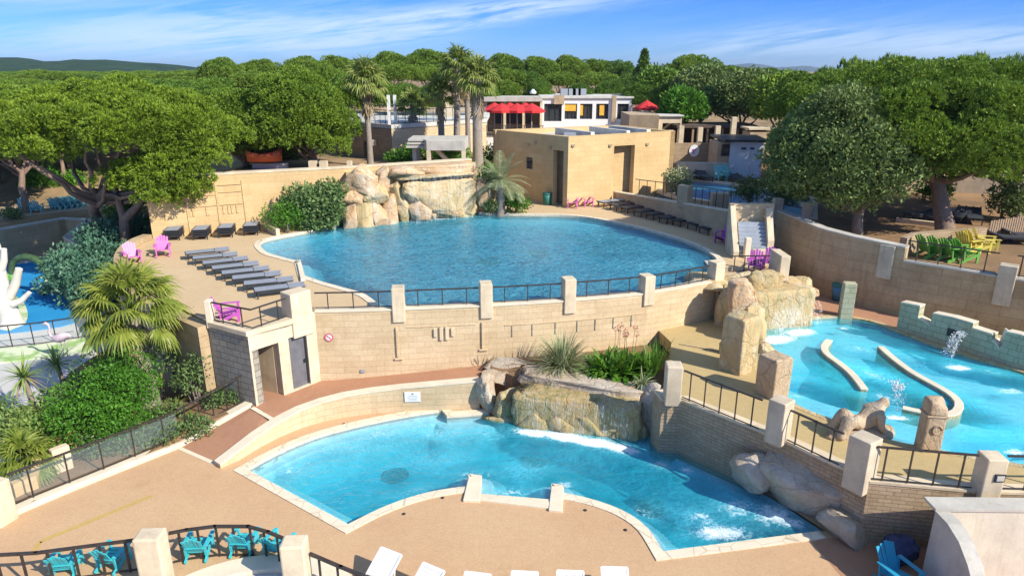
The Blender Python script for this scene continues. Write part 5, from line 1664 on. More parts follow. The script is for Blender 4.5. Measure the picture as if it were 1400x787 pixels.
# low wall bits and pillars round the stair foot
for (px, rb, rt, w_, d_, lab, nm) in ((1063, 380, 345, .42, 1.3, 'cream pillar ending the terrace above the waterfall rock, right of the magenta chairs', 'end_pillar'), (1041, 352, 341, .9, .3, 'low cream wall block behind the two magenta chairs', 'low_wall_block')):
    p = P(px, rb, ZU); zt = rowz(rt, p.y)
    tag(MB().box((p.x, p.y, (zt + ZU - .2) / 2), (w_, d_, zt - ZU + .2)).build(nm, M['cream'], bevel=.03), lab, 'pillar' if 'pillar' in nm else 'wall')
q0, q1 = P(996, 372, ZU), P(1052, 372, ZU)
railing([Vector((q0.x, q0.y, ZU)), Vector((q1.x, q1.y + .1, ZU))], .75, 'dark metal railing in front of the magenta chairs over the waterfall rock', None, 4, .06)
# bridge and glazed gate
g0, g1 = P(1058, 300, ZT + .1), P(1096, 306, ZT + .1)
root = empty('footbridge', g0, 'short concrete bridge with pale blue glass rail below the round leafy tree', 'bridge')
mb = MB(); mb.beam(g0 + Vector((-.3, 0, -.2)), g1 + Vector((.3, 0, -.2)), 1.2, .5); mb.build('beam', M['greycap'], root)
for p in (g0, g1):
    mb = MB(); mb.box(p + Vector((0, -.3, .5)), (.5, .4, 1.5)); mb.build('post', M['cream'], root, bevel=.03)
mb = MB(); mb.beam(g0 + Vector((.3, -.4, .5)), g1 + Vector((-.3, -.4, .5)), .03, .85); mb.build('glass_panel', M['railglass_blue'], root)
mb = MB(); mb.beam(g0 + Vector((.2, -.4, .95)), g1 + Vector((-.2, -.4, .95)), .06, .06); mb.build('top_rail', M['rail'], root)
# low stone pieces by the dark passage
for (px, r, z, d_, rz_, lab) in ((1080, 405, ZP + .3, (1.6, .35, 1.1), -.6, 'sloping cream kerb wall at the passage behind the waterfall rock'),):
    p = P(px, r, z); tag(MB().box(p, d_, rz_).build('stone_block', M['cream'], bevel=.03), lab, 'wall')

# ------------------------------------------------------------------ tan wall behind the loungers, planter
root = empty('back_wall', (TAN[0][0], TAN[0][1], ZU), 'tall golden stone wall behind the upper pool, left of the rock waterfall', 'wall')
mb = MB(); mb.ribbon(TAN, ZU - .3, 6.5, .45); mb.build('wall_face', M['stone_gold'], root)
mb = MB(); mb.ribbon([(x, y - .03) for x, y in TAN], 6.501, 6.60, .55); mb.build('coping', M['cream'], root)
def tanp(px):
    best = None
    for i in range(len(TAN) - 1):
        for k in range(61):
            q = Vector(TAN[i]).lerp(Vector(TAN[i + 1]), k / 60); r = ray(px, 300); dev = abs(q.x / q.y - r.x / r.y)
            if best is None or dev < best[0]: best = (dev, q, (Vector(TAN[i + 1]) - Vector(TAN[i])).normalized())
    return best[1], best[2]
for px in (258, 301, 337):
    q, d = tanp(px); q = q + Vector((d.y, -d.x)) * .02
    MB().box((q.x, q.y, 4.75), (.12, .05, 2.8), math.atan2(d.y, d.x)).build('relief', M['stone_gold'], root)
for z, a, b in ((5.95, 262, 336), (5.45, 262, 300), (5.55, 304, 336), (4.85, 262, 336)):
    q0, d = tanp(a); q1, _ = tanp(b); o_ = Vector((d.y, -d.x)) * .02
    mb = MB(); mb.beam((q0.x + o_.x, q0.y + o_.y, z), (q1.x + o_.x, q1.y + o_.y, z), .06, .05); mb.build('relief', M['stone_gold'], root)
for px in (262, 266, 284, 288, 308, 314, 320, 326):
    q, d = tanp(px); q = q + Vector((d.y, -d.x)) * .015
    MB().box((q.x, q.y, 4.55), (.1, .06, .45), math.atan2(d.y, d.x)).build('relief', M['stone_gold'], root)
kb = [P(348, 313, ZU), P(365, 317, ZU), P(378, 323, ZU)]
mb = MB(); mb.ribbon([(p.x, p.y) for p in kb], ZU, ZU + .4, .22)
tag(mb.build('planter_kerb', M['cream'], bevel=.02), 'low cream planter kerb at the left tip of the upper pool', 'kerb')
# rounded wall of the upper deck on the left
cw = [P(a, b, ZU + .35) for a, b in ((196, 320), (182, 325), (168, 333), (158, 344), (155, 358), (160, 372), (176, 390), (205, 408), (240, 424), (268, 436))]
root = empty('curved_wall', cw[0], 'rounded cream wall at the left end of the upper deck behind the fan palm', 'wall')
cw = [q if i < 5 else Vector((q.x, q.y, 0)) for i, q in enumerate(cw)]
ln = smooth_line(cw, .4)
mb = MB(); mb.ribbon([(p.x, p.y) for p in ln][::1], -.3, [ZU + .35 - .33 * sst(.35, .6, i / len(ln)) for i in range(len(ln))], .5); mb.build('wall_face', M['backwall'], root)

# ------------------------------------------------------------------ the tan building by the pool
c0 = P(775, 284, ZU); c1 = P(917, 268, ZU); cl = P(675, 264, ZU)
ztop = rowz(187, c0.y)
root = empty('pool_building', c0, 'flat-roofed golden stone building with a tall doorway behind the upper pool', 'building')
c1 = Vector((c1.x, c1.y, 0)); v01 = Vector((c1.x - c0.x, c1.y - c0.y)); L01 = v01.length; d01 = v01.normalized()
v0l = Vector((cl.x - c0.x, cl.y - c0.y)); L0l = v0l.length; d0l = v0l.normalized()
def u_on(a, d, px):
    r = ray(px, 240); t_ = (a.x * d.y - a.y * d.x) / (r.x * d.y - r.y * d.x); return (Vector((r.x * t_, r.y * t_)) - Vector((a.x, a.y))).dot(d)
ua, ub = u_on(c0, d01, 838), u_on(c0, d01, 866)
mb = MB(); mb.wall((c0.x, c0.y), (c1.x, c1.y), ZU - .2, ztop, .4, [(ua, ub, ZU - .2, rowz(203, c0.y + .4))]); mb.build('front_wall', M['stone_gold'], root)
la, lb = u_on(c0, d0l, 770), u_on(c0, d0l, 756); wa, wb = u_on(c0, d0l, 728), u_on(c0, d0l, 719)
Lw = L0l
mb = MB(); ywin = (c0 + Vector((d0l.x, d0l.y, 0)) * (wa + wb) / 2).y
mb.wall((cl.x, cl.y), (c0.x, c0.y), ZU - .2, ztop - .003, .4, [(Lw - lb, Lw - la, ZU - .2, rowz(205, c0.y + 1)), (Lw - wb, Lw - wa, rowz(231, ywin), rowz(215, ywin))]); mb.build('side_wall', M['stone_gold'], root)
n01 = Vector((-d01.y, d01.x)); nl = Vector((d0l.y, -d0l.x))
bk1 = Vector((c1.x, c1.y)) + n01 * 6.5; bkl = Vector((cl.x, cl.y)) + d01 * 7.5
mb = MB(); mb.wall((c1.x, c1.y), (bk1.x, bk1.y), ZU - .2, ztop - .006, .4); mb.build('back_wall', M['stone_gold'], root)
mb = MB(); mb.wall((bk1.x, bk1.y), (cl.x, cl.y), ZU - .2, ztop - .009, .4); mb.build('back_wall', M['stone_gold'], root)
mb = MB(); mb.prism([(c0.x, c0.y + .3), (c1.x - .2, c1.y + .3), (bk1.x - .2, bk1.y - .2), (cl.x + .3, cl.y + .1)], ztop - .6, ztop - .35); rf = mb.build('roof', M['roof'], root)
for u_, w_, h_ in ((2.2, .3, .55), (5.2, .3, .5), (7.0, .35, .5)):
    q = Vector((c0.x, c0.y)) + d01 * u_ + n01 * 2.6; MB().box((q.x, q.y, ztop - .1), (w_, 4.4, h_), math.atan2(d01.y, d01.x)).build('roof_wall', M['roof'], rf)
q = Vector((c0.x, c0.y)) + d01 * 1.1 + n01 * 1.5; MB().box((q.x, q.y, ztop - .1), (.8, .5, .4)).build('roof_unit', M['sign_grey'], rf)
q = Vector((c0.x, c0.y)) + d01 * 6.0 + n01 * 3; MB().box((q.x, q.y, ztop - .25), (1.4, 2.2, .2), .2).build('skylight', M['dark'], rf)
p0, p1 = Vector((c0.x, c0.y)) + d01 * ua + n01 * .8, Vector((c0.x, c0.y)) + d01 * ub + n01 * .8
mb = MB(); mb.wall((p0.x - .1, p0.y), (p1.x + .3, p1.y), ZU - .1, ztop - .7, .1); mb.build('entrance_wall', M['stone_gold'], root)
p0, p1 = Vector((c0.x, c0.y)) + d0l * la + nl * -.0, Vector((c0.x, c0.y)) + d0l * lb
p0 = p0 + Vector((.55, .9)); p1 = p1 + Vector((.55, .9))
mb = MB(); mb.wall((p1.x - .2, p1.y), (p0.x + .3, p0.y), ZU - .1, ztop - .7, .1); mb.build('entrance_wall', M['tan'], root)
wc = Vector((c0.x, c0.y)) + d0l * (wa + wb) / 2 + nl * .15 * -1
mb = MB(); wv0 = Vector((c0.x, c0.y)) + d0l * wb - d0l.orthogonal() * 0; 
q0 = Vector((c0.x, c0.y)) + d0l * wb + Vector((.06, .16)); q1 = Vector((c0.x, c0.y)) + d0l * wa + Vector((.06, .16))
zc = (rowz(231, ywin) + rowz(215, ywin)) / 2; hw = rowz(215, ywin) - rowz(231, ywin)
mb.beam((q0.x, q0.y, zc), (q1.x, q1.y, zc), .04, hw); wi = mb.build('window', M['glass'], root)
mb = MB(); mb.beam((q0.x, q0.y - .05, zc), (q1.x, q1.y - .05, zc), .06, .06); m_ = (q0 + q1) / 2; mb.box((m_.x, m_.y - .05, zc), (.06, .06, hw)); mb.build('frame', M['dark'], wi)
for px, r in ((782, 199), (832, 199), (882, 197)):
    u_ = u_on(c0, d01, px); q = Vector((c0.x, c0.y)) + d01 * u_ - n01 * .06; MB().box((q.x, q.y, rowz(r, q.y)), (.2, .14, .14)).build('spout', M['tan'], root)
for px, r in ((732, 195), (752, 202), (722, 198)):
    u_ = u_on(c0, d0l, px); q = Vector((c0.x, c0.y)) + d0l * u_ - Vector((.03, .06)); MB().box((q.x, q.y, rowz(r, q.y)), (.18, .16, .14)).build('spout', M['tan'], root)
# bin by the side door
p = P(748, 280, ZU)
root = empty('waste_bin', p, 'dark green round bin beside the side doorway of the tan building', 'bin')
MB().lathe([(.26, 0), (.31, .75)], p, 16).build('body', M['bin_green'], root); MB().lathe([(.33, .75), (.33, .82), (.1, .84)], p, 16).build('rim', M['bin_green'], root)
p = P(1145, 410, ZP)
root = empty('waste_bin', p, 'blue grey round bin against the east wall behind the pale green post', 'bin')
MB().lathe([(.26, 0), (.32, .72)], p, 16).build('body', M['bin_blue'], root); MB().lathe([(.34, .72), (.34, .80), (.1, .82)], p, 16).build('rim', M['bin_green'], root)

# ------------------------------------------------------------------ rock waterfall of the upper pool
wf0, d_ = tanp(470); 
rootW = empty('rock_waterfall', P(560, 298, ZU), 'wide ochre rock waterfall at the back of the upper pool', 'rock waterfall')
def tw(px, fwd=0.0):
    q, d = tanp(px); q = q + Vector((d.y, -d.x)) * fwd; return q, math.atan2(d.y, d.x)
# backing with flat coping
mb = MB()
BK = [tw(476, .5)[0], tw(540, .9)[0], tw(600, .9)[0], tw(634, .7)[0]]
mb.ribbon([(q.x, q.y) for q in BK], ZU - .2, [6.3, 6.25, 6.3, 6.35], .8); mb.build('backing', M['rock_gold'], rootW)
specs = [  # px, row centre, forward, w, d, h, seed, tilt
    (488, 290, 1.5, 1.5, 1.3, 2.3, 1, .05), (508, 292, 1.5, 1.2, 1.2, 2.0, 2, -.05), (526, 290, 1.4, 1.0, 1.0, 2.3, 3, .1), (544, 287, 1.3, .9, 1.0, 2.4, 4, 0), (474, 297, 1.5, .9, 1.1, 1.6, 5, .1),
    (489, 246, 1.5, 1.9, 1.5, 1.8, 6, .1), (508, 262, 1.5, 1.5, 1.3, 1.3, 7, 0), (481, 270, 1.4, 1.5, 1.2, 1.0, 8, .2), (519, 245, 1.0, .9, 1.0, 1.7, 9, 0), (536, 262, 1.1, .9, 1.1, 1.6, 10, 0),
    (562, 285, 1.4, 1.7, 1.3, 1.5, 11, .1), (585, 286, 1.4, 1.6, 1.2, 1.1, 12, -.1), (574, 275, 1.5, 1.3, 1.1, 1.0, 13, .3), (603, 270, 1.4, 1.5, 1.1, 1.0, 14, .1), (612, 283, 1.4, 1.8, 1.2, 1.3, 15, .05),
    (560, 262, 1.2, 1.8, 1.0, .9, 16, .1), (590, 258, 1.1, 1.8, 1.0, 1.0, 17, 0), (622, 258, 1.1, 1.4, 1.0, 1.4, 18, 0), (632, 282, 1.4, 1.2, 1.1, 1.6, 19, 0)]
for i, (px, row, fw, w_, d__, h_, sd_, ti) in enumerate(specs):
    q, a = tw(px, fw * .75); z = rowz(row, q.y)
    boulder('boulder', (q.x, q.y, z), (w_ * 1.12, d__, h_ * 1.1), M['rock'] if i % 3 else M['rock_gold'], rootW, rz=a + (.2 * ((i * 7) % 5 - 2)), seed=sd_ + 3, sub=4, blocky=.5, rough=.09, tilt=ti)
# the broad broken face under the ledge
qa, an = tw(546, .75); qb, _ = tw(636, .75); c = (qa + qb) / 2
boulder('rock_face', (c.x, c.y, ZU + 1.05), ((qb - qa).length * 1.04, 1.9, 2.6), M['rock_gold'], rootW, rz=an, seed=201, sub=6, blocky=.22, rough=.085, cuts=3)
# long ledges
mb = MB()
for k, (a, b, r, fw, hh, dd_) in enumerate(((537, 632, 240, 1.3, .16, 1.3), (535, 634, 232, .9, .35, 1.6))):
    qa, an = tw(a, fw); qb, _ = tw(b, fw); c = (qa + qb) / 2; z = rowz(r, c.y)
    boulder('ledge', (c.x, c.y, z), ((qb - qa).length * 1.08, dd_, hh * 1.9), M['rock'] if k else M['rock_gold'], rootW, rz=an, seed=30 + k, sub=5, blocky=.35, rough=.05, cuts=2)
for (px, row, fw, w_, h_, sd_) in ((556, 234, .9, 3.0, .7, 41), (590, 233, .9, 2.8, .75, 42), (618, 237, .8, 1.8, .5, 43)):
    q, a = tw(px, fw); boulder('boulder', (q.x, q.y, rowz(row, q.y)), (w_, 1.8, h_), M['rock'], rootW, rz=a, seed=sd_, blocky=.6)
def curtain(name, pa, pb, z0, z1, m, parent, bulge=.15, n=14):
    """falling sheet of water, slightly bowed outwards"""
    pa, pb = Vector(pa), Vector(pb); d = (pb - pa); d.z = 0; L = d.length; d.normalize(); nr = Vector((d.y, -d.x, 0))
    mb = MB(); rows = 6
    for i in range(n):
        for j in range(rows):
            def q(ii, jj):
                t_ = ii / n; s_ = jj / rows
                p = pa.lerp(pb, t_); w_ = noise.noise(Vector((ii * .7, z0, 3))) * .05
                return Vector((p.x, p.y, 0)) + nr * (bulge * math.sqrt(s_) + w_) + Vector((0, 0, z1 + (z0 - z1) * s_ + (pb.z - pa.z) * t_ * (1 - s_)))
            mb.face([q(i, j + 1), q(i + 1, j + 1), q(i + 1, j), q(i, j)], [(L * i / n, j), (L * (i + 1) / n, j), (L * (i + 1) / n, j + 1), (L * i / n, j + 1)], True)
    return mb.build(name, m, parent)
M['fall'] = m_fall('falling_water', (0.85, 0.92, 0.95), .55)
M['fall_thick'] = m_fall('falling_water_thick', (0.88, 0.93, 0.96), .9)
qa, _ = tw(545, 1.95); qb, _ = tw(628, 1.95)
curtain('water_curtain', (qa.x, qa.y, 0), (qb.x, qb.y, 0), ZU - .1, rowz(242, qa.y), M['fall'], rootW)
for (px, row, w_, h_, sd_) in ((657, 262, 1.0, 2.2, 51), (669, 268, .7, 1.8, 52), (648, 262, .9, 2.6, 53)):
    p = P(px, 291, ZU); boulder('boulder', (p.x, p.y + .3, rowz(row, p.y)), (w_, 1.2, h_), M['rock'], rootW, seed=sd_, rz=.3)
# concrete frame on top
f0 = Vector((tw(592, 0)[0].x, tw(592, 0)[0].y)); yy = 45.5
root = empty('concrete_frame', PY(600, 228, yy), 'weathered concrete post and beam frame standing above the rock waterfall', 'pergola')
def fp3(px, row, y): return PY(px, row, y)
zb0 = 5.6; xl, xr, xm = PY(583, 200, yy).x, PY(636, 200, yy).x, PY(556, 200, yy + 2.5).x
zt = rowz(192, yy); zl = rowz(206, yy)
MB().prism([(xl, yy), (xr, yy), (xr, yy + 3.6), (xl - 1.2, yy + 3.6)], zl, zt).build('deep_beam', M['greycap'], root, bevel=.02)
for i, (x, y) in enumerate(((xl + .12, yy + .12), (xr - .12, yy + .12), (xr - .12, yy + 3.4), (xl + (xr - xl) * .55, yy + 3.4), (xl - 1.0, yy + 3.4), (xl - 1.0, yy + 1.4))):
    MB().box((x, y, (zb0 + zl) / 2), (.26, .26, zl - zb0)).build('post', M['cream'] if i < 4 else M['greycap'], root)
for k in range(3): MB().box((xl - .75, yy + 2.0, zt - .05 - k * .22), (1.1 + .15 * k, 2.6, .15)).build('slab', M['greycap'], root)
MB().beam((xl + .5, yy + 1.0, zl), (xl + 1.6, yy + 1.0, zb0 + .3), .35, .25).build('brace', M['cream'], root)
MB().box(((xl + xr) / 2, yy + 1.8, zb0 + .1), (xr - xl + 1, 3.8, .3)).build('base_slab', M['cream'], root)

# ------------------------------------------------------------------ rock waterfall of the lower pool with its bed
rootL = empty('rock_waterfall', P(790, 575, 0), 'low grey and ochre rock waterfall spilling into the lower pool', 'rock waterfall')
bed = [P2(672, 500, 1.3), P2(700, 512, 1.25), P2(790, 520, 1.25), P2(880, 535, 1.3), P2(908, 545, 1.4), P2(918, 480, 1.4)] + [(x, y + .1) for x, y in wf_xy if P2(655, 500, 1)[0] < x < P2(915, 480, 1.4)[0]][::-1]
struct(sheet('planting_bed', bed, 1.22, M['soil'], zb=-.2))
def rk(px, row, z, dims, seed, rz_=0, m='rock_grey', nm='boulder', dy=0, **k):
    p = P(px, row, z); p.y += dy
    return boulder(nm, p, dims, M[m], rootL, rz=rz_, seed=seed, **k)
rk(664, 533, .78, (.80, 1.0, 1.75), 60, .3, blocky=.5)
rk(682, 513, 1.0, (1.3, 1.0, .6), 61, -.2)
rk(697, 552, .30, (1.5, 1.2, 1.3), 62, .2, 'rock_wet')
rk(677, 556, .1, (.55, .5, .6), 63, 0)
rk(862, 533, 1.1, (.8, .8, .5), 70, -.25)
rk(888, 560, .65, (1.15, 1.1, 2.2), 71, -.4, blocky=.55)
rk(872, 580, .2, (.8, .8, 1.0), 72, -.2, 'rock_wet')
rk(700, 497, 1.25, (2.2, .8, .4), 73, 0)
rk(715, 572, -.05, (3.0, .6, .45), 74, -.12, 'rock_wet', blocky=.5)
rk(800, 583, -.05, (3.2, .6, .45), 75, -.25, 'rock_wet', blocky=.5)
qa, qb = P(704, 578, -.05), P(872, 598, -.05); mid = (qa + qb) / 2; dv = qb - qa; LB = dv.length; ab = math.atan2(dv.y, dv.x); dv.normalize(); nv_ = Vector((-dv.y, dv.x, 0))
c = mid + nv_ * .55
boulder('rock_face', (c.x, c.y, .42), (LB * 1.03, 1.5, 1.55), M['rock_wet'], rootL, rz=ab, seed=64, sub=6, blocky=.2, rough=.05, cuts=0)
for k, (u, w_, h_, sd_) in enumerate(((-.36, 1.0, 1.0, 3), (-.12, .9, .8, 8), (.1, 1.1, .9, 5), (.33, 1.0, .9, 6))):
    q = mid + dv * (u * LB) + nv_ * .12; boulder('boulder', (q.x, q.y, .25), (w_ * 1.3, .8, h_), M['rock_wet'], rootL, rz=ab, seed=sd_ + 70, blocky=.5, rough=.07, cuts=5)
c = mid + nv_ * 1.15
boulder('ledge', (c.x, c.y + .1, 1.24), (LB * 1.05, 1.4, .40), M['rock_grey'], rootL, rz=ab - .03, seed=167, sub=6, blocky=.25, rough=.05, cuts=2)
c = mid + nv_ * .42
o = MB().beam(c - dv * LB * .43 + Vector((0, 0, 1.17)), c + dv * LB * .43 + Vector((0, 0, 1.17)), .22, .05).build('trough_dark_strip', M['dark'], rootL, weld=False)  # dark strip painted for the shaded slit of the water trough
c = mid + nv_ * .22
boulder('lip', (c.x, c.y, 1.13), (LB * .93, .22, .16), M['rock_wet'], rootL, rz=ab, seed=169, sub=5, blocky=.3, rough=.05, cuts=0)
pa, pb = mid - dv * LB * .42 - nv_ * .22, mid + dv * LB * .42 - nv_ * .22
curtain('water_curtain', (pa.x, pa.y, 0), (pb.x, pb.y, 0), ZW, 1.16, M['fall'], rootL, .28, 24)

# grey boulders at the foot of the retaining wall
for (px, row, z, dims, sd_, rz_, ti, lab) in ((1025, 640, .7, (1.5, 1.0, 1.35), 80, -.7, .2, 'grey boulder leaning on the shaded wall, leftmost of the three by the lower pool'),
        (1100, 664, .7, (2.7, 1.5, 1.9), 81, -.8, .15, 'largest grey boulder leaning on the shaded wall by the lower pool'),
        (1154, 720, .3, (1.5, .95, .95), 82, -.6, .2, 'small low grey boulder at the right corner of the lower pool')):
    p = P(px, row, z); o = boulder('boulder', p, dims, M['rock_grey'], None, rz=rz_, seed=sd_, blocky=.7, tilt=ti); tag(o, lab, 'boulder', 'boulders by the shaded wall')

# ------------------------------------------------------------------ tunnel and waterfall rock of the wading pool
rootT = empty('rock_tunnel', P(1000, 470, ZP), 'sandstone-coloured artificial rock with a tunnel and a waterfall into the wading pool', 'rock waterfall')
def tk(px, row, z, dims, seed, rz_=0, m='rock_gold', nm='boulder', dy=0, **k):
    p = P(px, row, z); p.y += dy
    return boulder(nm, p, dims, M[m], rootT, rz=rz_, seed=seed, **k)
# roof slab over the tunnel
tk(985, 392, ZU - .05, (2.6, 2.2, .55), 90, -.1, blocky=.45, rough=.06, dy=.5)
tk(1015, 384, ZU + .05, (2.2, 1.8, .8), 91, .2, blocky=.5)
tk(1046, 384, ZU + .15, (1.7, 1.5, 1.1), 92, -.3, blocky=.55, m='rock_gold')
tk(1072, 388, ZU - .2, (2.2, 1.6, .8), 93, -.3, blocky=.5)
tk(1090, 392, ZU - .3, (1.3, 1.5, .7), 94, -.2, blocky=.4)
# right jamb of the tunnel and the tall carved pillar
tk(1003, 432, 2.45, (1.1, 1.5, 2.7), 95, .1, blocky=.34, rough=.06, dy=.9)
tk(1011, 474, ZP + .85, (1.0, .95, 2.5), 96, .62, blocky=.16, rough=.03, cuts=0)
tk(1022, 432, ZP + .95, (1.3, 1.2, 2.5), 105, .3, m='rock', blocky=.35, rough=.06, cuts=4, dy=.8)
tk(991, 476, ZP + .2, (.45, .5, .9), 97, 0, blocky=.4)
tk(1035, 460, ZP + .3, (1.0, 1.6, 2.6), 98, -.2, blocky=.5, dy=.6)
# body behind the fall
tk(1066, 434, 2.2, (3.1, 1.3, 2.2), 99, .22, m='rock_gold', blocky=.2, rough=.06, cuts=0, dy=.75)
tk(1066, 404, 3.02, (3.5, 1.6, .30), 104, .22, m='rock', nm='ledge', blocky=.22, rough=.05, cuts=0, dy=.62)
tk(1045, 480, ZP + .0, (.8, .9, .6), 102, 0)
# tunnel inside: left wall comes from the terrace wall, floor is the plateau; dark back
mb = MB(); p0, p1 = P(985, 386, CREST), P(1010, 360, CREST)
mb.wall((p0.x, p0.y + .1), (p0.x + 1.2, p0.y + 4.5), .5, ZU - .2, .3); mb.build('tunnel_wall', M['stone'], rootT)
mb = MB(); mb.prism([(p0.x + .2, p0.y + .1), (p0.x + 2.9, p0.y + .2), (p0.x + 2.9, p0.y + 4), (p0.x + .4, p0.y + 4)], ZU - .5, ZU - .01); mb.build('tunnel_roof', M['greycap'], rootT)
mb = MB(); mb.wall((p0.x + .4, p0.y + 4.0), (p0.x + 2.9, p0.y + 4.0), ZP, ZU - .4, .3); mb.build('tunnel_wall', M['greystone'], rootT)
pa, pb = P(1036, 418, ZU - .7), P(1104, 402, ZU - .7)
curtain('water_curtain', (pa.x + .15, pa.y - .95, 0), (pb.x + .2, pb.y - .75, 0), zww, ZU - .72, M['fall_thick'], rootT, .35, 20)
# two step edges on the plateau near the tunnel
for (a, b, lab) in (((930, 470), (985, 480), 0),):
    pa, pb = P(a[0], a[1], ZP + .02), P(b[0], b[1], ZP + .02)
    mb = MB(); mb.beam(pa, pb, .09, .04); struct(mb.build('step_edge', M['tan']))
# tan block right of the walkway start, and carved pieces of the wading pool
p = P(1056, 540, ZP)
zt = rowz(490, p.y)
tag(boulder('stone_pier', (p.x, p.y + .1, (ZP + zt) / 2), (.80, .80, zt - ZP + .15), M['sculpt'], None, rz=.5, seed=110, blocky=.14, rough=.025, cuts=0), 'square rough tan stone pier standing at the left rim of the wading pool', 'pier')
# carved column
p = P(1267, 613, ZP); zt = rowz(545, p.y)
root = empty('carved_column', p, 'square carved stone column with a rounded cap rising from the rim of the wading pool', 'column')
zm = zt - .42
MB().box((p.x, p.y, (ZP - .3 + zm) / 2), (.54, .48, zm - ZP + .3), -.1, .95).build('shaft', M['sculpt'], root, bevel=.05)
boulder('cap', (p.x, p.y, zt - .21), (.54, .5, .46), M['sculpt'], root, rz=-.1, seed=111, blocky=.35, rough=.03, cuts=1)
mb = MB(); 
arcp = [Vector((p.x + .02 + .13 * math.cos(t_ / 8 * 4.5), p.y - .25, zm - .42 + .13 * math.sin(t_ / 8 * 4.5))) for t_ in range(9)]
mb.tube(arcp, .022, 6); mb.build('carving', M['sculpt'], root)
mb = MB(); mb.box((p.x, p.y, zm - .02), (.57, .52, .05), -.1); mb.build('band', M['sculpt'], root, bevel=.01)
# pale green post
p = P(1158, 434, ZP); zt = rowz(388, p.y)
tag(MB().box((p.x, p.y + .2, (ZP - .3 + zt) / 2), (.52, .42, zt - ZP + .3), -.2).build('stone_post', M['mossy'], bevel=.03), 'pale green square stone post at the far rim of the wading pool', 'post')
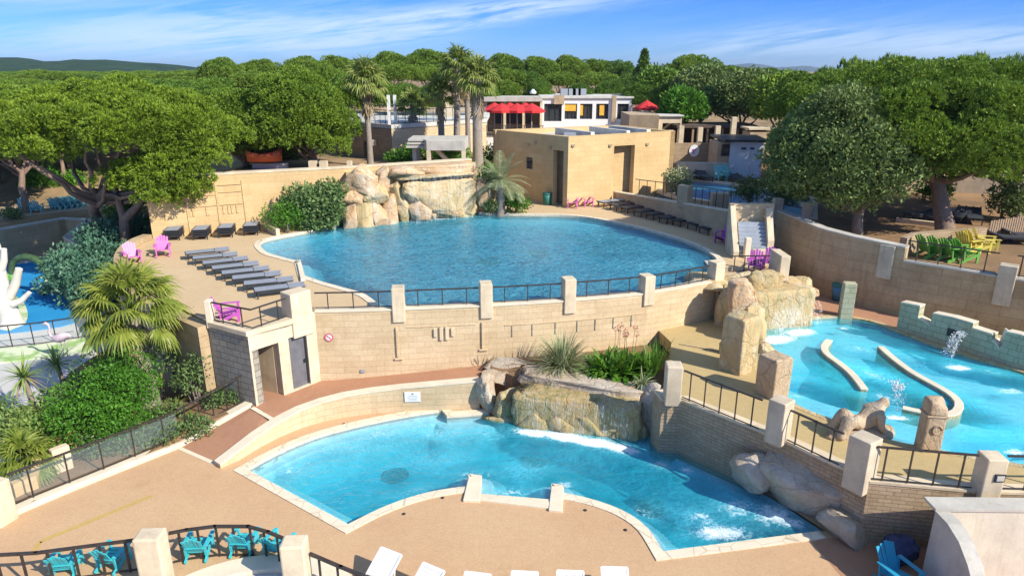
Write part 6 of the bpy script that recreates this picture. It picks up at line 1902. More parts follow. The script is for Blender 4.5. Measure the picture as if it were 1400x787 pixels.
# crenellated wall
def cren():
    prof = [(700, 15), (805, 35), (805, 100), (845, 118), (880, 140), (885, 75), (1000, 98), (1115, 130), (1115, 155), (1235, 190), (1240, 220), (1275, 250), (1290, 268), (1302, 175), (1398, 195), (1560, 235)]
    b0, b1, b2 = P(1222, 452, ZP), P(1312, 482, ZP), P(1405, 514, ZP)
    base = [Vector((b0.x + .1, b0.y + .25)), Vector((b1.x + .2, b1.y + .3)), Vector((b2.x + .25, b2.y + .3)), Vector((b2.x + 3.2, b2.y - 1.3))]
    root = empty('ruin_wall', (base[0].x, base[0].y, ZP), 'pale green wall built like a broken battlement behind the wading pool', 'wall')
    def at(px):
        best = None
        for i in range(len(base) - 1):
            for k in range(81):
                q = base[i].lerp(base[i + 1], k / 80); r = ray(px, 450); dev = abs(q.x / q.y - r.x / r.y)
                if best is None or dev < best[0]: best = (dev, q, (base[i + 1] - base[i]).normalized())
        return best[1], best[2]
    top = []
    for (cx, cy_) in prof:
        px, row = 1050 + cx / 3.994, 410 + cy_ / 3.994
        q, d = at(px); top.append((q, d, rowz(row, q.y)))
    mb = MB(); t_ = .38
    # painted hole shade around column 1304, rows 452-460
    def strip(qa, za, qb, zb2, z0):
        na = Vector((-qa[1].y, qa[1].x)) * t_; nb_ = Vector((-qb[1].y, qb[1].x)) * t_
        a, b = qa[0], qb[0]; c, e = b + nb_, a + na
        ua = a.dot(qa[1]); ub_ = b.dot(qa[1])
        mb.face([(a.x, a.y, z0), (b.x, b.y, z0), (b.x, b.y, zb2), (a.x, a.y, za)])
        mb.face([(c.x, c.y, z0), (e.x, e.y, z0), (e.x, e.y, za), (c.x, c.y, zb2)])
        mb.face([(a.x, a.y, za), (b.x, b.y, zb2), (c.x, c.y, zb2), (e.x, e.y, za)])
    for (a, b) in zip(top[:-1], top[1:]):
        if (a[0] - b[0]).length < .02:
            q = a[0]; na = Vector((-a[1].y, a[1].x)) * t_; lo_, hi_ = min(a[2], b[2]), max(a[2], b[2])
            mb.face([(q.x, q.y, lo_), (q.x + na.x, q.y + na.y, lo_), (q.x + na.x, q.y + na.y, hi_), (q.x, q.y, hi_)]); continue
        strip(a, a[2], b, b[2], ZP - .3)
    a = top[0]; na = Vector((-a[1].y, a[1].x)) * t_
    mb.face([(a[0].x, a[0].y, ZP - .3), (a[0].x, a[0].y, a[2]), (a[0].x + na.x, a[0].y + na.y, a[2]), (a[0].x + na.x, a[0].y + na.y, ZP - .3)])
    mb.build('wall_face', M['mossy'], root)
    mb = MB()
    for (a, b) in zip(top[:-1], top[1:]):
        if (a[0] - b[0]).length < .05: continue
        na = Vector((-a[1].y, a[1].x)) * (t_ / 2)
        mb.beam((a[0].x + na.x, a[0].y + na.y, a[2] + .02), (b[0].x + na.x, b[0].y + na.y, b[2] + .02), t_ + .03, .05)
    mb.build('coping', M['cream_clean'], root)
    q, d = at(1304); z = rowz(455, q.y); o_ = Vector((d.y, -d.x)) * .008
    MB().box((q.x + o_.x, q.y + o_.y, z), (.42, .05, .30), math.atan2(d.y, d.x)).build('opening_shade_panel', M['dark'], root)  # dark panel on the face paints the shade of a square hole
    # spout water
    q, d = at(1318); o_ = Vector((d.y, -d.x))
    z1 = rowz(452, q.y)
    r2 = empty('water_spout', (q.x, q.y, z1), 'white jet falling from the green battlement wall into the wading pool', 'water jet')
    mb = MB(); rnd = random.Random(3)
    for k in range(7):
        pts = []; sx = rnd.uniform(-.12, .12)
        for j in range(9):
            s_ = j / 8; pts.append(Vector((q.x, q.y, z1)) + Vector((o_.x, o_.y, 0)) * (.15 + .75 * s_ + rnd.uniform(-.03, .03)) + Vector((d.x, d.y, 0)) * (sx * (1 + s_) + rnd.uniform(-.02, .02)) + Vector((0, 0, .08 * s_ - (z1 - zww) * s_ * s_ * 1.08)))
        mb.tube(pts, [.03 + .015 * rnd.random() for _ in pts], 5)
    mb.build('jet', M['fall_thick'], r2, weld=False)
    mb = MB()
    for k in range(130):
        s_ = rnd.random(); p = Vector((q.x, q.y, z1)) + Vector((o_.x, o_.y, 0)) * (.15 + .8 * s_ + rnd.uniform(-.1, .1)) + Vector((d.x, d.y, 0)) * rnd.uniform(-.22, .22) + Vector((0, 0, -(z1 - zww) * s_ ** 1.6))
        mb.box(p, (rnd.uniform(.015, .04),) * 3, rnd.random() * 3)
    mb.build('spray', M['white'], r2, weld=False)
cren()

# reclining carved figure with a spray
def figure():
    import bmesh
    base = P(1176, 596, ZP)
    root = empty('stone_statue', base, 'carved stone figure lying back on the pool rim with knees raised, spraying water', 'statue')
    L_ = P(1150, 590, ZP + .3); R_ = P(1205, 580, ZP + .3)
    ax = (R_ - L_); ax.z = 0; ax.normalize(); sd_ = Vector((ax.y, -ax.x, 0))
    o_ = base + Vector((0, .25, 0))
    def q(u, s_, z): return o_ + ax * u + sd_ * s_ + Vector((0, 0, z))
    V = [q(.1, 0, .38), q(-.25, .05, .32),                # 0 belly, 1 pelvis
         q(.45, .0, .62), q(.72, .0, .92), q(.86, 0, 1.10), q(1.02, 0, 1.24),       # 2 chest 3 upper chest 4 neck 5 head
         q(-.60, .22, .85), q(-.88, .25, .20), q(-1.0, .3, .02),          # 6 knee 7 ankle 8 foot
         q(-.52, -.20, .95), q(-.80, -.22, .28), q(-.95, -.2, .05),          # 9 knee 10 ankle 11
         q(.62, .30, .82), q(.55, .42, .42), q(.78, .5, .06),          # 12 shoulder 13 elbow 14 hand
         q(.68, -.28, .86), q(.80, -.42, .46), q(.72, -.45, .08), q(1.12, 0, 1.26)]
    E = [(0, 1), (0, 2), (2, 3), (3, 4), (4, 5), (1, 6), (6, 7), (7, 8), (1, 9), (9, 10), (10, 11), (3, 12), (12, 13), (13, 14), (3, 15), (15, 16), (16, 17), (5, 18)]
    Rr = [x * .9 for x in (.28, .30, .34, .30, .16, .20, .26, .16, .14, .26, .16, .14, .17, .12, .10, .17, .12, .10, .13)]
    V = [base + Vector(((v - base).x * .86, (v - base).y * .86, (v - base).z * .70 + .02)) for v in V]
    me = bpy.data.meshes.new('body'); me.from_pydata([tuple(v - base) for v in V], E, []); me.update()
    o = bpy.data.objects.new('body', me); COL.objects.link(o); o.parent = root
    sk = o.modifiers.new('skin', 'SKIN')
    if not me.skin_vertices: me.skin_vertices.new()
    for i, r in enumerate(Rr): me.skin_vertices[0].data[i].radius = (r, r)
    me.skin_vertices[0].data[1].use_root = True
    sb = o.modifiers.new('sub', 'SUBSURF'); sb.levels = 2; sb.render_levels = 2
    me.materials.append(M['sculpt'])
    boulder('plinth', q(-.1, .05, .02), (2.4, 1.0, .45), M['sculpt'], root, rz=math.atan2(ax.y, ax.x), seed=120, blocky=.4, rough=.05)
    mb = MB(); rnd = random.Random(8)
    for k in range(9):
        a = rnd.uniform(-.4, .4); pts = []
        for j in range(7):
            s_ = j / 6; pts.append(q(1.15 + .25 * s_ + a * .1 * s_, a * .3 * s_, 1.25 + 1.0 * s_ - 1.5 * s_ * s_))
        mb.tube(pts, [.012, .016, .018, .018, .016, .014, .01], 5)
    mb.build('water_spray', M['fall_thick'], root, weld=False)
    mb = MB()
    for k in range(160):
        s_ = rnd.random(); mb.box(q(1.15 + .3 * s_ + rnd.gauss(0, .07), rnd.gauss(0, .10), 1.25 + 1.0 * s_ - 1.6 * s_ * s_ + rnd.gauss(0, .06)), (rnd.uniform(.01, .03),) * 3, rnd.random())
    mb.build('spray_drops', M['white'], root, weld=False)
figure()
# small jets on the pale post and the left end of the battlement wall
p = P(1220, 447, ZP)

# ------------------------------------------------------------------ big rendered wall at the lower right
root = empty('service_wall', (10.6, 13, 0), 'large pale rendered wall with a curved sloping wing near the camera, lower right', 'wall')
c = P(1262, 682, ZP + .12); yb_ = c.y - .55
xl = P(1262, 682, ZP + .15).x
zt = ZP + .18
mb = MB(); mb.wall((xl + .3, yb_), (22, yb_ - .2), -.2, zt, .4); mb.build('wall_face', M['whitewall'], root)
mb = MB(); mb.wall((xl - .02, yb_ - .03), (22, yb_ - .23), zt + .001, zt + .07, .5); mb.build('coping', M['greycap'], root)
wg = [(0, zt), (.45, zt - .02), (.9, zt - .18), (1.3, zt - .5), (1.7, zt - 1.0), (2.1, zt - 1.5), (2.6, -.1)]
mb = MB()
for (u0, z0), (u1_, z1) in zip(wg[:-1], wg[1:]):
    a = (xl + .04 * u0, yb_ - u0); b = (xl + .04 * u1_, yb_ - u1_); t_ = .34
    mb.face([(b[0], b[1], -.3), (a[0], a[1], -.3), (a[0], a[1], z0), (b[0], b[1], z1)][::-1])
    mb.face([(a[0] + t_, a[1], -.3), (b[0] + t_, b[1], -.3), (b[0] + t_, b[1], z1), (a[0] + t_, a[1], z0)][::-1])
    mb.face([(a[0], a[1], z0), (b[0], b[1], z1), (b[0] + t_, b[1], z1), (a[0] + t_, a[1], z0)])
mb.build('wing_wall', M['greycap'], root)
# navy covered thing and turquoise chair beside it
p = P(1232, 752, .3)
tag(boulder('covered_bundle', p, (.85, .8, .75), M['navy'], None, seed=130, blocky=.8, rough=.16, cuts=3), 'dark navy draped bundle between the brick wall and the pale wing wall', 'bundle')

# ================================================================== foreground railings and pillars, lower left
p = P(217, 792, 0)
def fpil(px, rb, rt, w_, d_, lab):
    p = P(px, rb, 0); zt = rowz(rt + 8, p.y - d_ / 2)
    tag(MB().box((p.x, p.y, zt / 2 - .1), (w_, d_, zt + .2), .05).build('stone_pillar', M['cream'], bevel=.05), lab, 'pillar', 'foreground pillars of the lower railing')
fpil(217, 797, 730, .62, .5, 'square cream pillar between the straight and the curved foreground railings')
fpil(409, 804, 740, .58, .5, 'square cream pillar at the right end of the curved foreground railing, left of the white loungers')
rl = [P(-80, 806, 0), P(60, 798, 0), P(196, 779, 0)]
railing(rl, .92, 'dark metal railing in the lower left corner behind two turquoise armchairs', 'foreground railings', 8, .06, .06, bw=.03)
ra = smooth_line([P(238, 770, 0), P(262, 765, 0), P(300, 760, 0), P(345, 760, 0), P(372, 768, 0), P(392, 777, 0)], .5)
railing(ra, .92, 'dark metal railing bending in an arc round the circular kerb in the foreground', 'foreground railings', 7, .06, .06, bw=.03)
railing([P(428, 799, 0), P(470, 818, 0), P(560, 856, 0)], .92, 'dark metal railing running down beside the first white lounger', 'foreground railings', 5, .06, .06, bw=.03)
# round kerb below the arc
ctr = P(318, 900, 0)
rad = (P(318, 772, 0) - ctr).length
root = empty('round_kerb', ctr, 'pale circular stone kerb inside the curved foreground railing', 'kerb')
mb = MB()
for r0, r1, z, nm, mm in ((rad - .55, rad, .16, 'kerb_ring', 'cream_clean'),):
    mb = MB(); n_ = 64
    for i in range(n_):
        a0, a1 = 6.2832 * i / n_, 6.2832 * (i + 1) / n_
        def q(r, a, z_): return ctr + Vector((r * math.cos(a), r * math.sin(a), z_))
        mb.face([q(r0, a0, z), q(r1, a0, z), q(r1, a1, z), q(r0, a1, z)]); mb.face([q(r1, a0, 0), q(r1, a1, 0), q(r1, a1, z), q(r1, a0, z)]); mb.face([q(r0, a1, -.3), q(r0, a0, -.3), q(r0, a0, z), q(r0, a1, z)])
    mb.build(nm, M[mm], root)
mb = MB(); mb.lathe([(rad - .56, 0.02), (rad - .56, .035)], ctr, 48); mb.build('inner_floor', M['pale'], root)

# ================================================================== garden edge, planter, kids area
gk = [(345, 552, .66), (300, 577, .4), (247, 607, .1), (170, 637, .1), (100, 665, .1), (40, 692, .1), (-30, 724, .1)]
gp_ = [P(*q) for q in gk]
root = empty('garden_kerb', gp_[2], 'long cream kerb wall between the planted bed and the lower deck', 'kerb')
mb = MB(); mb.ribbon([(q.x, q.y) for q in gp_][::-1], -.3, [q.z + .04 for q in gp_][::-1], .38); mb.build('kerb_body', M['cream_clean'], root, bevel=.02)
rp = [P(338, 549, .74), P(290, 573, .42), P(247, 600, .16)]
g2 = [P(*q) for q in ((338, 546, .72), (300, 567, .44), (247, 598, .15))]
railing([g2[0], g2[1], g2[2]], 1.0, 'dark garden railing sloping down beside the red ramp', 'garden railings', 5, .06, .05)
g3 = [P(*q) for q in ((245, 599, .15), (150, 638, .15), (85, 664, .15), (20, 690, .15))]
railing(g3, 1.0, 'dark garden railing with clear panels in front of the big green bush', 'garden railings', 5, .06, .05, glass=M['railglass'])
p = P(2, 712, .1); zt = rowz(662, p.y)
tag(MB().box((p.x - .12, p.y + .15, zt / 2 - .15), (.62, .55, zt + .3), -.3).build('stone_pillar', M['cream'], bevel=.04), 'cream end pillar of the garden railing at the left edge of the view', 'pillar')
soil = [(q.x, q.y + .2) for q in gp_][::1] + [P2(-60, 690, 0), P2(-60, 655, 0), P2(40, 625, 0), P2(60, 560, 0), P2(95, 510, 0), P2(160, 470, 0), P2(150, 410, 0), P2(60, 400, 0), P2(60, 345, 0), (-30, 42), (-24, 36.5), (-19, 33), P2(176, 395, 1.5), P2(282, 450, 1.5), P2(282, 520, .6), P2(338, 545, .6)]
def soil_z(x, y): return .04 + .34 * noise.noise(Vector((x * .5, y * .5, 4))) ** 2 + .5 * sst(-14, -9.6, x) * sst(19, 21, y)
struct(sheet('planting_bed', soil[:], .1, M['soil'], zb=-.3, zf=soil_z, step=.7))
pk = smooth_line([P(-20, 605, .45), P(20, 608, .45), P(42, 625, .45), P(40, 650, .45), P(14, 660, .45)], .3)
tag(MB().ribbon([(q.x, q.y) for q in pk], -.1, .5, .25).build('planter_wall', M['stone_gold']), 'curved golden stone planter wall under the yellow-green fan palm at the left edge', 'wall')
a, b = P(52, 668, 0), P(86, 650, 0)
tag(MB().beam((a.x, a.y + .8, .42), (b.x, b.y + .5, .42), .3, .85).build('stone_block', M['cream'], bevel=.05), 'cream stone block seen through the left part of the garden railing', 'block')

# kids splash area on the left
kf = [P2(-80, 458, 0), P2(0, 455, 0), P2(60, 449, 0), P2(100, 441, 0), P2(112, 428, 0), P2(106, 412, 0), P2(100, 396, 0), P2(92, 380, 0), P2(80, 362, 0), P2(0, 352, 0), P2(-80, 352, 0)]
struct(sheet('splash_floor', smooth_poly(kf, .6, {0, 10}), .0, M['blue_floor'], zb=-.1))
t = NT('green_floor'); M['green_floor'] = t.fin(t.mix(t.rng(t.noise(t.pos(), .9, 5, .6), .45, .55), (0.30, 0.46, 0.16), (0.62, 0.66, 0.46)), .7)
struct(sheet('painted_floor', smooth_poly([P2(-60, 478, 0), P2(20, 474, 0), P2(70, 468, 0), P2(118, 461, 0), P2(130, 470, 0), P2(118, 480, 0), P2(40, 490, 0), P2(-60, 500, 0)], .6), .004, M['green_floor'], zb=-.1))
struct(sheet('painted_floor', smooth_poly([P2(-20, 440, 0), P2(12, 452, 0), P2(32, 444, 0), P2(38, 428, 0), P2(28, 408, 0), P2(6, 402, 0), P2(-20, 410, 0)], .6), .008, M['green_floor'], zb=-.1))
a, b, c = P(-60, 482, 0), P(60, 470, 0), P(122, 460, 0)
railing([a, b, c], 1.05, 'dark railing with clear panels in front of the blue splash floor', 'splash area railings', 6, .06, .05, glass=M['railglass'])
tag(MB().ribbon([P2(88, 405, .0), P2(103, 425, 0), P2(112, 441, 0)], -.1, .55, .8).build('planter_wall', M['stone_gold'], bevel=.04), 'golden stone planter wall right of the blue splash floor', 'wall')
# white tree sculpture
b0 = P(16, 444, 0)
root = empty('tree_sculpture', b0, 'white artificial tree trunk with cut branches standing on the blue splash floor', 'sculpture')
mb = MB()
rng0 = np.random.default_rng(5)
mb.tube([b0 + Vector((0, 0, -.1)), b0 + Vector((0, 0, .5)), b0 + Vector((-.1, 0, 1.6)), b0 + Vector((-.1, 0, 2.9)), b0 + Vector((-.05, 0, 3.4))], [.62, .47, .40, .37, .32], 12)
mb.build('trunk', M['whitestone'], root, weld=False)
for (s_, e, r0, r1) in (((.2, 0, 1.5), (1.0, 0, 2.9), .26, .16), ((.35, -.1, 1.1), (1.25, 0, 1.7), .18, .10), ((-.3, 0, 2.9), (-.45, 0, 4.0), .22, .12), ((.0, .1, 3.1), (.15, .1, 4.1), .22, .13), ((-.15, 0, 3.1), (-.1, -.1, 4.3), .18, .1), ((.15, 0, 2.9), (.5, 0, 3.9), .18, .12), ((-.4, 0, 2.0), (-1.2, 0, 3.0), .22, .14)):
    p, q = b0 + Vector(s_), b0 + Vector(e)
    MB().tube([p, p.lerp(q, .5) + Vector((.05, 0, -.08)), q], [r0, (r0 + r1) / 2, r1], 9).build('branch', M['whitestone'], root, weld=False)
# green snake arch
c = P(42, 408, 0); 
root = empty('snake_sculpture', c, 'dark green snake arching over the blue splash floor behind the white tree sculpture', 'sculpture')
R0 = 1.12; pts = []; rad_ = []
for i in range(23):
    a = R(-55 + 235 * i / 22) if True else 0
    pts.append(c + Vector((R0 * math.cos(a) - .1, .2 + i * .02, 1.15 + R0 * math.sin(a)))); rad_.append(.22 - .08 * abs(i - 6) / 16)
MB().tube(pts, rad_, 10).build('body', M['snake'], root, weld=False)
boulder('head', pts[-1] + Vector((-.1, 0, -.1)), (.55, .4, .5), M['green_plastic'], root, seed=140, blocky=.8, rough=.04, cuts=0)
# flamingo
fb = P(87, 489, 0)
root = empty('flamingo_statue', fb, 'grey pink flamingo statue standing at the splash area railing', 'statue')
def fl(x, z, y=0): return fb + Vector((x, y, z))
mb = MB(); mb.tube([fl(.52, 1.02), fl(.40, 1.06), fl(.22, 1.02), fl(0, .94), fl(-.18, .92), fl(-.30, 1.0)], [.03, .12, .19, .21, .16, .07], 12)
mb.tube([fl(-.22, .95), fl(-.36, 1.05), fl(-.40, 1.22), fl(-.34, 1.40), (fl(-.36, 1.56)), fl(-.46, 1.62), fl(-.55, 1.58), fl(-.60, 1.50)], [.08, .06, .05, .045, .05, .07, .05, .02], 10)
mb.build('body', M['pinkstone'], root, weld=False)
MB().tube([fl(.55, .98), fl(.35, 1.10), fl(.05, 1.06)], [.02, .10, .05], 8).build('wing', M['sign_grey'], root, weld=False)
for y_, xo in ((-.06, 0), (.08, .08)):
    MB().tube([fl(.05 + xo, .82, y_), fl(.10 + xo, .42, y_), fl(.04 + xo, 0, y_)], [.03, .024, .024], 8).build('leg', M['pinkstone'], root, weld=False)

# ================================================================== furniture
T_ = make_armchair(M['turq'])
deg = math.radians
def ppx(px, row, z): return P(px, row, z)
tq = 'turquoise armchairs by the foreground railings'
for (px, row, rz, lab) in ((87, 787, deg(190), 'turquoise plastic armchair nearest the lower left corner, behind the straight railing'), (152, 778, deg(172), 'turquoise armchair behind the straight railing, just left of the first cream pillar'),
        (270, 763, deg(185), 'turquoise plastic armchair at the left end of the curved railing'), (332, 757, deg(178), 'turquoise plastic armchair behind the middle of the curved railing'), (380, 762, deg(160), 'turquoise armchair partly hidden by the pillar at the end of the curved railing')):
    p = ppx(px, row, 0); place(T_, (p.x, p.y + .2, 0), rz, lab, tq, sc=.86)
p = P(1228, 803, 0); D_ = make_armchair(M['teal_deep']); place(D_, (p.x, p.y, .008), deg(20), 'deep turquoise armchair in shade beside the pale wing wall, lower right')
PK = make_armchair(M['pink']); pk_g = 'pink armchairs on the upper deck'
for (px, row, rz, lab) in ((783, 284, deg(-10), 'pink armchair against the corner of the tan building, left one of the pair'), (803, 282, deg(15), 'pink armchair against the tan building, right one of the pair'),
        (183, 360, deg(40), 'pink armchair on the rounded corner of the upper deck, the one farther left'), (224, 350, deg(25), 'pink armchair on the rounded deck corner, right of its twin and near the stacked loungers')):
    p = P(px, row, ZU); place(PK, (p.x, p.y, ZU), rz, lab, pk_g)
MG = make_armchair(M['magenta']); mg_g = 'magenta armchairs on the upper deck'
for (px, row, rz, lab) in ((316, 437, deg(110), 'magenta armchair beside the railing over the pump room'), (988, 332, deg(-50), 'magenta armchair at the end of the row of dark loungers'),
        (1032, 372, deg(-20), 'magenta armchair above the waterfall rock, left one of the pair'), (1050, 368, deg(-30), 'magenta armchair above the waterfall rock, right one next to the cream pillar')):
    p = P(px, row, ZU); place(MG, (p.x, p.y, ZU), rz, lab, mg_g)
GN = make_armchair(M['green_plastic']); 
for i, (px, row) in enumerate(((1272, 352), (1288, 354), (1304, 357), (1320, 358))):
    p = P(px, row, ZT); place(GN, (p.x, p.y + .1, ZT + .0), deg(100), ['green armchair at the left end of the row on the east terrace', 'second green armchair from the left in the row on the east terrace', 'third green armchair from the left in the row on the east terrace', 'green armchair beside the first yellow one on the east terrace'][i], 'armchairs in a row on the east terrace', sc=1.15)
YL = make_armchair(M['yellow_plastic'])
for i, (px, row) in enumerate(((1325, 346), (1338, 345), (1350, 344))):
    p = P(px, row, ZT); place(YL, (p.x, p.y + .1, ZT), deg(110 - 20 * i), ['yellow armchair next to the green ones on the east terrace', 'yellow armchair in the middle of the three on the east terrace', 'yellow armchair at the right end of the row on the east terrace'][i], 'armchairs in a row on the east terrace', sc=1.15)
PT = make_armchair(M['turq_pale'])
for i, (px, row) in enumerate(((35, 290), (52, 291), (80, 287), (88, 286), (96, 285), (104, 284), (111, 283))):
    p = P(px, row, ZC); place(PT, (p.x, p.y, ZC), deg([40, 200, 180, 180, 180, 180, 180][i]), ['pale turquoise armchair left of the pine trunk on the camp ground', 'pale turquoise armchair right of the pine trunk on the camp ground', 'leftmost pale turquoise armchair of the row of five behind the curved wall', 'second pale turquoise armchair of the row of five', 'middle pale turquoise armchair of the row of five', 'fourth pale turquoise armchair of the row of five', 'rightmost pale turquoise armchair of the row of five'][i], 'turquoise armchairs on the camp ground', sc=1.1)
for i, (px, row) in enumerate(((985, 247), (994, 246))):
    p = P(px, row, ZT); place(PT, (p.x, p.y, ZT), deg(10), ['pale turquoise armchair behind the far blue pool, left one', 'pale turquoise armchair behind the far blue pool, right one by the white hut'][i], 'turquoise armchairs behind the far pool', sc=1.2)
# loungers
LG = make_lounger(M['dark'], M['sling_grey'])
left = [((261, 349), (307, 344)), ((270, 356), (319, 351)), ((283, 363), (334, 357)), ((296, 370), (348, 364)), ((309, 377), (363, 371)), ((323, 384), (379, 378)), ((338, 392), (397, 386)), ((354, 401), (411, 394))]
ords = ['farthest', 'second farthest', 'third farthest', 'fourth farthest', 'fourth nearest', 'third nearest', 'second nearest', 'nearest']
for i, (a, b) in enumerate(left):
    pa, pb = P(a[0], a[1] + 5, ZU + 0), P(b[0], b[1] + 5, ZU)
    c = (pa + pb) / 2; d = pb - pa
    place(LG, (c.x, c.y, ZU), math.atan2(d.y, d.x), ords[i] + ' of the eight grey loungers in the slanting row left of the upper pool', 'grey loungers left of the upper pool')
def make_stack():
    """four sling loungers stacked flat, seen from the foot end"""
    root = empty('lounger_stack', (0, 0, 0), 'x', 'sun loungers')
    for k in range(4):
        f = MB(); z = .30 + k * .13
        for sx in (-1, 1): f.beam((sx * .33, -.95, z), (sx * .33, .95, z), .05, .06)
        for yy in (-.95, 0, .95): f.beam((-.33, yy, z), (.33, yy, z), .05, .05)
        f.build('frame', M['dark'], root)
        MB().box((0, 0, z + .03), (.60, 1.85, .02)).build('sling', M['sling_grey'] if k == 3 else M['sling_dark'], root)
    for sx in (-1, 1):
        for yy in (-.75, .75): MB().beam((sx * .31, yy, .3), (sx * .31, yy * 1.08, 0), .05, .06).build('leg', M['dark'], root)
    return root
ST = make_stack()
for i, px in enumerate((227, 266, 301, 336)):
    p = P(px, [332, 331, 328, 325][i], ZU)
    place(ST, (p.x, p.y + 1.0, ZU), deg(12), ['leftmost stack of dark loungers along the golden wall, behind a pink armchair', 'second stack of dark loungers from the left along the golden wall', 'third stack of dark loungers from the left along the golden wall', 'stack of dark loungers along the golden wall, next to the planter kerb'][i], 'stacks of dark loungers along the golden wall').scale = (1.12, .62, .8)
LD = make_lounger(M['dark'], M['sling_dark'], 22)
LS = make_lounger(M['dark'], M['sling_grey'], 12)
for i, (a, b) in enumerate((((824, 283), (852, 280)), ((842, 287), (868, 284)), ((857, 291), (885, 288)), ((873, 296), (903, 292)), ((890, 300), (920, 296)), ((909, 305), (938, 301)), ((927, 309), (958, 305)), ((947, 314), (978, 309)), ((963, 320), (996, 315)))):
    pa, pb = P(a[0], a[1], ZU), P(b[0], b[1], ZU); c = (pa + pb) / 2; d = pb - pa
    d = Vector((.93, .28)) if False else d
    nth = ['first', 'second', 'third', 'fourth', 'fifth', 'sixth', 'seventh', 'eighth', 'ninth'][i]
    place(LS if i == 0 else LD, (c.x, c.y, ZU), math.atan2(d.y, d.x), nth + ' lounger from the tan building in the dark row right of the upper pool', 'dark loungers right of the upper pool', sc=1.15)
WL = make_lounger(M['white_plastic'], M['white_plastic'], 30, True)
for i, (px, row, rz) in enumerate(((528, 764, 62), (586, 786, 60), (651, 796, 80), (717, 794, 86), (780, 793, 87), (841, 788, 88))):
    p = P(px, row, .6); a = deg(rz); 
    place(WL, (p.x - .75 * math.cos(a), p.y - .75 * math.sin(a), 0), a, ['white slatted plastic lounger beside the railing, leftmost and most visible', 'second white plastic lounger from the left at the bottom edge', 'third white plastic lounger from the left, only its head end showing', 'fourth white plastic lounger from the left at the bottom edge', 'second white plastic lounger from the right at the bottom edge', 'rightmost white plastic lounger at the bottom edge'][i], 'white loungers at the bottom edge')
for i, (px, row) in enumerate(((1378, 333), (1398, 330))):
    p = P(px, row, ZT); place(LD, (p.x, p.y, ZT), deg(170), ['dark lounger by the wooden fence on the east terrace, left one', 'dark lounger by the wooden fence on the east terrace, cut by the right edge'][i], 'dark loungers by the wooden fence')
for i, (px, row) in enumerate(((1262, 300), (1285, 303), (1310, 301), (1330, 303), (950, 245), (962, 246), (1015, 252))):
    p = P(px, row, ZT); place(LD, (p.x, p.y, ZT), deg(10 + 17 * i), ['dark lounger under the big pine behind its low white kerb, leftmost', 'dark lounger just left of the big pine trunk behind the kerb', 'dark lounger just right of the big pine trunk', 'dark lounger farther right of the big pine trunk', 'dark lounger behind the far blue pool, leftmost', 'dark lounger behind the far blue pool, second from the left', 'dark lounger at the foot of the white hut by the far pool'][i], 'dark loungers in the far background')
# wooden fence on the right
root = empty('wooden_fence', P(1345, 325, ZT), 'weathered wooden board fence on the east terrace at the right edge', 'fence')
fa, fb_ = P(1348, 332, ZT), P(1430, 318, ZT)
mb = MB(); n_ = 26
for i in range(n_):
    q = fa.lerp(fb_, (i + .5) / n_); mb.box((q.x, q.y, ZT + .55), (.13, .03, 1.1 + .04 * math.sin(i * 2.3)), math.atan2((fb_ - fa).y, (fb_ - fa).x))
mb.build('boards', M['wood'], root)
mb = MB()
for z in (.25, .9): mb.beam(fa + Vector((0, .05, z)), fb_ + Vector((0, .05, z)), .05, .08)
mb.build('rails', M['wood'], root)

# ================================================================== buildings behind
def simple_rail(a, b, h, lab, nb=8, group=None): return railing([a, b], h, lab, group, nb, .06, .05, bw=.03)
# left stone building with a roof terrace
yc = 53.0
C0 = PY(535, 175, yc); ztb = rowz(176, yc)
CL = PY(455, 172, 58.5); CR = PY(665, 178, 60)
root = empty('stone_building', (C0.x, C0.y, ZM), 'stone building with a roof terrace, dark doorway and shaded left face behind the rock waterfall', 'building')
SB = root
vL = Vector((C0.x - CL.x, C0.y - CL.y)); LL = vL.length
uL = lambda px: (lambda r: (Vector(((CL.x * vL.y - CL.y * vL.x) / (r.x * vL.y - r.y * vL.x) * r.x, (CL.x * vL.y - CL.y * vL.x) / (r.x * vL.y - r.y * vL.x) * r.y)) - Vector((CL.x, CL.y))).length)(ray(px, 200))
mb = MB(); mb.wall((CL.x, CL.y), (C0.x, C0.y), ZM - 1, ztb, .4, [(uL(497), uL(508), ZM - 1, rowz(194, 55))]); mb.build('side_wall', M['brick'], root)
vR = Vector((CR.x - C0.x, CR.y - C0.y))
mb = MB(); mb.wall((C0.x, C0.y), (CR.x, CR.y), ZM - 1, ztb - .003, .4); mb.build('front_wall', M['stone'], root)
mb = MB(); mb.prism([(CL.x, CL.y), (C0.x, C0.y), (CR.x, CR.y), (CR.x, CR.y + 9), (CL.x, CL.y + 9)], ztb - .1, ztb + .28); mb.build('roof', M['roof'], root)
q = Vector((CL.x, CL.y)) + vL.normalized() * (uL(497) + .6) ; mb = MB(); qa = Vector((CL.x, CL.y)) + vL.normalized() * uL(497) + Vector((.1, .2)); qb = Vector((CL.x, CL.y)) + vL.normalized() * uL(508) + Vector((.1, .2))
mb.beam((qa.x, qa.y, 6.1), (qb.x, qb.y, 6.1), .06, 2.3); mb.build('door', M['glass'], root)
for px, r in ((486, 188), (515, 195)):
    q = Vector((CL.x, CL.y)) + vL.normalized() * uL(px) + Vector((-.12, -.12)); MB().box((q.x, q.y, rowz(r, q.y)), (.3, .25, .45)).build('wall_light', M['cream'], root)
q = C0 + Vector((vR.x, vR.y, 0)) * .38; MB().lathe([(.0, -.6), (.38, -.5), (.42, 0), (.3, .45), (.0, .6)], (q.x - .05, q.y - .2, rowz(196, q.y)), 12, cap=False).build('niche', M['tan'], root)
up3 = Vector((0, 0, 1))
za_ = ztb + .28
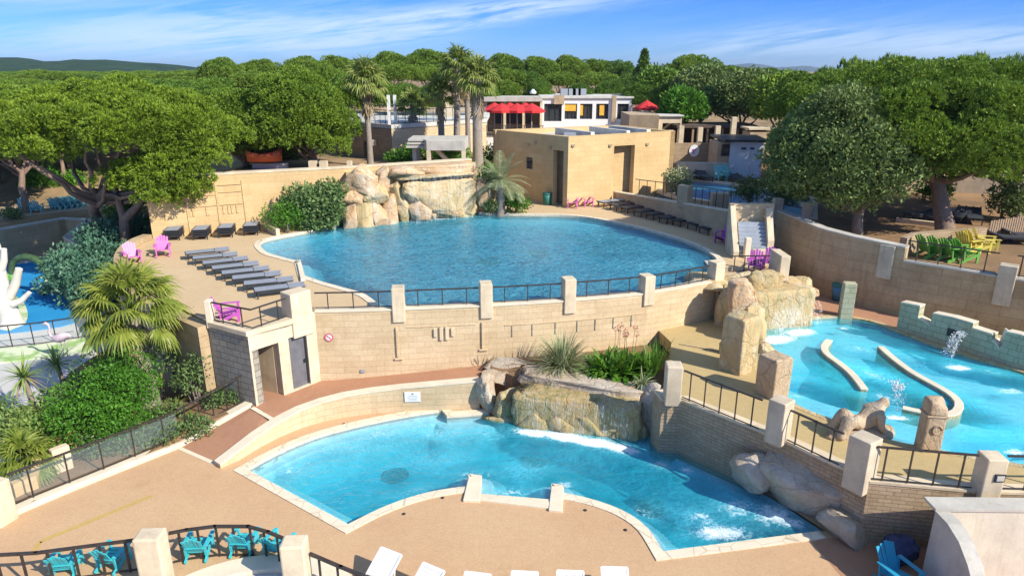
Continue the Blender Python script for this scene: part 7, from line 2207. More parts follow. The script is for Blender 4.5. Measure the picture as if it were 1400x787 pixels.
railing([Vector((CL.x + .2, CL.y + .1, za_)), Vector((C0.x - .1, C0.y + .2, za_)), Vector((CR.x, CR.y + .2, za_))], 1.05, 'dark railing round the roof terrace of the stone building', None, 26, .06, .05, glass=M['railglass'])
for px, r0, r1 in ((533, 175, 130), (541, 164, 130)):
    y = 53.3 if px == 533 else 56; p = PY(px, r0, y); MB().box((p.x, p.y, (za_ + rowz(r1, y)) / 2), (.22, .22, rowz(r1, y) - za_)).build('mast', M['white'], root)
mb = MB(); p = PY(575, 160, 62); mb.box((p.x, 62, rowz(169, 62)), (8, .3, .8)); mb.build('roof_wall', M['bluewall'], root)
mb = MB(); p = PY(615, 150, 62); mb.box((p.x, 62.6, rowz(156, 62.6)), (1.4, .4, 2.0)); mb.build('roof_wall', M['cream'], root)
mb = MB(); p = PY(583, 150, 66); mb.box((p.x, 66, rowz(150, 66)), (8.5, 3, .25)); mb.build('canopy', M['tan'], root)
# restaurant
ry = 76.0
def rx(px, y=ry): return PY(px, 150, y).x
zg, zt = rowz(184, ry), rowz(134, ry)
root = empty('restaurant', (rx(760), ry, ZM), 'long low white-framed restaurant with large windows and a tan terrace wall behind the tan building', 'building')
hol = []
x0 = rx(742)
ops = [(745, 771, 142, 163), (771.5, 771.6, 142, 163), (776, 788, 142, 163), (792, 808, 142, 163), (814, 834, 142, 163), (846, 860, 142, 163)]
xL, xR = rx(741), rx(863)
hs_ = [(rx(a) - xL, rx(b) - xL, rowz(d, ry), rowz(c, ry)) for a, b, c, d in ((744, 768, 142, 166), (772, 789, 142, 163), (793, 810, 142, 163), (815, 832, 142, 163), (844, 860, 142, 163))]
mb = MB(); mb.wall((xL, ry), (xR, ry), ZM - .5, zt, .4, hs_); mb.build('front_wall', M['white'], root)
for h_ in hs_:
    a, b = xL + h_[0], xL + h_[1]
    mb = MB(); mb.box(((a + b) / 2, ry + .25, (h_[2] + h_[3]) / 2), (b - a, .05, h_[3] - h_[2])); w_ = mb.build('window', M['glass'], root)
    mb = MB(); 
    for k in (1, 2): mb.box((a + (b - a) * k / 3, ry + .18, (h_[2] + h_[3]) / 2), (.08, .06, h_[3] - h_[2]))
    mb.build('frame', M['dark'], w_)
for px, wpx, r0, r1, mm in ((780, 15, 143, 152, 'yellow_blind'), (794, 6, 144, 158, 'yellow_blind'), (823, 6, 144, 158, 'yellow_blind')):
    mb = MB(); mb.box((rx(px), ry + .12, (rowz(r0, ry) + rowz(r1, ry)) / 2), (wpx / F * ry * 1.02, .06, rowz(r0, ry) - rowz(r1, ry))); mb.build('blind', M[mm], root)
mb = MB(); mb.box((rx(764), ry - .12, (rowz(132, ry) + rowz(141, ry)) / 2), (1.1, .2, .9)); mb.build('panel', M['tan'], root)
mb = MB(); mb.box((rx(839), ry - .12, (rowz(133, ry) + rowz(164, ry)) / 2), (.45, .25, 2.8)); mb.build('post', M['tan'], root)
mb = MB(); mb.box(((xL + xR) / 2, ry + 5.1, zt + .05), (xR - xL + .4, 10.6, .18)); rfo = mb.build('roof', M['roof'], root)
mb = MB(); mb.wall((xR, ry + .1), (xR + .3, ry + 10), ZM - .5, zt - .1, .3); mb.build('side_wall', M['cream'], root)
for px in (775, 785, 792, 800):
    MB().box((rx(px), ry + 4, zt + .5), (.9, .9, .7)).build('roof_unit', M['sign_grey'], rfo)
MB().lathe([(.35, 0), (.38, .2), (.1, .5)], (rx(730), ry + 4, zt + .3), 10).build('roof_vent', M['white'], rfo)
# left wing with canopy
xa, xb = rx(662), rx(741)
mb = MB(); mb.wall((xa, ry + 2.5), (xb, ry + 2.5), ZM - .5, zt - .3, .3); mb.build('rear_wall', M['brick'], root)
mb = MB(); mb.box(((xa + xb) / 2, ry + 1.6, zt - .12), (xb - xa, 4.6, .45)); mb.build('canopy', M['greycap'], root)
for px in (664, 690, 716, 740): MB().box((rx(px), ry, (ZM + zt) / 2 - .2), (.28, .28, zt - ZM - .4)).build('post', M['cream'], root)
mb = MB(); mb.box(((xa + xb) / 2, ry + 2.3, ZM + 1.9), (xb - xa - 2, .1, 1.8)); mb.build('window', M['glass'], root)
mb = MB(); mb.box(((xa + xR) / 2, ry - 3.2, ZM + .0), (xR - xa + 1.5, 6.2, .5)); mb.build('terrace_slab', M['deck_up'], root)
zr_ = ZM + .26
railing([Vector((xa, ry - 6.2, zr_)), Vector((xb, ry - 6.2, zr_))], 1.1, 'dark railing of the restaurant terrace under the red parasols', None, 20, .06, .05, bw=.04)
mb = MB(); mb.box((rx(715, ry - 6.5), ry - 6.6, ZM - .75), (rx(800, ry - 6.5) - rx(630, ry - 6.5), .4, 2.0)); tag(mb.build('terrace_parapet', M['white']), 'long white terrace parapet in front of the restaurant', 'wall')
mb = MB(); a_ = rx(800, 66); mb.box((rx(797, 66), 66, rowz(178, 66) - .8), (5.5, .35, 1.6)); tag(mb.build('garden_wall', M['cream']), 'cream terrace wall just left of the tan service block behind the building roof', 'wall')
# red parasols
def parasol(x, y, z, h, r, lab):
    root = empty('parasol', (x, y, z), lab, 'parasol', 'red parasols')
    MB().tube([(x, y, z), (x, y, z + h)], .05, 8).build('pole', M['greycap'], root)
    mb = MB(); n_ = 8
    for i in range(n_):
        a0, a1 = 6.2832 * i / n_, 6.2832 * (i + 1) / n_
        A, B_ = Vector((x + r * math.cos(a0), y + r * math.sin(a0), z + h - .55)), Vector((x + r * math.cos(a1), y + r * math.sin(a1), z + h - .55))
        T = Vector((x, y, z + h + .15)); mb.face([A, B_, T]); mb.face([A, B_, B_ - Vector((0, 0, .22)), A - Vector((0, 0, .22))]); mb.face([T - Vector((0, 0, .05)), B_ - Vector((0, 0, .05)), A - Vector((0, 0, .05))])
    mb.build('canopy', M['red'], root, weld=False)
for i, px in enumerate((676, 686, 697, 707, 718, 727)):
    y = 72.4 - (i % 2) * 1.8; zt_ = rowz(142 + (i % 2), y)
    parasol(PY(px, 150, y).x, y, ZM + .26, zt_ - ZM - .26, 1.35, ['red parasol at the left end of the row on the restaurant terrace', 'second red parasol from the left on the restaurant terrace', 'third red parasol from the left on the restaurant terrace', 'third red parasol from the right on the restaurant terrace', 'second red parasol from the right on the restaurant terrace', 'red parasol at the right end of the row on the restaurant terrace'][i])
y = 69.5; parasol(PY(884, 150, y).x, y, ZM, rowz(139, y) - ZM, 1.25, 'single red parasol standing alone behind the tan service block')
p = PY(882, 155, 74); tag(MB().box((p.x, 74, ZM + 1.2), (3.2, .4, 2.2)).build('low_wall', M['white']), 'low white wall under the single red parasol', 'wall')
# tan service block and dark openings right of it
y = 63
root = empty('service_block', PY(895, 180, y), 'tan service block with dark openings right of the restaurant', 'building')
def xat(px, y): return PY(px, 170, y).x
a, b = xat(860, y), xat(898, y); z0, z1 = ZT - .1, rowz(157, y)
MB().prism([(a, y), (b, y - .8), (b + .5, y + 5), (a, y + 5)], z0, z1).build('walls', M['tan'], root)
mb = MB(); mb.wall((b + .01, y - .5), (xat(930, y), y - .5), z0, z1 - .1, .3, [(.4, 2.0, z0, z1 - .7), (2.5, xat(930, y) - b - .45, z0, z1 - 1.0)]); mb.build('open_front', M['cream'], root)
mb = MB(); mb.wall((b, y + 1.5), (xat(930, y), y + 1.5), z0, z1 - .12, .2); mb.build('dark_interior', M['thatch'], root)
MB().box(((b + xat(930, y)) / 2, y + .6, z1 - .06), (xat(930, y) - b + .3, 2.6, .1)).build('roof', M['roof'], root)
# stone walls and painted wall behind the far pool
y = 58
tag(MB().wall((xat(918, y), y), (xat(990, y), y), ZT - .1, rowz(196, y), .4).build('garden_wall', M['brick']), 'brown stone garden wall with a round picture behind the far pool', 'wall')
p = PY(949, 206, y - .05)
root = empty('round_picture', p, 'pale pink round picture with a dark pink mark hung on the brown stone wall', 'picture')
mb = MB(); n_ = 24
for i in range(n_):
    a0, a1 = 6.2832 * i / n_, 6.2832 * (i + 1) / n_; c_ = Vector((p.x, y - .08, p.z)); mb.face([c_, c_ + Vector((.42 * math.cos(a0), 0, .5 * math.sin(a0))), c_ + Vector((.42 * math.cos(a1), 0, .5 * math.sin(a1)))][::-1])
mb.build('disc', M['white'], root, weld=False)
MB().box((p.x, y - .1, p.z + .08), (.3, .02, .12), 0).build('mark', M['pink'], root); MB().box((p.x - .05, y - .1, p.z - .1), (.12, .02, .3), 0).build('mark', M['pink'], root)
y = 54
tag(MB().wall((xat(930, y), y), (xat(1000, y), y - .5), ZT - .1, rowz(222, y), .4).build('garden_wall', M['greycap']), 'low grey concrete wall right behind the far blue pool', 'wall')
y = 64
root = empty('shade_pergola', PY(985, 180, y), 'dark low pergola with a reed roof behind the stone wall', 'pergola')
MB().box((xat(975, y), y + 1, rowz(172, y)), (7.5, 4, .25)).build('roof', M['thatch'], root)
for px in (925, 945, 965, 985, 1005): MB().box((xat(px, y), y - .8, (ZT + rowz(172, y)) / 2), (.18, .18, rowz(172, y) - ZT)).build('post', M['wood'], root)
MB().box((xat(970, y), y + 2.4, ZT + 1.6), (8, .1, 3)).build('back_screen', M['thatch'], root)
for i, (px, row, hh) in enumerate(((918, 196, 1.1), (932, 190, 1.3), (958, 192, 1.2), (982, 190, 1.2), (1003, 178, 1.1), (926, 214, .9))):
    y = 59.5; tag(MB().box((xat(px, y), y, rowz(row, y)), (.4, .4, 2.2)).build('stone_post', M['cream']), ['pale post left of the brown stone wall', 'second pale post over the brown stone wall', 'third pale post over the brown stone wall', 'fourth pale post over the brown stone wall', 'pale post by the dark pergola', 'pale post low behind the tan building corner'][i], 'post', 'pale posts behind the far pool')
# white hut
y = 54
root = empty('pool_hut', PY(1020, 240, y), 'white flat-roofed hut with a grey band beside the far blue pool', 'building')
a, b = xat(1003, y), xat(1046, y); zt = rowz(194, y)
MB().prism([(a, y + .3), (b, y - .2), (b + .6, y + 4), (a + .6, y + 4.5)], ZT - .1, zt).build('walls', M['bluewall'], root)
MB().prism([(a - .6, y - .1), (b + .2, y - .6), (b + .9, y + 4.3), (a - .4, y + 4.8)], zt, zt + .18).build('roof', M['dark'], root)
MB().prism([(xat(987, y), y + .5), (a - .01, y + .35), (a - .01, y + 3), (xat(987, y), y + 3)], ZT - .1, zt - .1).build('side_bay', M['tan'], root)
MB().box(((xat(990, y) + a) / 2 + .1, y + .36, rowz(206, y)), (.75, .1, .9)).build('window', M['glass'], root)
for px in (1020, 1032): MB().box((xat(px, y), y - .02, rowz(203, y)), (.35, .1, .15)).build('vent', M['dark'], root)
y = 60; tag(MB().box((xat(1037, y), y, rowz(184, y) - .8), (2.0, 2, 2.2)).build('tank_house', M['tan'], bevel=.03), 'small tan box house with a pale lid above the white hut', 'building')
tag(MB().box((xat(1037, y), y, rowz(175, y)), (2.3, 2.3, .15)).build('lid_slab', M['cream']), 'pale slab lid on the small tan box house', 'slab')
# leaning beige post block near the tan building fence (with yellow plastic seat look)
p = P(916, 262, ZT); tag(MB().box((p.x - .1, p.y - .3, ZT + .7), (.9, .5, 1.4), .3).build('stone_pillar', M['stone_gold'], bevel=.04), 'golden stone pillar at the right foot of the tan building', 'pillar')
p = P(975, 282, ZT); tag(MB().box((p.x, p.y - 1.2, ZT + .5), (1.0, .5, 1.1)).build('stone_pillar', M['tan'], bevel=.04), 'tan stone pillar between the sloping wall and the far blue pool', 'pillar')
# low walls under the pines, right
for i, (a, b, z, m_, lab) in enumerate(((P(1225, 303, ZT), P(1305, 312, ZT), .22, 'cream', 'low pale kerb in front of the loungers under the big pine'), (P(1300, 262, ZT), P(1400, 268, ZT), 1.4, 'cream', 'pale wall far back between the pine trunks at the right'),
        (P(1210, 262, ZT), P(1290, 262, ZT), 1.2, 'tan', 'tan wall behind the big pine trunk'), (P(1330, 245, ZT), P(1420, 248, ZT), 2.2, 'greycap', 'grey wall farthest back at the right edge'))):
    tag(MB().beam(a + up3 * z / 2, b + up3 * z / 2, .3, z).build('garden_wall' if i else 'kerb', M[m_]), lab, 'wall' if i else 'kerb')
a, b, c = P(1230, 368, ZT), P(1262, 356, ZT), P(1395, 352, ZT)
# low planter wall in front of the armchairs
mb = MB(); mb.ribbon([P2(1236, 352, ZT), P2(1250, 345, ZT), P2(1290, 341, ZT), P2(1345, 336, ZT)], ZT, ZT + .9, .3); tag(mb.build('garden_wall', M['brick']), 'brown stone wall behind the row of green and yellow armchairs', 'wall')
# camp ground, left: curved wall and path
cwp = [(x, y) for x, y in CAMPB if -36 < x < -19]
cwp = [(-45, 40.8), (-36, 41.6)] + CAMPB[1:]
root = empty('camp_wall', (-30, 42, 0), 'dark stone retaining wall curving under the camp ground behind the splash area', 'wall')
MB().ribbon(cwp, -.3, ZC + .12, .5).build('wall_face', M['backwall'], root)
MB().ribbon([(x, y - .03) for x, y in cwp], ZC + .121, ZC + .2, .6).build('coping', M['greycap'], root)
pth = [P2(-60, 312, ZC), P2(0, 303, ZC), P2(60, 293, ZC), P2(110, 288, ZC), P2(150, 284, ZC), P2(150, 272, ZC), P2(100, 272, ZC), P2(40, 280, ZC), P2(-60, 290, ZC)]
struct(sheet('path', pth, ZC + .06, M['sandy'], zb=ZC - .2))
for i, (px, row) in enumerate(((133, 268), (165, 262))):
    p = P(px, row, ZC)
    railing([p, p + Vector((2.0, -.2, 0))], .9, ['small dark fence on the camp ground right of the turquoise armchairs', 'small dark fence farther right on the camp ground, behind the forked pine'][i], 'small dark fences on the camp ground', 5)
# orange pedal boat on the ground behind the golden wall, sofa-like
p = P(356, 224, ZM + .55)
root = empty('play_boat', p + Vector((0, 0, .1)), 'bright orange plastic boat lying among the trees behind the golden wall', 'boat')
mb = MB(); n_ = 10; vs_ = []; fs = []
for i in range(n_ + 1):
    t_ = i / n_; w_ = .75 * math.sin(math.pi * min(1, .15 + t_ * .85)) ** .6; x = -1.1 + 2.2 * t_; zz = .65 + .45 * abs(t_ - .5) ** 2 * 4 * .6
    for (yy, z_) in ((-w_, zz), (-w_ * .6, .15), (w_ * .6, .15), (w_, zz)): vs_.append((p.x + x, p.y + 1 + yy, p.z + z_))
for i in range(n_):
    for k in range(3): o_ = i * 4 + k; fs.append((o_, o_ + 4, o_ + 5, o_ + 1))
mb.mesh_idx(vs_, fs, True); h = mb.build('hull', M['orange'], root, weld=False); sm = h.modifiers.new('solid', 'SOLIDIFY'); sm.thickness = .12
for k in (-.5, .1, .6): MB().box((p.x + k, p.y + 1, p.z + .62), (.25, 1.3, .12)).build('seat', M['red'], root)
tag(MB().box((P(370, 230, ZM).x, P(370, 230, ZM).y, ZM + .1), (2.4, .5, .5)).build('stone_block', M['white']), 'low white block beside the orange boat', 'block')
for i, (px, lab) in enumerate(((423, 'left one of the two small cream posts behind the golden wall'), (438, 'right one of the two small cream posts behind the golden wall'), (474, 'thin cream post behind the golden wall near the stone building'))):
    y = 46.5; tag(MB().box((xat(px, y), y, 5.45), (.5 if i != 2 else .3, .4, 1.5)).build('stone_post', M['cream']), lab, 'post', 'small posts behind the golden wall')
p = PY(430, 225, 47.2); tag(MB().lathe([(.45, 0), (.5, .8), (.3, 1.0)], (p.x, p.y, 5.2), 12).build('waste_bin', M['dark']), 'black bin between the two small cream posts', 'bin')

# ================================================================== planting near the pools
bush(P(52, 612, .1), [(0, 0, .6, .9, .7, .6), (.9, .4, .5, .8, .6, .5), (-.8, .5, .6, .8, .6, .6)], 'yellow-green shrubs between the yuccas at the left edge', 'shrub', 'ground_shrub', 'yucca', 380, .15, 98)
bush(P(85, 565, .1), [(0, 0, .5, .8, .7, .6), (.2, .9, .5, .8, .6, .5)], 'dull green shrub between the yuccas and the big green bush', 'shrub', 'ground_shrub', 'oleander', 380, .15, 99)
bush(P(262, 520, .5), [(0, 0, .9, .9, .7, .9), (-.7, .4, 1.5, .9, .8, 1.0), (.2, .6, 2.0, .7, .6, .8)], 'dark shrub in the shade between the fan palm and the rough-block wall', 'shrub', 'dark_shrub', 'oleander', 380, .14, 100)
# hero fan palm
b = P(206, 555, .2)
fan_palm(b, 3.75, 'large yellow-green fan palm leaning over the planted bed beside the pump room', None, 46, 1.15, 1.05, 26, 11, 'palmleaf', .30, (-.15, .1), 16, -38, .9, w=.040)
# big bush
b = P(140, 600, .1)
bush(b, [(0, 0, 1.0, 1.55, 1.3, 1.25), (.55, .9, 1.5, 1.3, 1.2, 1.25), (-.9, -.2, .7, 1.0, .9, .85), (.9, -.3, .8, .9, .8, .9), (-.1, 1.6, 1.6, 1.2, 1.0, 1.1), (-1.3, .6, .5, .7, .6, .6)], 'large bright green rounded bush filling the middle of the planted bed', 'bush', 'leafy_bush', 'bush', 520, .115, 21)
b = P(205, 640, .1); bush(P(175, 612, .1), [(0, 0, .35, .9, .5, .45), (.9, .4, .35, .8, .5, .4), (-.9, -.35, .3, .8, .4, .4), (1.9, .8, .3, .7, .4, .35)], 'low dull green ground shrubs directly behind the garden railing panels', 'shrub', 'ground_shrub', 'oleander', 420, .12, 22)
bush(P(270, 545, .4), [(0, 0, .9, .65, .6, .7), (.3, .1, 1.5, .5, .5, .5), (-.5, .2, .6, .5, .4, .4)], 'open green shrub against the grey rough-block wall', 'shrub', 'open_shrub', 'oleander', 300, .14, 23)
bush(P(300, 556, .4), [(0, 0, .3, .55, .4, .35), (.5, .3, .35, .5, .4, .3)], 'small low shrub at the top of the garden railing', 'shrub', 'ground_shrub', 'oleander', 380, .12, 24)
bush(P(235, 575, .1), [(0, 0, .35, .5, .45, .4), (-.6, .1, .2, .4, .4, .25)], 'small pale shrub on bare soil below the fan palm', 'shrub', 'ground_shrub', 'oleander', 300, .12, 25)
bush(P(118, 415, 0), [(0, 0, 1.3, 1.9, 1.5, 1.5), (-1.5, 1.2, 1.7, 1.3, 1.2, 1.2), (.3, 2.0, 2.0, 1.7, 1.3, 1.4), (.9, -.6, .8, 1.1, .9, .9), (-.5, 3, 2.6, 1.4, 1.2, 1.2)], 'big blue-green shrub left of the fan palm, behind the splash floor', 'bush', 'blue_green_shrub', 'bluebush', 330, .21, 26)
bush(P(150, 375, 0), [(0, 0, 1.5, 1.4, 1.5, 1.6), (1.2, .8, 1.9, 1.3, 1.3, 1.6), (.3, 2.5, 2.3, 1.6, 1.4, 1.5)], 'dark shrub in the shade under the forked pine', 'bush', 'dark_shrub', 'bluebush', 300, .2, 27)
bush(P(178, 320, 1.8), [(0, 0, 1.4, 1.0, 1.0, 1.5), (.6, .5, 2.6, .8, .8, 1.0)], 'bright green shrub behind the rounded cream wall', 'bush', 'leafy_bush', 'bush', 300, .18, 28)
strap_plant(P(88, 525, .1), 60, .95, .035, 'spiky yucca on a short stem behind the big green bush', 'yucca', 'yucca', 'yucca', 31, (-25, 85), 1.0, .08, .9)
strap_plant(P(48, 560, .1), 75, 1.0, .035, 'tall spiky yucca left of the big green bush', 'yucca', 'yucca', 'yucca', 32, (-35, 85), 1.0, .1, 1.35, second=('deadleaf', -5))
strap_plant(P(64, 590, .1), 60, .9, .03, 'yucca with drooping dry leaves in front of the tallest one', 'yucca', 'yucca', 'yucca', 33, (-50, 80), 1.2, .1, .8, second=('deadleaf', 5))
strap_plant(P(242, 565, .2), 22, .6, .022, 'small spiky plant on bare soil in the planted bed, left one', 'yucca', 'spiky_plant', 'yucca', 34, (20, 85), .7, .03, .3)
strap_plant(P(222, 540, .2), 40, .75, .025, 'spiky plant at the foot of the fan palm', 'yucca', 'spiky_plant', 'yucca', 35, (0, 85), .9, .05, .5)
strap_plant(P(262, 575, .3), 24, .4, .025, 'small strappy plant behind the garden railing near the ramp', 'plant', 'strappy_plant', 'agap', 36, (20, 85), .8, .05)
fan_palm(P(38, 650, .1), .5, 'small yellow-green fan palm in the curved planter at the left edge', None, 26, .55, .72, 20, 12, 'palmleaf', .13, (0, 0), 7, -25, .2, w=.03)
bush(P(10, 605, .1), [(0, 0, .6, .8, .6, .6), (-.6, .6, .8, .7, .6, .6)], 'dull green shrub at the left edge behind the small fan palm', 'shrub', 'ground_shrub', 'oleander', 300, .13, 37)
bush(P(104, 618, .1), [(0, -.2, .35, .35, .3, .4)], 'small shrub with red flowers behind the garden railing', 'shrub', 'flowering_shrub', 'bush', 300, .1, 38, flower=('flower', 20))
# lower pool rock bed
b = P(768, 505, 1.28)
strap_plant(b, 900, 1.5, .022, 'round grey-green grass-like yucca with drooping blades above the lower rock waterfall', 'grass plant', 'blue_grass', 'grey_grass', 41, (-8, 88), 1.15, .22, second=('deadleaf', 6))
for i, (px, row) in enumerate(((815, 508), (835, 512), (855, 512), (828, 500), (850, 500), (870, 508))):
    strap_plant(P(px, row, 1.3), 75, .85, .105, ['leafy agapanthus clump nearest the grey-green grass plant', 'agapanthus clump in the front middle of the rock bed', 'agapanthus clump in the front row beside the tall reeds', 'agapanthus clump at the back left against the terrace wall', 'agapanthus clump at the back right against the terrace wall', 'agapanthus clump at the right end of the green group'][i], 'agapanthus', 'agapanthus', 'agap', 50 + i, (25, 88), 1.3, .28, group='agapanthus clumps in the rock bed')
for i, (px, row) in enumerate(((888, 512), (898, 500))):
    strap_plant(P(px, row, 1.35), 60, 1.15, .03, ['upright strappy plant at the right end of the rock bed, front one', 'upright strappy plant at the right end of the rock bed, back one'][i], 'strappy plant', 'iris_clump', 'agap', 60 + i, (55, 88), .7, .25, group='upright plants at the right end of the rock bed')
strap_plant(P(874, 528, 1.3), 60, .55, .03, 'greyish small yucca spilling over the right end of the rock ledge', 'yucca', 'yucca', 'grey_grass', 62, (-10, 85), 1.0, .12, .15)
root = empty('flower_stalks', P(856, 496, 1.3), 'dry reddish flower stalks rising from the agapanthus against the terrace wall', 'flower stalks')
mb = MB(); rnd = random.Random(5); fl_ = []
rngf = np.random.default_rng(4)
for i in range(8):
    p = P(838 + i * 4, 498 + rnd.uniform(-3, 3), 1.3); t_ = p + Vector((rnd.uniform(-.12, .12), 0, rnd.uniform(1.15, 1.55))); mb.tube([p, t_], [.012, .008], 5); fl_.append(leaves_on(t_, (.09, .09, .07), 26, .07, rngf, low=-1))
mb.build('stalks', M['pampas'], root, weld=False); quads_mesh('blooms', np.concatenate(fl_), M['flower'], root, root.location)
strap_plant(P(668, 496, 1.2), 30, .5, .012, 'dry reed tuft at the left end of the rock bed', 'reeds', 'reed_tuft', 'pampas', 63, (30, 85), .8, .5)
# bushes by the upper pool
bush(P(391, 318, ZU), [(0, 0, .95, 1.15, 1.0, .95)], 'round clipped bright green bush at the left tip of the upper pool', 'bush', 'round_bush', 'bush', 420, .13, 71)
bush(P(421, 314, ZU), [(0, 0, 1.7, 1.2, .9, 1.0), (-.3, .3, 1.3, 1.1, .8, 1.0), (.5, 0, 1.2, .8, .7, .9), (.3, -.2, .5, .7, .5, .5)], 'tall grey-green oleander behind the round clipped bush', 'bush', 'oleander', 'oleander', 260, .24, 72)
bush(P(452, 312, ZU), [(0, 0, 2.0, .95, .8, .9), (0, 0, 1.1, .8, .7, 1.0), (-.2, -.2, .4, .6, .5, .4)], 'taller oleander touching the rock waterfall', 'bush', 'oleander', 'oleander', 260, .24, 73)
# feathery palm right of the rock waterfall
def feather_palm(base, h, lab, n, L, seed, mat):
    rnd = random.Random(seed); base = Vector(base); root = empty('feather_palm', base, lab, 'palm tree')
    top = base + Vector((0, 0, h)); MB().tube([base - Vector((0, 0, .2)), base + Vector((.05, 0, h * .5)), top], [.32, .27, .25], 10).build('trunk', M['bark_palm'], root, weld=False)
    st = []
    for i in range(n):
        a = i * 2.39996; e = R(rnd.uniform(-12, 82)); d = Vector((math.cos(a) * math.cos(e), math.sin(a) * math.cos(e), math.sin(e)))
        pts = []; cur = top.copy(); dd = d.copy()
        for k in range(9): pts.append(cur.copy()); dd = (dd + Vector((0, 0, -.17))).normalized(); cur = cur + dd * (L / 8)
        for k in range(8):
            ax = (pts[k + 1] - pts[k]).normalized(); sd = ax.cross(Vector((0, 0, 1))).normalized()
            st.append([[pts[k] - sd * .015, pts[k] + sd * .015, pts[k + 1] + sd * .015, pts[k + 1] - sd * .015]])
            for sg in (-1, 1):
                for j in (0, .33, .66):
                    p = pts[k].lerp(pts[k + 1], j); bd = (sd * sg + ax * .7 + Vector((0, 0, -.25))).normalized(); ll = .42 * math.sin(math.pi * (.15 + .8 * (k + j) / 8)) + .08
                    q = p + bd * ll; w_ = ax * .02; st.append([[p - w_, p + w_, q + w_ * .3, q - w_ * .3]])
    strips_to_obj('crown', st, M[mat], root, base); return root
feather_palm(P(684, 292, ZU), 2.0, 'grey-green feathery palm between the rock waterfall and the tan building', 40, 2.1, 81, 'grey_grass')
bush(P(664, 290, ZU), [(0, .5, 1.7, .8, .7, .8), (.2, .8, 2.4, .6, .6, .6)], 'bright shrub left of the feathery palm', 'bush', 'leafy_bush', 'bush', 260, .2, 82)
bush(P(705, 291, ZU), [(0, 0, .6, .9, .6, .6), (-.6, .2, .9, .6, .5, .6)], 'low green shrub at the right foot of the feathery palm', 'bush', 'ground_shrub', 'agap', 260, .2, 83)
bush(P(672, 292, ZU), [(0, 0, .5, .6, .5, .5)], 'small shrub at the left foot of the feathery palm', 'bush', 'ground_shrub', 'oleander', 260, .16, 84)
bush(PY(575, 222, 51) , [(0, 0, .6, 1.5, .8, .9), (1.6, 0, .4, .9, .7, .7), (-1.6, .2, .2, 1.2, .7, .6)], 'green shrubs under the concrete frame on top of the rock waterfall', 'bush', 'leafy_bush', 'bush', 220, .2, 85)
bush(PY(620, 222, 48.5) , [(0, 0, .4, 1.3, .8, .8)], 'dark green shrub seen through the concrete frame', 'bush', 'leafy_bush', 'bush', 220, .2, 86)
bush(PY(668, 215, 52), [(0, 0, -.3, 1.3, 1.0, 1.3)], 'green shrub against the left corner of the tan building', 'bush', 'leafy_bush', 'bush', 200, .22, 87)
bush(P(926, 268, ZT), [(0, 0, 1.1, 1.0, .8, .9), (.3, .2, .5, .6, .6, .5)], 'pale feathery shrub beside the right corner of the tan building', 'bush', 'pale_shrub', 'grey_grass', 220, .22, 88)
bush(P(1022, 278, ZT), [(0, 0, .8, 1.0, .8, .9)], 'dark shrub in front of the far blue pool', 'bush', 'dark_shrub', 'oak', 240, .2, 89)
bush(P(1065, 285, ZT), [(0, 0, 1.2, 1.4, 1.0, 1.4), (.8, .6, .8, 1.0, .8, .9)], 'dark shrub under the left side of the round leafy tree', 'bush', 'dark_shrub', 'oak', 240, .2, 90)
for i, (px, row, sc_) in enumerate(((1265, 275, .8), (1283, 277, .9), (1370, 300, 1.4), (1392, 305, 1.3))):
    bush(P(px, row, ZT), [(0, 0, .8 * sc_, .8 * sc_, .7, .8 * sc_)], ['small bright clipped bush left of the big pine trunk', 'second small bright bush, closer to the big pine trunk', 'dark bush right of the big pine behind the wooden fence', 'dark bush at the right edge behind the wooden fence'][i], 'bush', 'round_bush', 'bush' if i < 2 else 'oak', 240, .2, 91 + i)
bush(P(60, 262, ZC + .3), [(0, 0, 1.0, 1.8, 1.0, 1.1), (2.2, .3, .8, 1.4, .9, .9)], 'bright shrubs behind the turquoise armchairs of the camp ground', 'bush', 'leafy_bush', 'bush', 200, .22, 95)
bush(P(188, 262, ZC + .3), [(0, 0, 1.9, .9, .8, .9)], 'shrub with pink flowers behind the forked pine', 'bush', 'flowering_shrub', 'bush', 200, .2, 96, flower=('flower_pink', 60))
bush(P(18, 300, ZC), [(0, 0, .4, .8, .4, .4)], 'small shrub on the camp ground path edge', 'bush', 'ground_shrub', 'oleander', 200, .16, 97)

# ================================================================== hero trees
# forked pine, left
tb = P(128, 335, 1.4); base = (tb.x, tb.y, 1.2)
yP = tb.y
def X(px, y): return PY(px, 200, y).x
pine_tree(base, (X(140, 39), 39.5, rowz(192, 39.5)), 7.6, 6.4, rowz(112, 39.5) - rowz(192, 39.5), 'broad bright umbrella pine with a forked trunk filling the upper left', None, 175, .95, 240, .19, 5, 'pine', .34,
          extra=[((X(158, 37), 37, rowz(246, 37)), (1.0, .9, .8), 12, .5), ((X(222, 36.5), 36.5, rowz(250, 36.5)), (1.7, 1.3, 1.3), 26, .6), ((X(235, 37), 37, rowz(270, 37)), (1.1, 1.0, .8), 12, .5), ((X(262, 38), 38, rowz(205, 38)), (1.6, 1.5, 1.6), 24, .7), ((X(30, 38), 38, rowz(205, 38)), (2.0, 1.6, .8), 22, .6)],
          limbs=16, low=-.02, forks=(X(118, 38.5), 38.6, rowz(262, 38.5)))
mb = MB(); rngt = np.random.default_rng(9)
rt2 = empty('umbrella_pine', (X(143, 38.6), 38.4, 1.4), 'slanting second stem of pine leaning right beside the forked umbrella pine', 'pine tree')
p0 = Vector((X(146, 38.4), 38.2, 1.2)); p1 = Vector((X(152, 38), 38, rowz(300, 38))); 
mb.tube(limb_path(p0, p1, rngt, 0, 4, .03), [.34, .32, .3, .28, .27], 10)
mb.tube(limb_path(p1, (X(192, 37.5), 37.4, rowz(262, 37.5)), rngt, -.03, 5, .04), [.26, .24, .21, .18, .15, .12], 8)
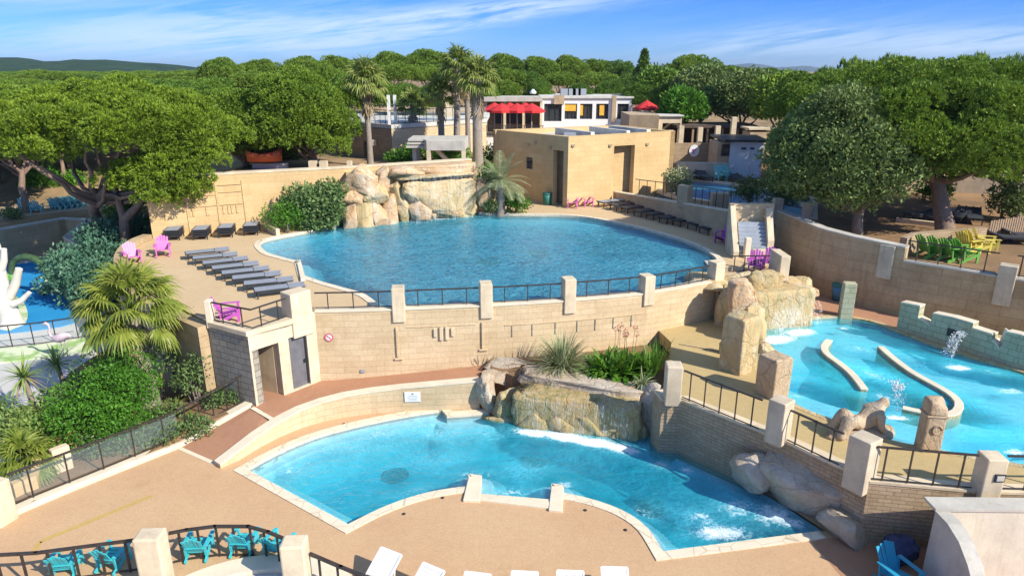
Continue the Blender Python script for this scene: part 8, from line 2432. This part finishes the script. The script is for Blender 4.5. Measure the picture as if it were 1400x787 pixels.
mb.tube(limb_path(p1, (X(146, 38), 38, rowz(255, 38)), rngt, 0, 5, .04), [.25, .22, .2, .17, .14, .11], 8)
mb.tube(limb_path(Vector((X(192, 37.5), 37.4, rowz(262, 37.5))), (X(235, 37), 36.8, rowz(250, 37)), rngt, 0, 4, .08), [.12, .10, .08, .06, .04], 7)
mb.build('trunk', M['bark_pine'], rt2, weld=False)
crown('crown', dome_clumps(X(196, 37.2), 37.2, rowz(240, 37.2), 1.3, 1.1, .7, 16, .5, rngt, low=-.6), 150, .32, M['pine'], rt2, rngt, 'tuft', off=rt2.location)
# dark mid pines behind the golden wall
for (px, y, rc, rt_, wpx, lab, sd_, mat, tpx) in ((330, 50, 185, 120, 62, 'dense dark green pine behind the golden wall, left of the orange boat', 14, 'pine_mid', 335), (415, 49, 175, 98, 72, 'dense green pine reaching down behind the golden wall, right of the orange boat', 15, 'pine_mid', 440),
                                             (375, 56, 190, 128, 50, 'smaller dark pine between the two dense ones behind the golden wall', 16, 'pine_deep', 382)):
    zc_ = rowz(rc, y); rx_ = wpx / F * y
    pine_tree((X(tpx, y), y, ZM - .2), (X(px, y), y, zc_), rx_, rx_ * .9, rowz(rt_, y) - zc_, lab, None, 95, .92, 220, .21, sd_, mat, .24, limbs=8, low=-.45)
# right: big pines
yb = 35.5
pine_tree(P(1296, 325, ZT), (X(1262, 37), 37.5, rowz(190, 37.5)), 7.2, 6.5, rowz(74, 37.5) - rowz(190, 37.5), 'huge dark umbrella pine with a thick trunk on the east terrace', None, 165, 1.05, 220, .20, 25, 'pine_mid', .42,
          extra=[((X(1335, 33.5), 33.5, rowz(228, 33.5)), (1.7, 1.4, 1.0), 20, .6), ((X(1250, 35), 35, rowz(205, 35)), (2.6, 2.0, 1.5), 30, .8)], limbs=14, low=-.25, forks=(X(1292, 35), 35.3, rowz(235, 35)))
pine_tree(P(1392, 300, ZT), (X(1395, 38), 39, rowz(180, 39)), 5.2, 5.2, rowz(78, 39) - rowz(180, 39), 'umbrella pine with a slim pale trunk cut by the right edge', None, 95, 1.0, 210, .21, 26, 'pine_mid', .26, limbs=9, low=-.35)
pine_tree(P(1200, 268, ZT), (X(1165, 49), 50, rowz(150, 50)), 5.6, 5.0, rowz(90, 50) - rowz(150, 50), 'umbrella pine behind the round leafy tree', None, 140, .8, 170, .24, 27, 'pine_mid', .26, limbs=6, low=-.3)
# round leafy tree
tbr = P(1172, 323, ZT)
zc_ = rowz(212, tbr.y + .5); rx_ = 103 / F * tbr.y * 1.04
pine_tree(tbr, (X(1158, tbr.y), tbr.y + .5, zc_ - .2), rx_ * .93, rx_ * .9, (rowz(130, tbr.y) - zc_), 'round dense grey-green leafy tree on the east terrace above the tall wall', None, 170, .78, 320, .20, 33, 'oak', .26, limbs=10, low=-.92,
          cat='tree', name='leafy_tree', barkm='bark_grey', kind='leaf', forks=(tbr.x - .1, tbr.y + .1, ZT + 1.8), extra=[((X(1205, tbr.y), tbr.y, zc_ - .3), (2.0, 1.6, 1.7), 40, .65), ((X(1105, tbr.y), tbr.y, zc_ - .4), (1.7, 1.6, 1.5), 34, .65), ((X(1140, tbr.y), tbr.y, rowz(150, tbr.y)), (1.3, 1.3, .8), 22, .6)])
# pale leafy trees behind the far pool
for i, (px, y, rc, rt_, wpx, tb_, mat) in enumerate(((1010, 68, 135, 90, 52, 180, 'oak'), (955, 72, 128, 85, 45, 178, 'oak'), (930, 66, 148, 118, 28, 180, 'bush'), (1062, 62, 140, 98, 40, 190, 'pine_mid'), (895, 80, 125, 84, 34, 160, 'pine_deep'))):
    zc_ = rowz(rc, y); rx_ = wpx / F * y
    pine_tree((X(px, y), y, ZM - 1.5), (X(px, y), y, zc_), rx_, rx_ * .8, rowz(rt_, y) - zc_, ['tall pale olive-green tree behind the white hut', 'olive-green tree left of the tallest one behind the dark pergola', 'bright green smaller tree right of the restaurant', 'dark green tree left of and behind the round leafy tree', 'dark green tree behind the single red parasol'][i],
              'broadleaf trees behind the far pool', 70, 1.1, 120, .34, 140 + i, mat, .25, limbs=6, low=-.8, cat='tree', name='leafy_tree', kind='leaf')
# tall palms
def tall_palm(px, y, rcrown, base_z, lab, sd_, sc=1.0, tr=.22, dead=18, skirt=1.2, lean=0):
    z = rowz(rcrown, y); fan_palm((X(px, y), y, base_z), z - base_z, lab, 'tall palms behind the rock waterfall', int(34 * sc), .85 * sc, .95 * sc, 16, sd_, 'palm_far', tr, (lean, 0), dead, -30, skirt, w=.05, name='fan_palm')
tall_palm(505, 50, 112, ZM - .3, 'tall palm with a pale drooping crown in front of the stone building', 101, 1.15, .2, 26, 1.6)
tall_palm(623, 52, 92, ZM - .3, 'tallest palm of the group left of the tan building', 102, 1.1, .24, 22, 1.8, .3)
tall_palm(653, 49, 108, ZM - 1, 'thick-trunked tall palm closest to the tan building', 103, 1.15, .34, 26, 1.8)
tall_palm(566, 56, 145, ZM + 1.5, 'short palm growing on the roof terrace side of the stone building', 104, .95, .22, 10, .6)
tall_palm(604, 53, 128, ZM - .3, 'medium palm between the short palm and the tallest palm', 105, 1.0, .24, 16, 1.4)
tall_palm(640, 57, 100, ZM - .3, 'palm half hidden behind the thick-trunked one', 106, .95, .2, 14, 1.2)

# ================================================================== the pine forest: individual trees, a few crowns shared between copies
protos = []
for k, (n, r, h, mat, low) in enumerate(((58, 4.6, 2.7, 'pine_mid', -.15), (52, 4.0, 2.3, 'pine_mid', -.1), (62, 5.0, 2.9, 'pine_mid', -.2), (50, 3.8, 3.0, 'pine_deep', -.4))):
    t_ = pine_tree((0, 0, 0), (0, 0, 5.6), r, r * .92, h, 'x', None, int(n * 1.3), .85, 95, .34, 200 + k, mat, .22, limbs=6, low=low, k=5)
    protos.append((t_, r, 5.6 + h))
rnd = random.Random(77)
gcount = {}
def forest_tree(px, y, row_top, wpx, k, lab, grp):
    pr, r, h = protos[k]
    o = copy_tree(pr) if pr.get('_used') else pr
    pr['_used'] = 1
    if o is not pr and '_used' in o: del o['_used']
    x = X(px, y); zg_ = gz(x, y); zt_ = rowz(row_top, y)
    s_ = max(.25, (zt_ - zg_) / h); sx = (wpx / F * y) / 2 / r
    o.location = (x, y, zg_ - .1); o.scale = (sx, sx, s_); o.rotation_euler = (0, 0, rnd.uniform(0, 6.28))
    o['label'] = lab; o['category'] = 'pine tree'; o['group'] = grp
G1 = 'umbrella pines of the forest'
skyline = [(315, 88, 78, 62, 2), (368, 95, 80, 60, 0), (352, 78, 96, 60, 1), (425, 92, 76, 62, 2), (467, 96, 75, 52, 0), (500, 105, 79, 60, 3), (540, 100, 70, 64, 2), (588, 98, 67, 74, 2), (640, 110, 78, 50, 0), (690, 95, 73, 66, 2), (735, 92, 76, 58, 0), (775, 98, 75, 58, 2), (812, 105, 80, 56, 0), (846, 100, 82, 54, 3), (940, 92, 74, 78, 2), (985, 100, 88, 60, 0), (1035, 108, 92, 64, 0), (1080, 80, 98, 60, 1), (1120, 70, 92, 70, 2), (1150, 62, 80, 80, 2), (1205, 60, 76, 90, 2), (1300, 58, 72, 90, 0), (1370, 60, 76, 90, 2), (1430, 60, 80, 90, 0),
           (548, 82, 85, 74, 1), (410, 80, 92, 66, 1), (455, 74, 88, 58, 1), (600, 84, 88, 60, 1), (690, 84, 92, 52, 1), (720, 86, 96, 60, 3), (765, 88, 98, 62, 1), (815, 88, 98, 66, 1), (480, 68, 100, 62, 3), (525, 72, 108, 60, 3), (860, 84, 100, 52, 3), (905, 88, 92, 50, 3), (300, 72, 104, 70, 3)]
desc = {0: 'umbrella pine', 1: 'low flat-crowned umbrella pine', 2: 'broad umbrella pine', 3: 'dark deep-crowned pine'}
def where(px):
    for lim, t_ in ((300, 'above the left-hand forest'), (400, 'behind the dense pines of the golden wall'), (520, 'behind the palm with the pale crown'), (620, 'behind the short palm'), (700, 'behind the tall palm group'), (800, 'behind the restaurant roof'), (880, 'behind the right end of the restaurant'), (960, 'behind the single red parasol'), (1060, 'behind the white hut'), (1180, 'left of the huge pine'), (1500, 'behind the huge pine')):
        if px < lim: return t_
seen_ = {}
def nth(t_):
    seen_[t_] = seen_.get(t_, 0) + 1
    return t_ if seen_[t_] == 1 else ['another', 'third', 'fourth', 'fifth', 'sixth'][min(seen_[t_] - 2, 4)] + ' ' + t_
skyline.sort()
for i, (px, y, rt_, wpx, k) in enumerate(skyline):
    if y > 77: y *= 1.35
    forest_tree(px, y, rt_, wpx, k, nth('%s %s, %s skyline' % (desc[k], where(px), 'back' if y > 120 else 'front')), G1)
# left forest carpet
cnt = 0
for row in range(13):
    y = 58 * 1.17 ** row
    sp = 30 if row < 2 else 34
    wpx0 = 8.6 / y * F
    px = -70 + rnd.uniform(0, 30)
    while px < 330 + (20 if row > 3 else -40):
        top = 6.9 + rnd.uniform(-.5, .9) + ZM - 2 + (1.3 if y > 150 else 0)
        d_ = (CAMZ - top) / y
        rt_ = 393.5 + F * math.tan(math.atan2(CAMZ - top, y) - PITCH)
        k = rnd.choice([0, 1, 2, 0, 1, 3])
        x = X(px, y)
        if not (y < 62 and px > 250):
            forest_tree(px, y, rt_, wpx0 * rnd.uniform(.85, 1.2), k, '%s in the continuous canopy of the left-hand forest, %s' % (desc[k], 'near' if row < 4 else 'middle distance' if row < 8 else 'far'), 'left forest canopy, %s' % (k,)); cnt += 1
        px += wpx0 * rnd.uniform(.62, .85)
    if cnt > 190: break
# trees low between, closing the gaps behind the buildings
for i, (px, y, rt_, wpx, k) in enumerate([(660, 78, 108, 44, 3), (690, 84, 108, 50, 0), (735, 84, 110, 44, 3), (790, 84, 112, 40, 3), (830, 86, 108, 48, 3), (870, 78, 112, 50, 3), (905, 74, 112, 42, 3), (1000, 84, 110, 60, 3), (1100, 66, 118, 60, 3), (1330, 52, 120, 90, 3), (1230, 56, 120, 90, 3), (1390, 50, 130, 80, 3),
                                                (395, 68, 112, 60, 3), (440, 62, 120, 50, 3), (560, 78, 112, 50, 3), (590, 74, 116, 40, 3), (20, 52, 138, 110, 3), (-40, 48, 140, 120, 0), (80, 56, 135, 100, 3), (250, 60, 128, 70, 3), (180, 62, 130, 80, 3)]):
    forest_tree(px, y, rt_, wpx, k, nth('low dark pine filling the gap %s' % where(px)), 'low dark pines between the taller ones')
for row in range(5):
    y = 50 * 1.38 ** row
    for a_, b_ in ((-420, -75), (1450, 1800)):
        px = a_ + rnd.uniform(0, 20)
        while px < b_:
            rt_ = 393.5 + F * math.tan(math.atan2(CAMZ - 11.6 + rnd.uniform(-.6, .6), y) - PITCH)
            forest_tree(px, y, rt_, 9 / y * F, rnd.choice([0, 1, 2, 3]), 'pine standing just beyond the %s edge of the view' % ('left' if px < 0 else 'right'), 'pines beyond the edges of the view')
            px += 9 / y * F * rnd.uniform(.85, 1.1)
# one conifer above the skyline
p = PY(880, 97, 100)
root = empty('conifer', (p.x, 100, gz(p.x, 100)), 'narrow dark conifer poking above the skyline behind the red parasol', 'conifer tree')
rngc = np.random.default_rng(3); pr = []
zt_, zb_ = rowz(70, 100), rowz(110, 100)
for i in range(26):
    t_ = i / 25; z = zt_ - (zt_ - zb_) * t_; r = .12 + 1.3 * t_
    for k in range(4):
        a = rngc.uniform(0, 6.28); pr.append(leaves_on((p.x + r * .6 * math.cos(a), 100 + r * .6 * math.sin(a), z), (r * .55 + .1, r * .55 + .1, .16), 26, .38, rngc, low=-1))
quads_mesh('crown', np.concatenate(pr), M['pine_deep'], root, root.location)
MB().tube([root.location, (p.x, 100, zt_)], [.25, .05], 7).build('trunk', M['bark_grey'], root, weld=False)
# trunks standing in the shade of the left forest edge
for i, (px, row, rt_, w_) in enumerate(((35, 292, 215, .24), (52, 262, 215, .2), (20, 262, 220, .18), (0, 268, 215, .2), (96, 262, 220, .16))):
    p = P(px, row, ZC); zt_ = rowz(rt_ - 30, p.y)
    pine_tree(p, (p.x + .3, p.y + .5, zt_), 3.4, 3.0, 1.7, ['pine with its bare trunk between the turquoise armchairs of the camp ground', 'slim pine in shade behind the turquoise armchairs', 'slim pine in shade near the left edge, second trunk', 'slim pine in shade at the very left edge', 'thin pine in shade right of the bright camp shrubs'][i], 'pines standing on the camp ground', 40, .9, 70, .36, 300 + i, 'pine_mid', w_, limbs=6, low=-.2)
for i, (px, row, lab) in enumerate(((335, 228, 0), (455, 222, 1), (448, 224, 1))):
    pass

# ------------------------------------------------------------------ tidy up helper properties
for o in list(bpy.data.objects):
    if '_used' in o: del o['_used']

# ------------------------------------------------------------------ the summer air
t = NT('haze')
t.t.nodes.remove(t.b)
pv = t.n('ShaderNodeVolumePrincipled')
pv.inputs['Color'].default_value = (0.75, 0.86, 1.0, 1)
pv.inputs['Density'].default_value = 0.00013
pv.inputs['Anisotropy'].default_value = 0.3
t.l(pv.outputs[0], t.out.inputs['Volume'])
o = MB().box((0, 3150, 40), (9000, 7500, 92)).build('haze', t.m, weld=False, origin=(0, 0, 0))
o['kind'] = 'stuff'
o.display_type = 'WIRE'
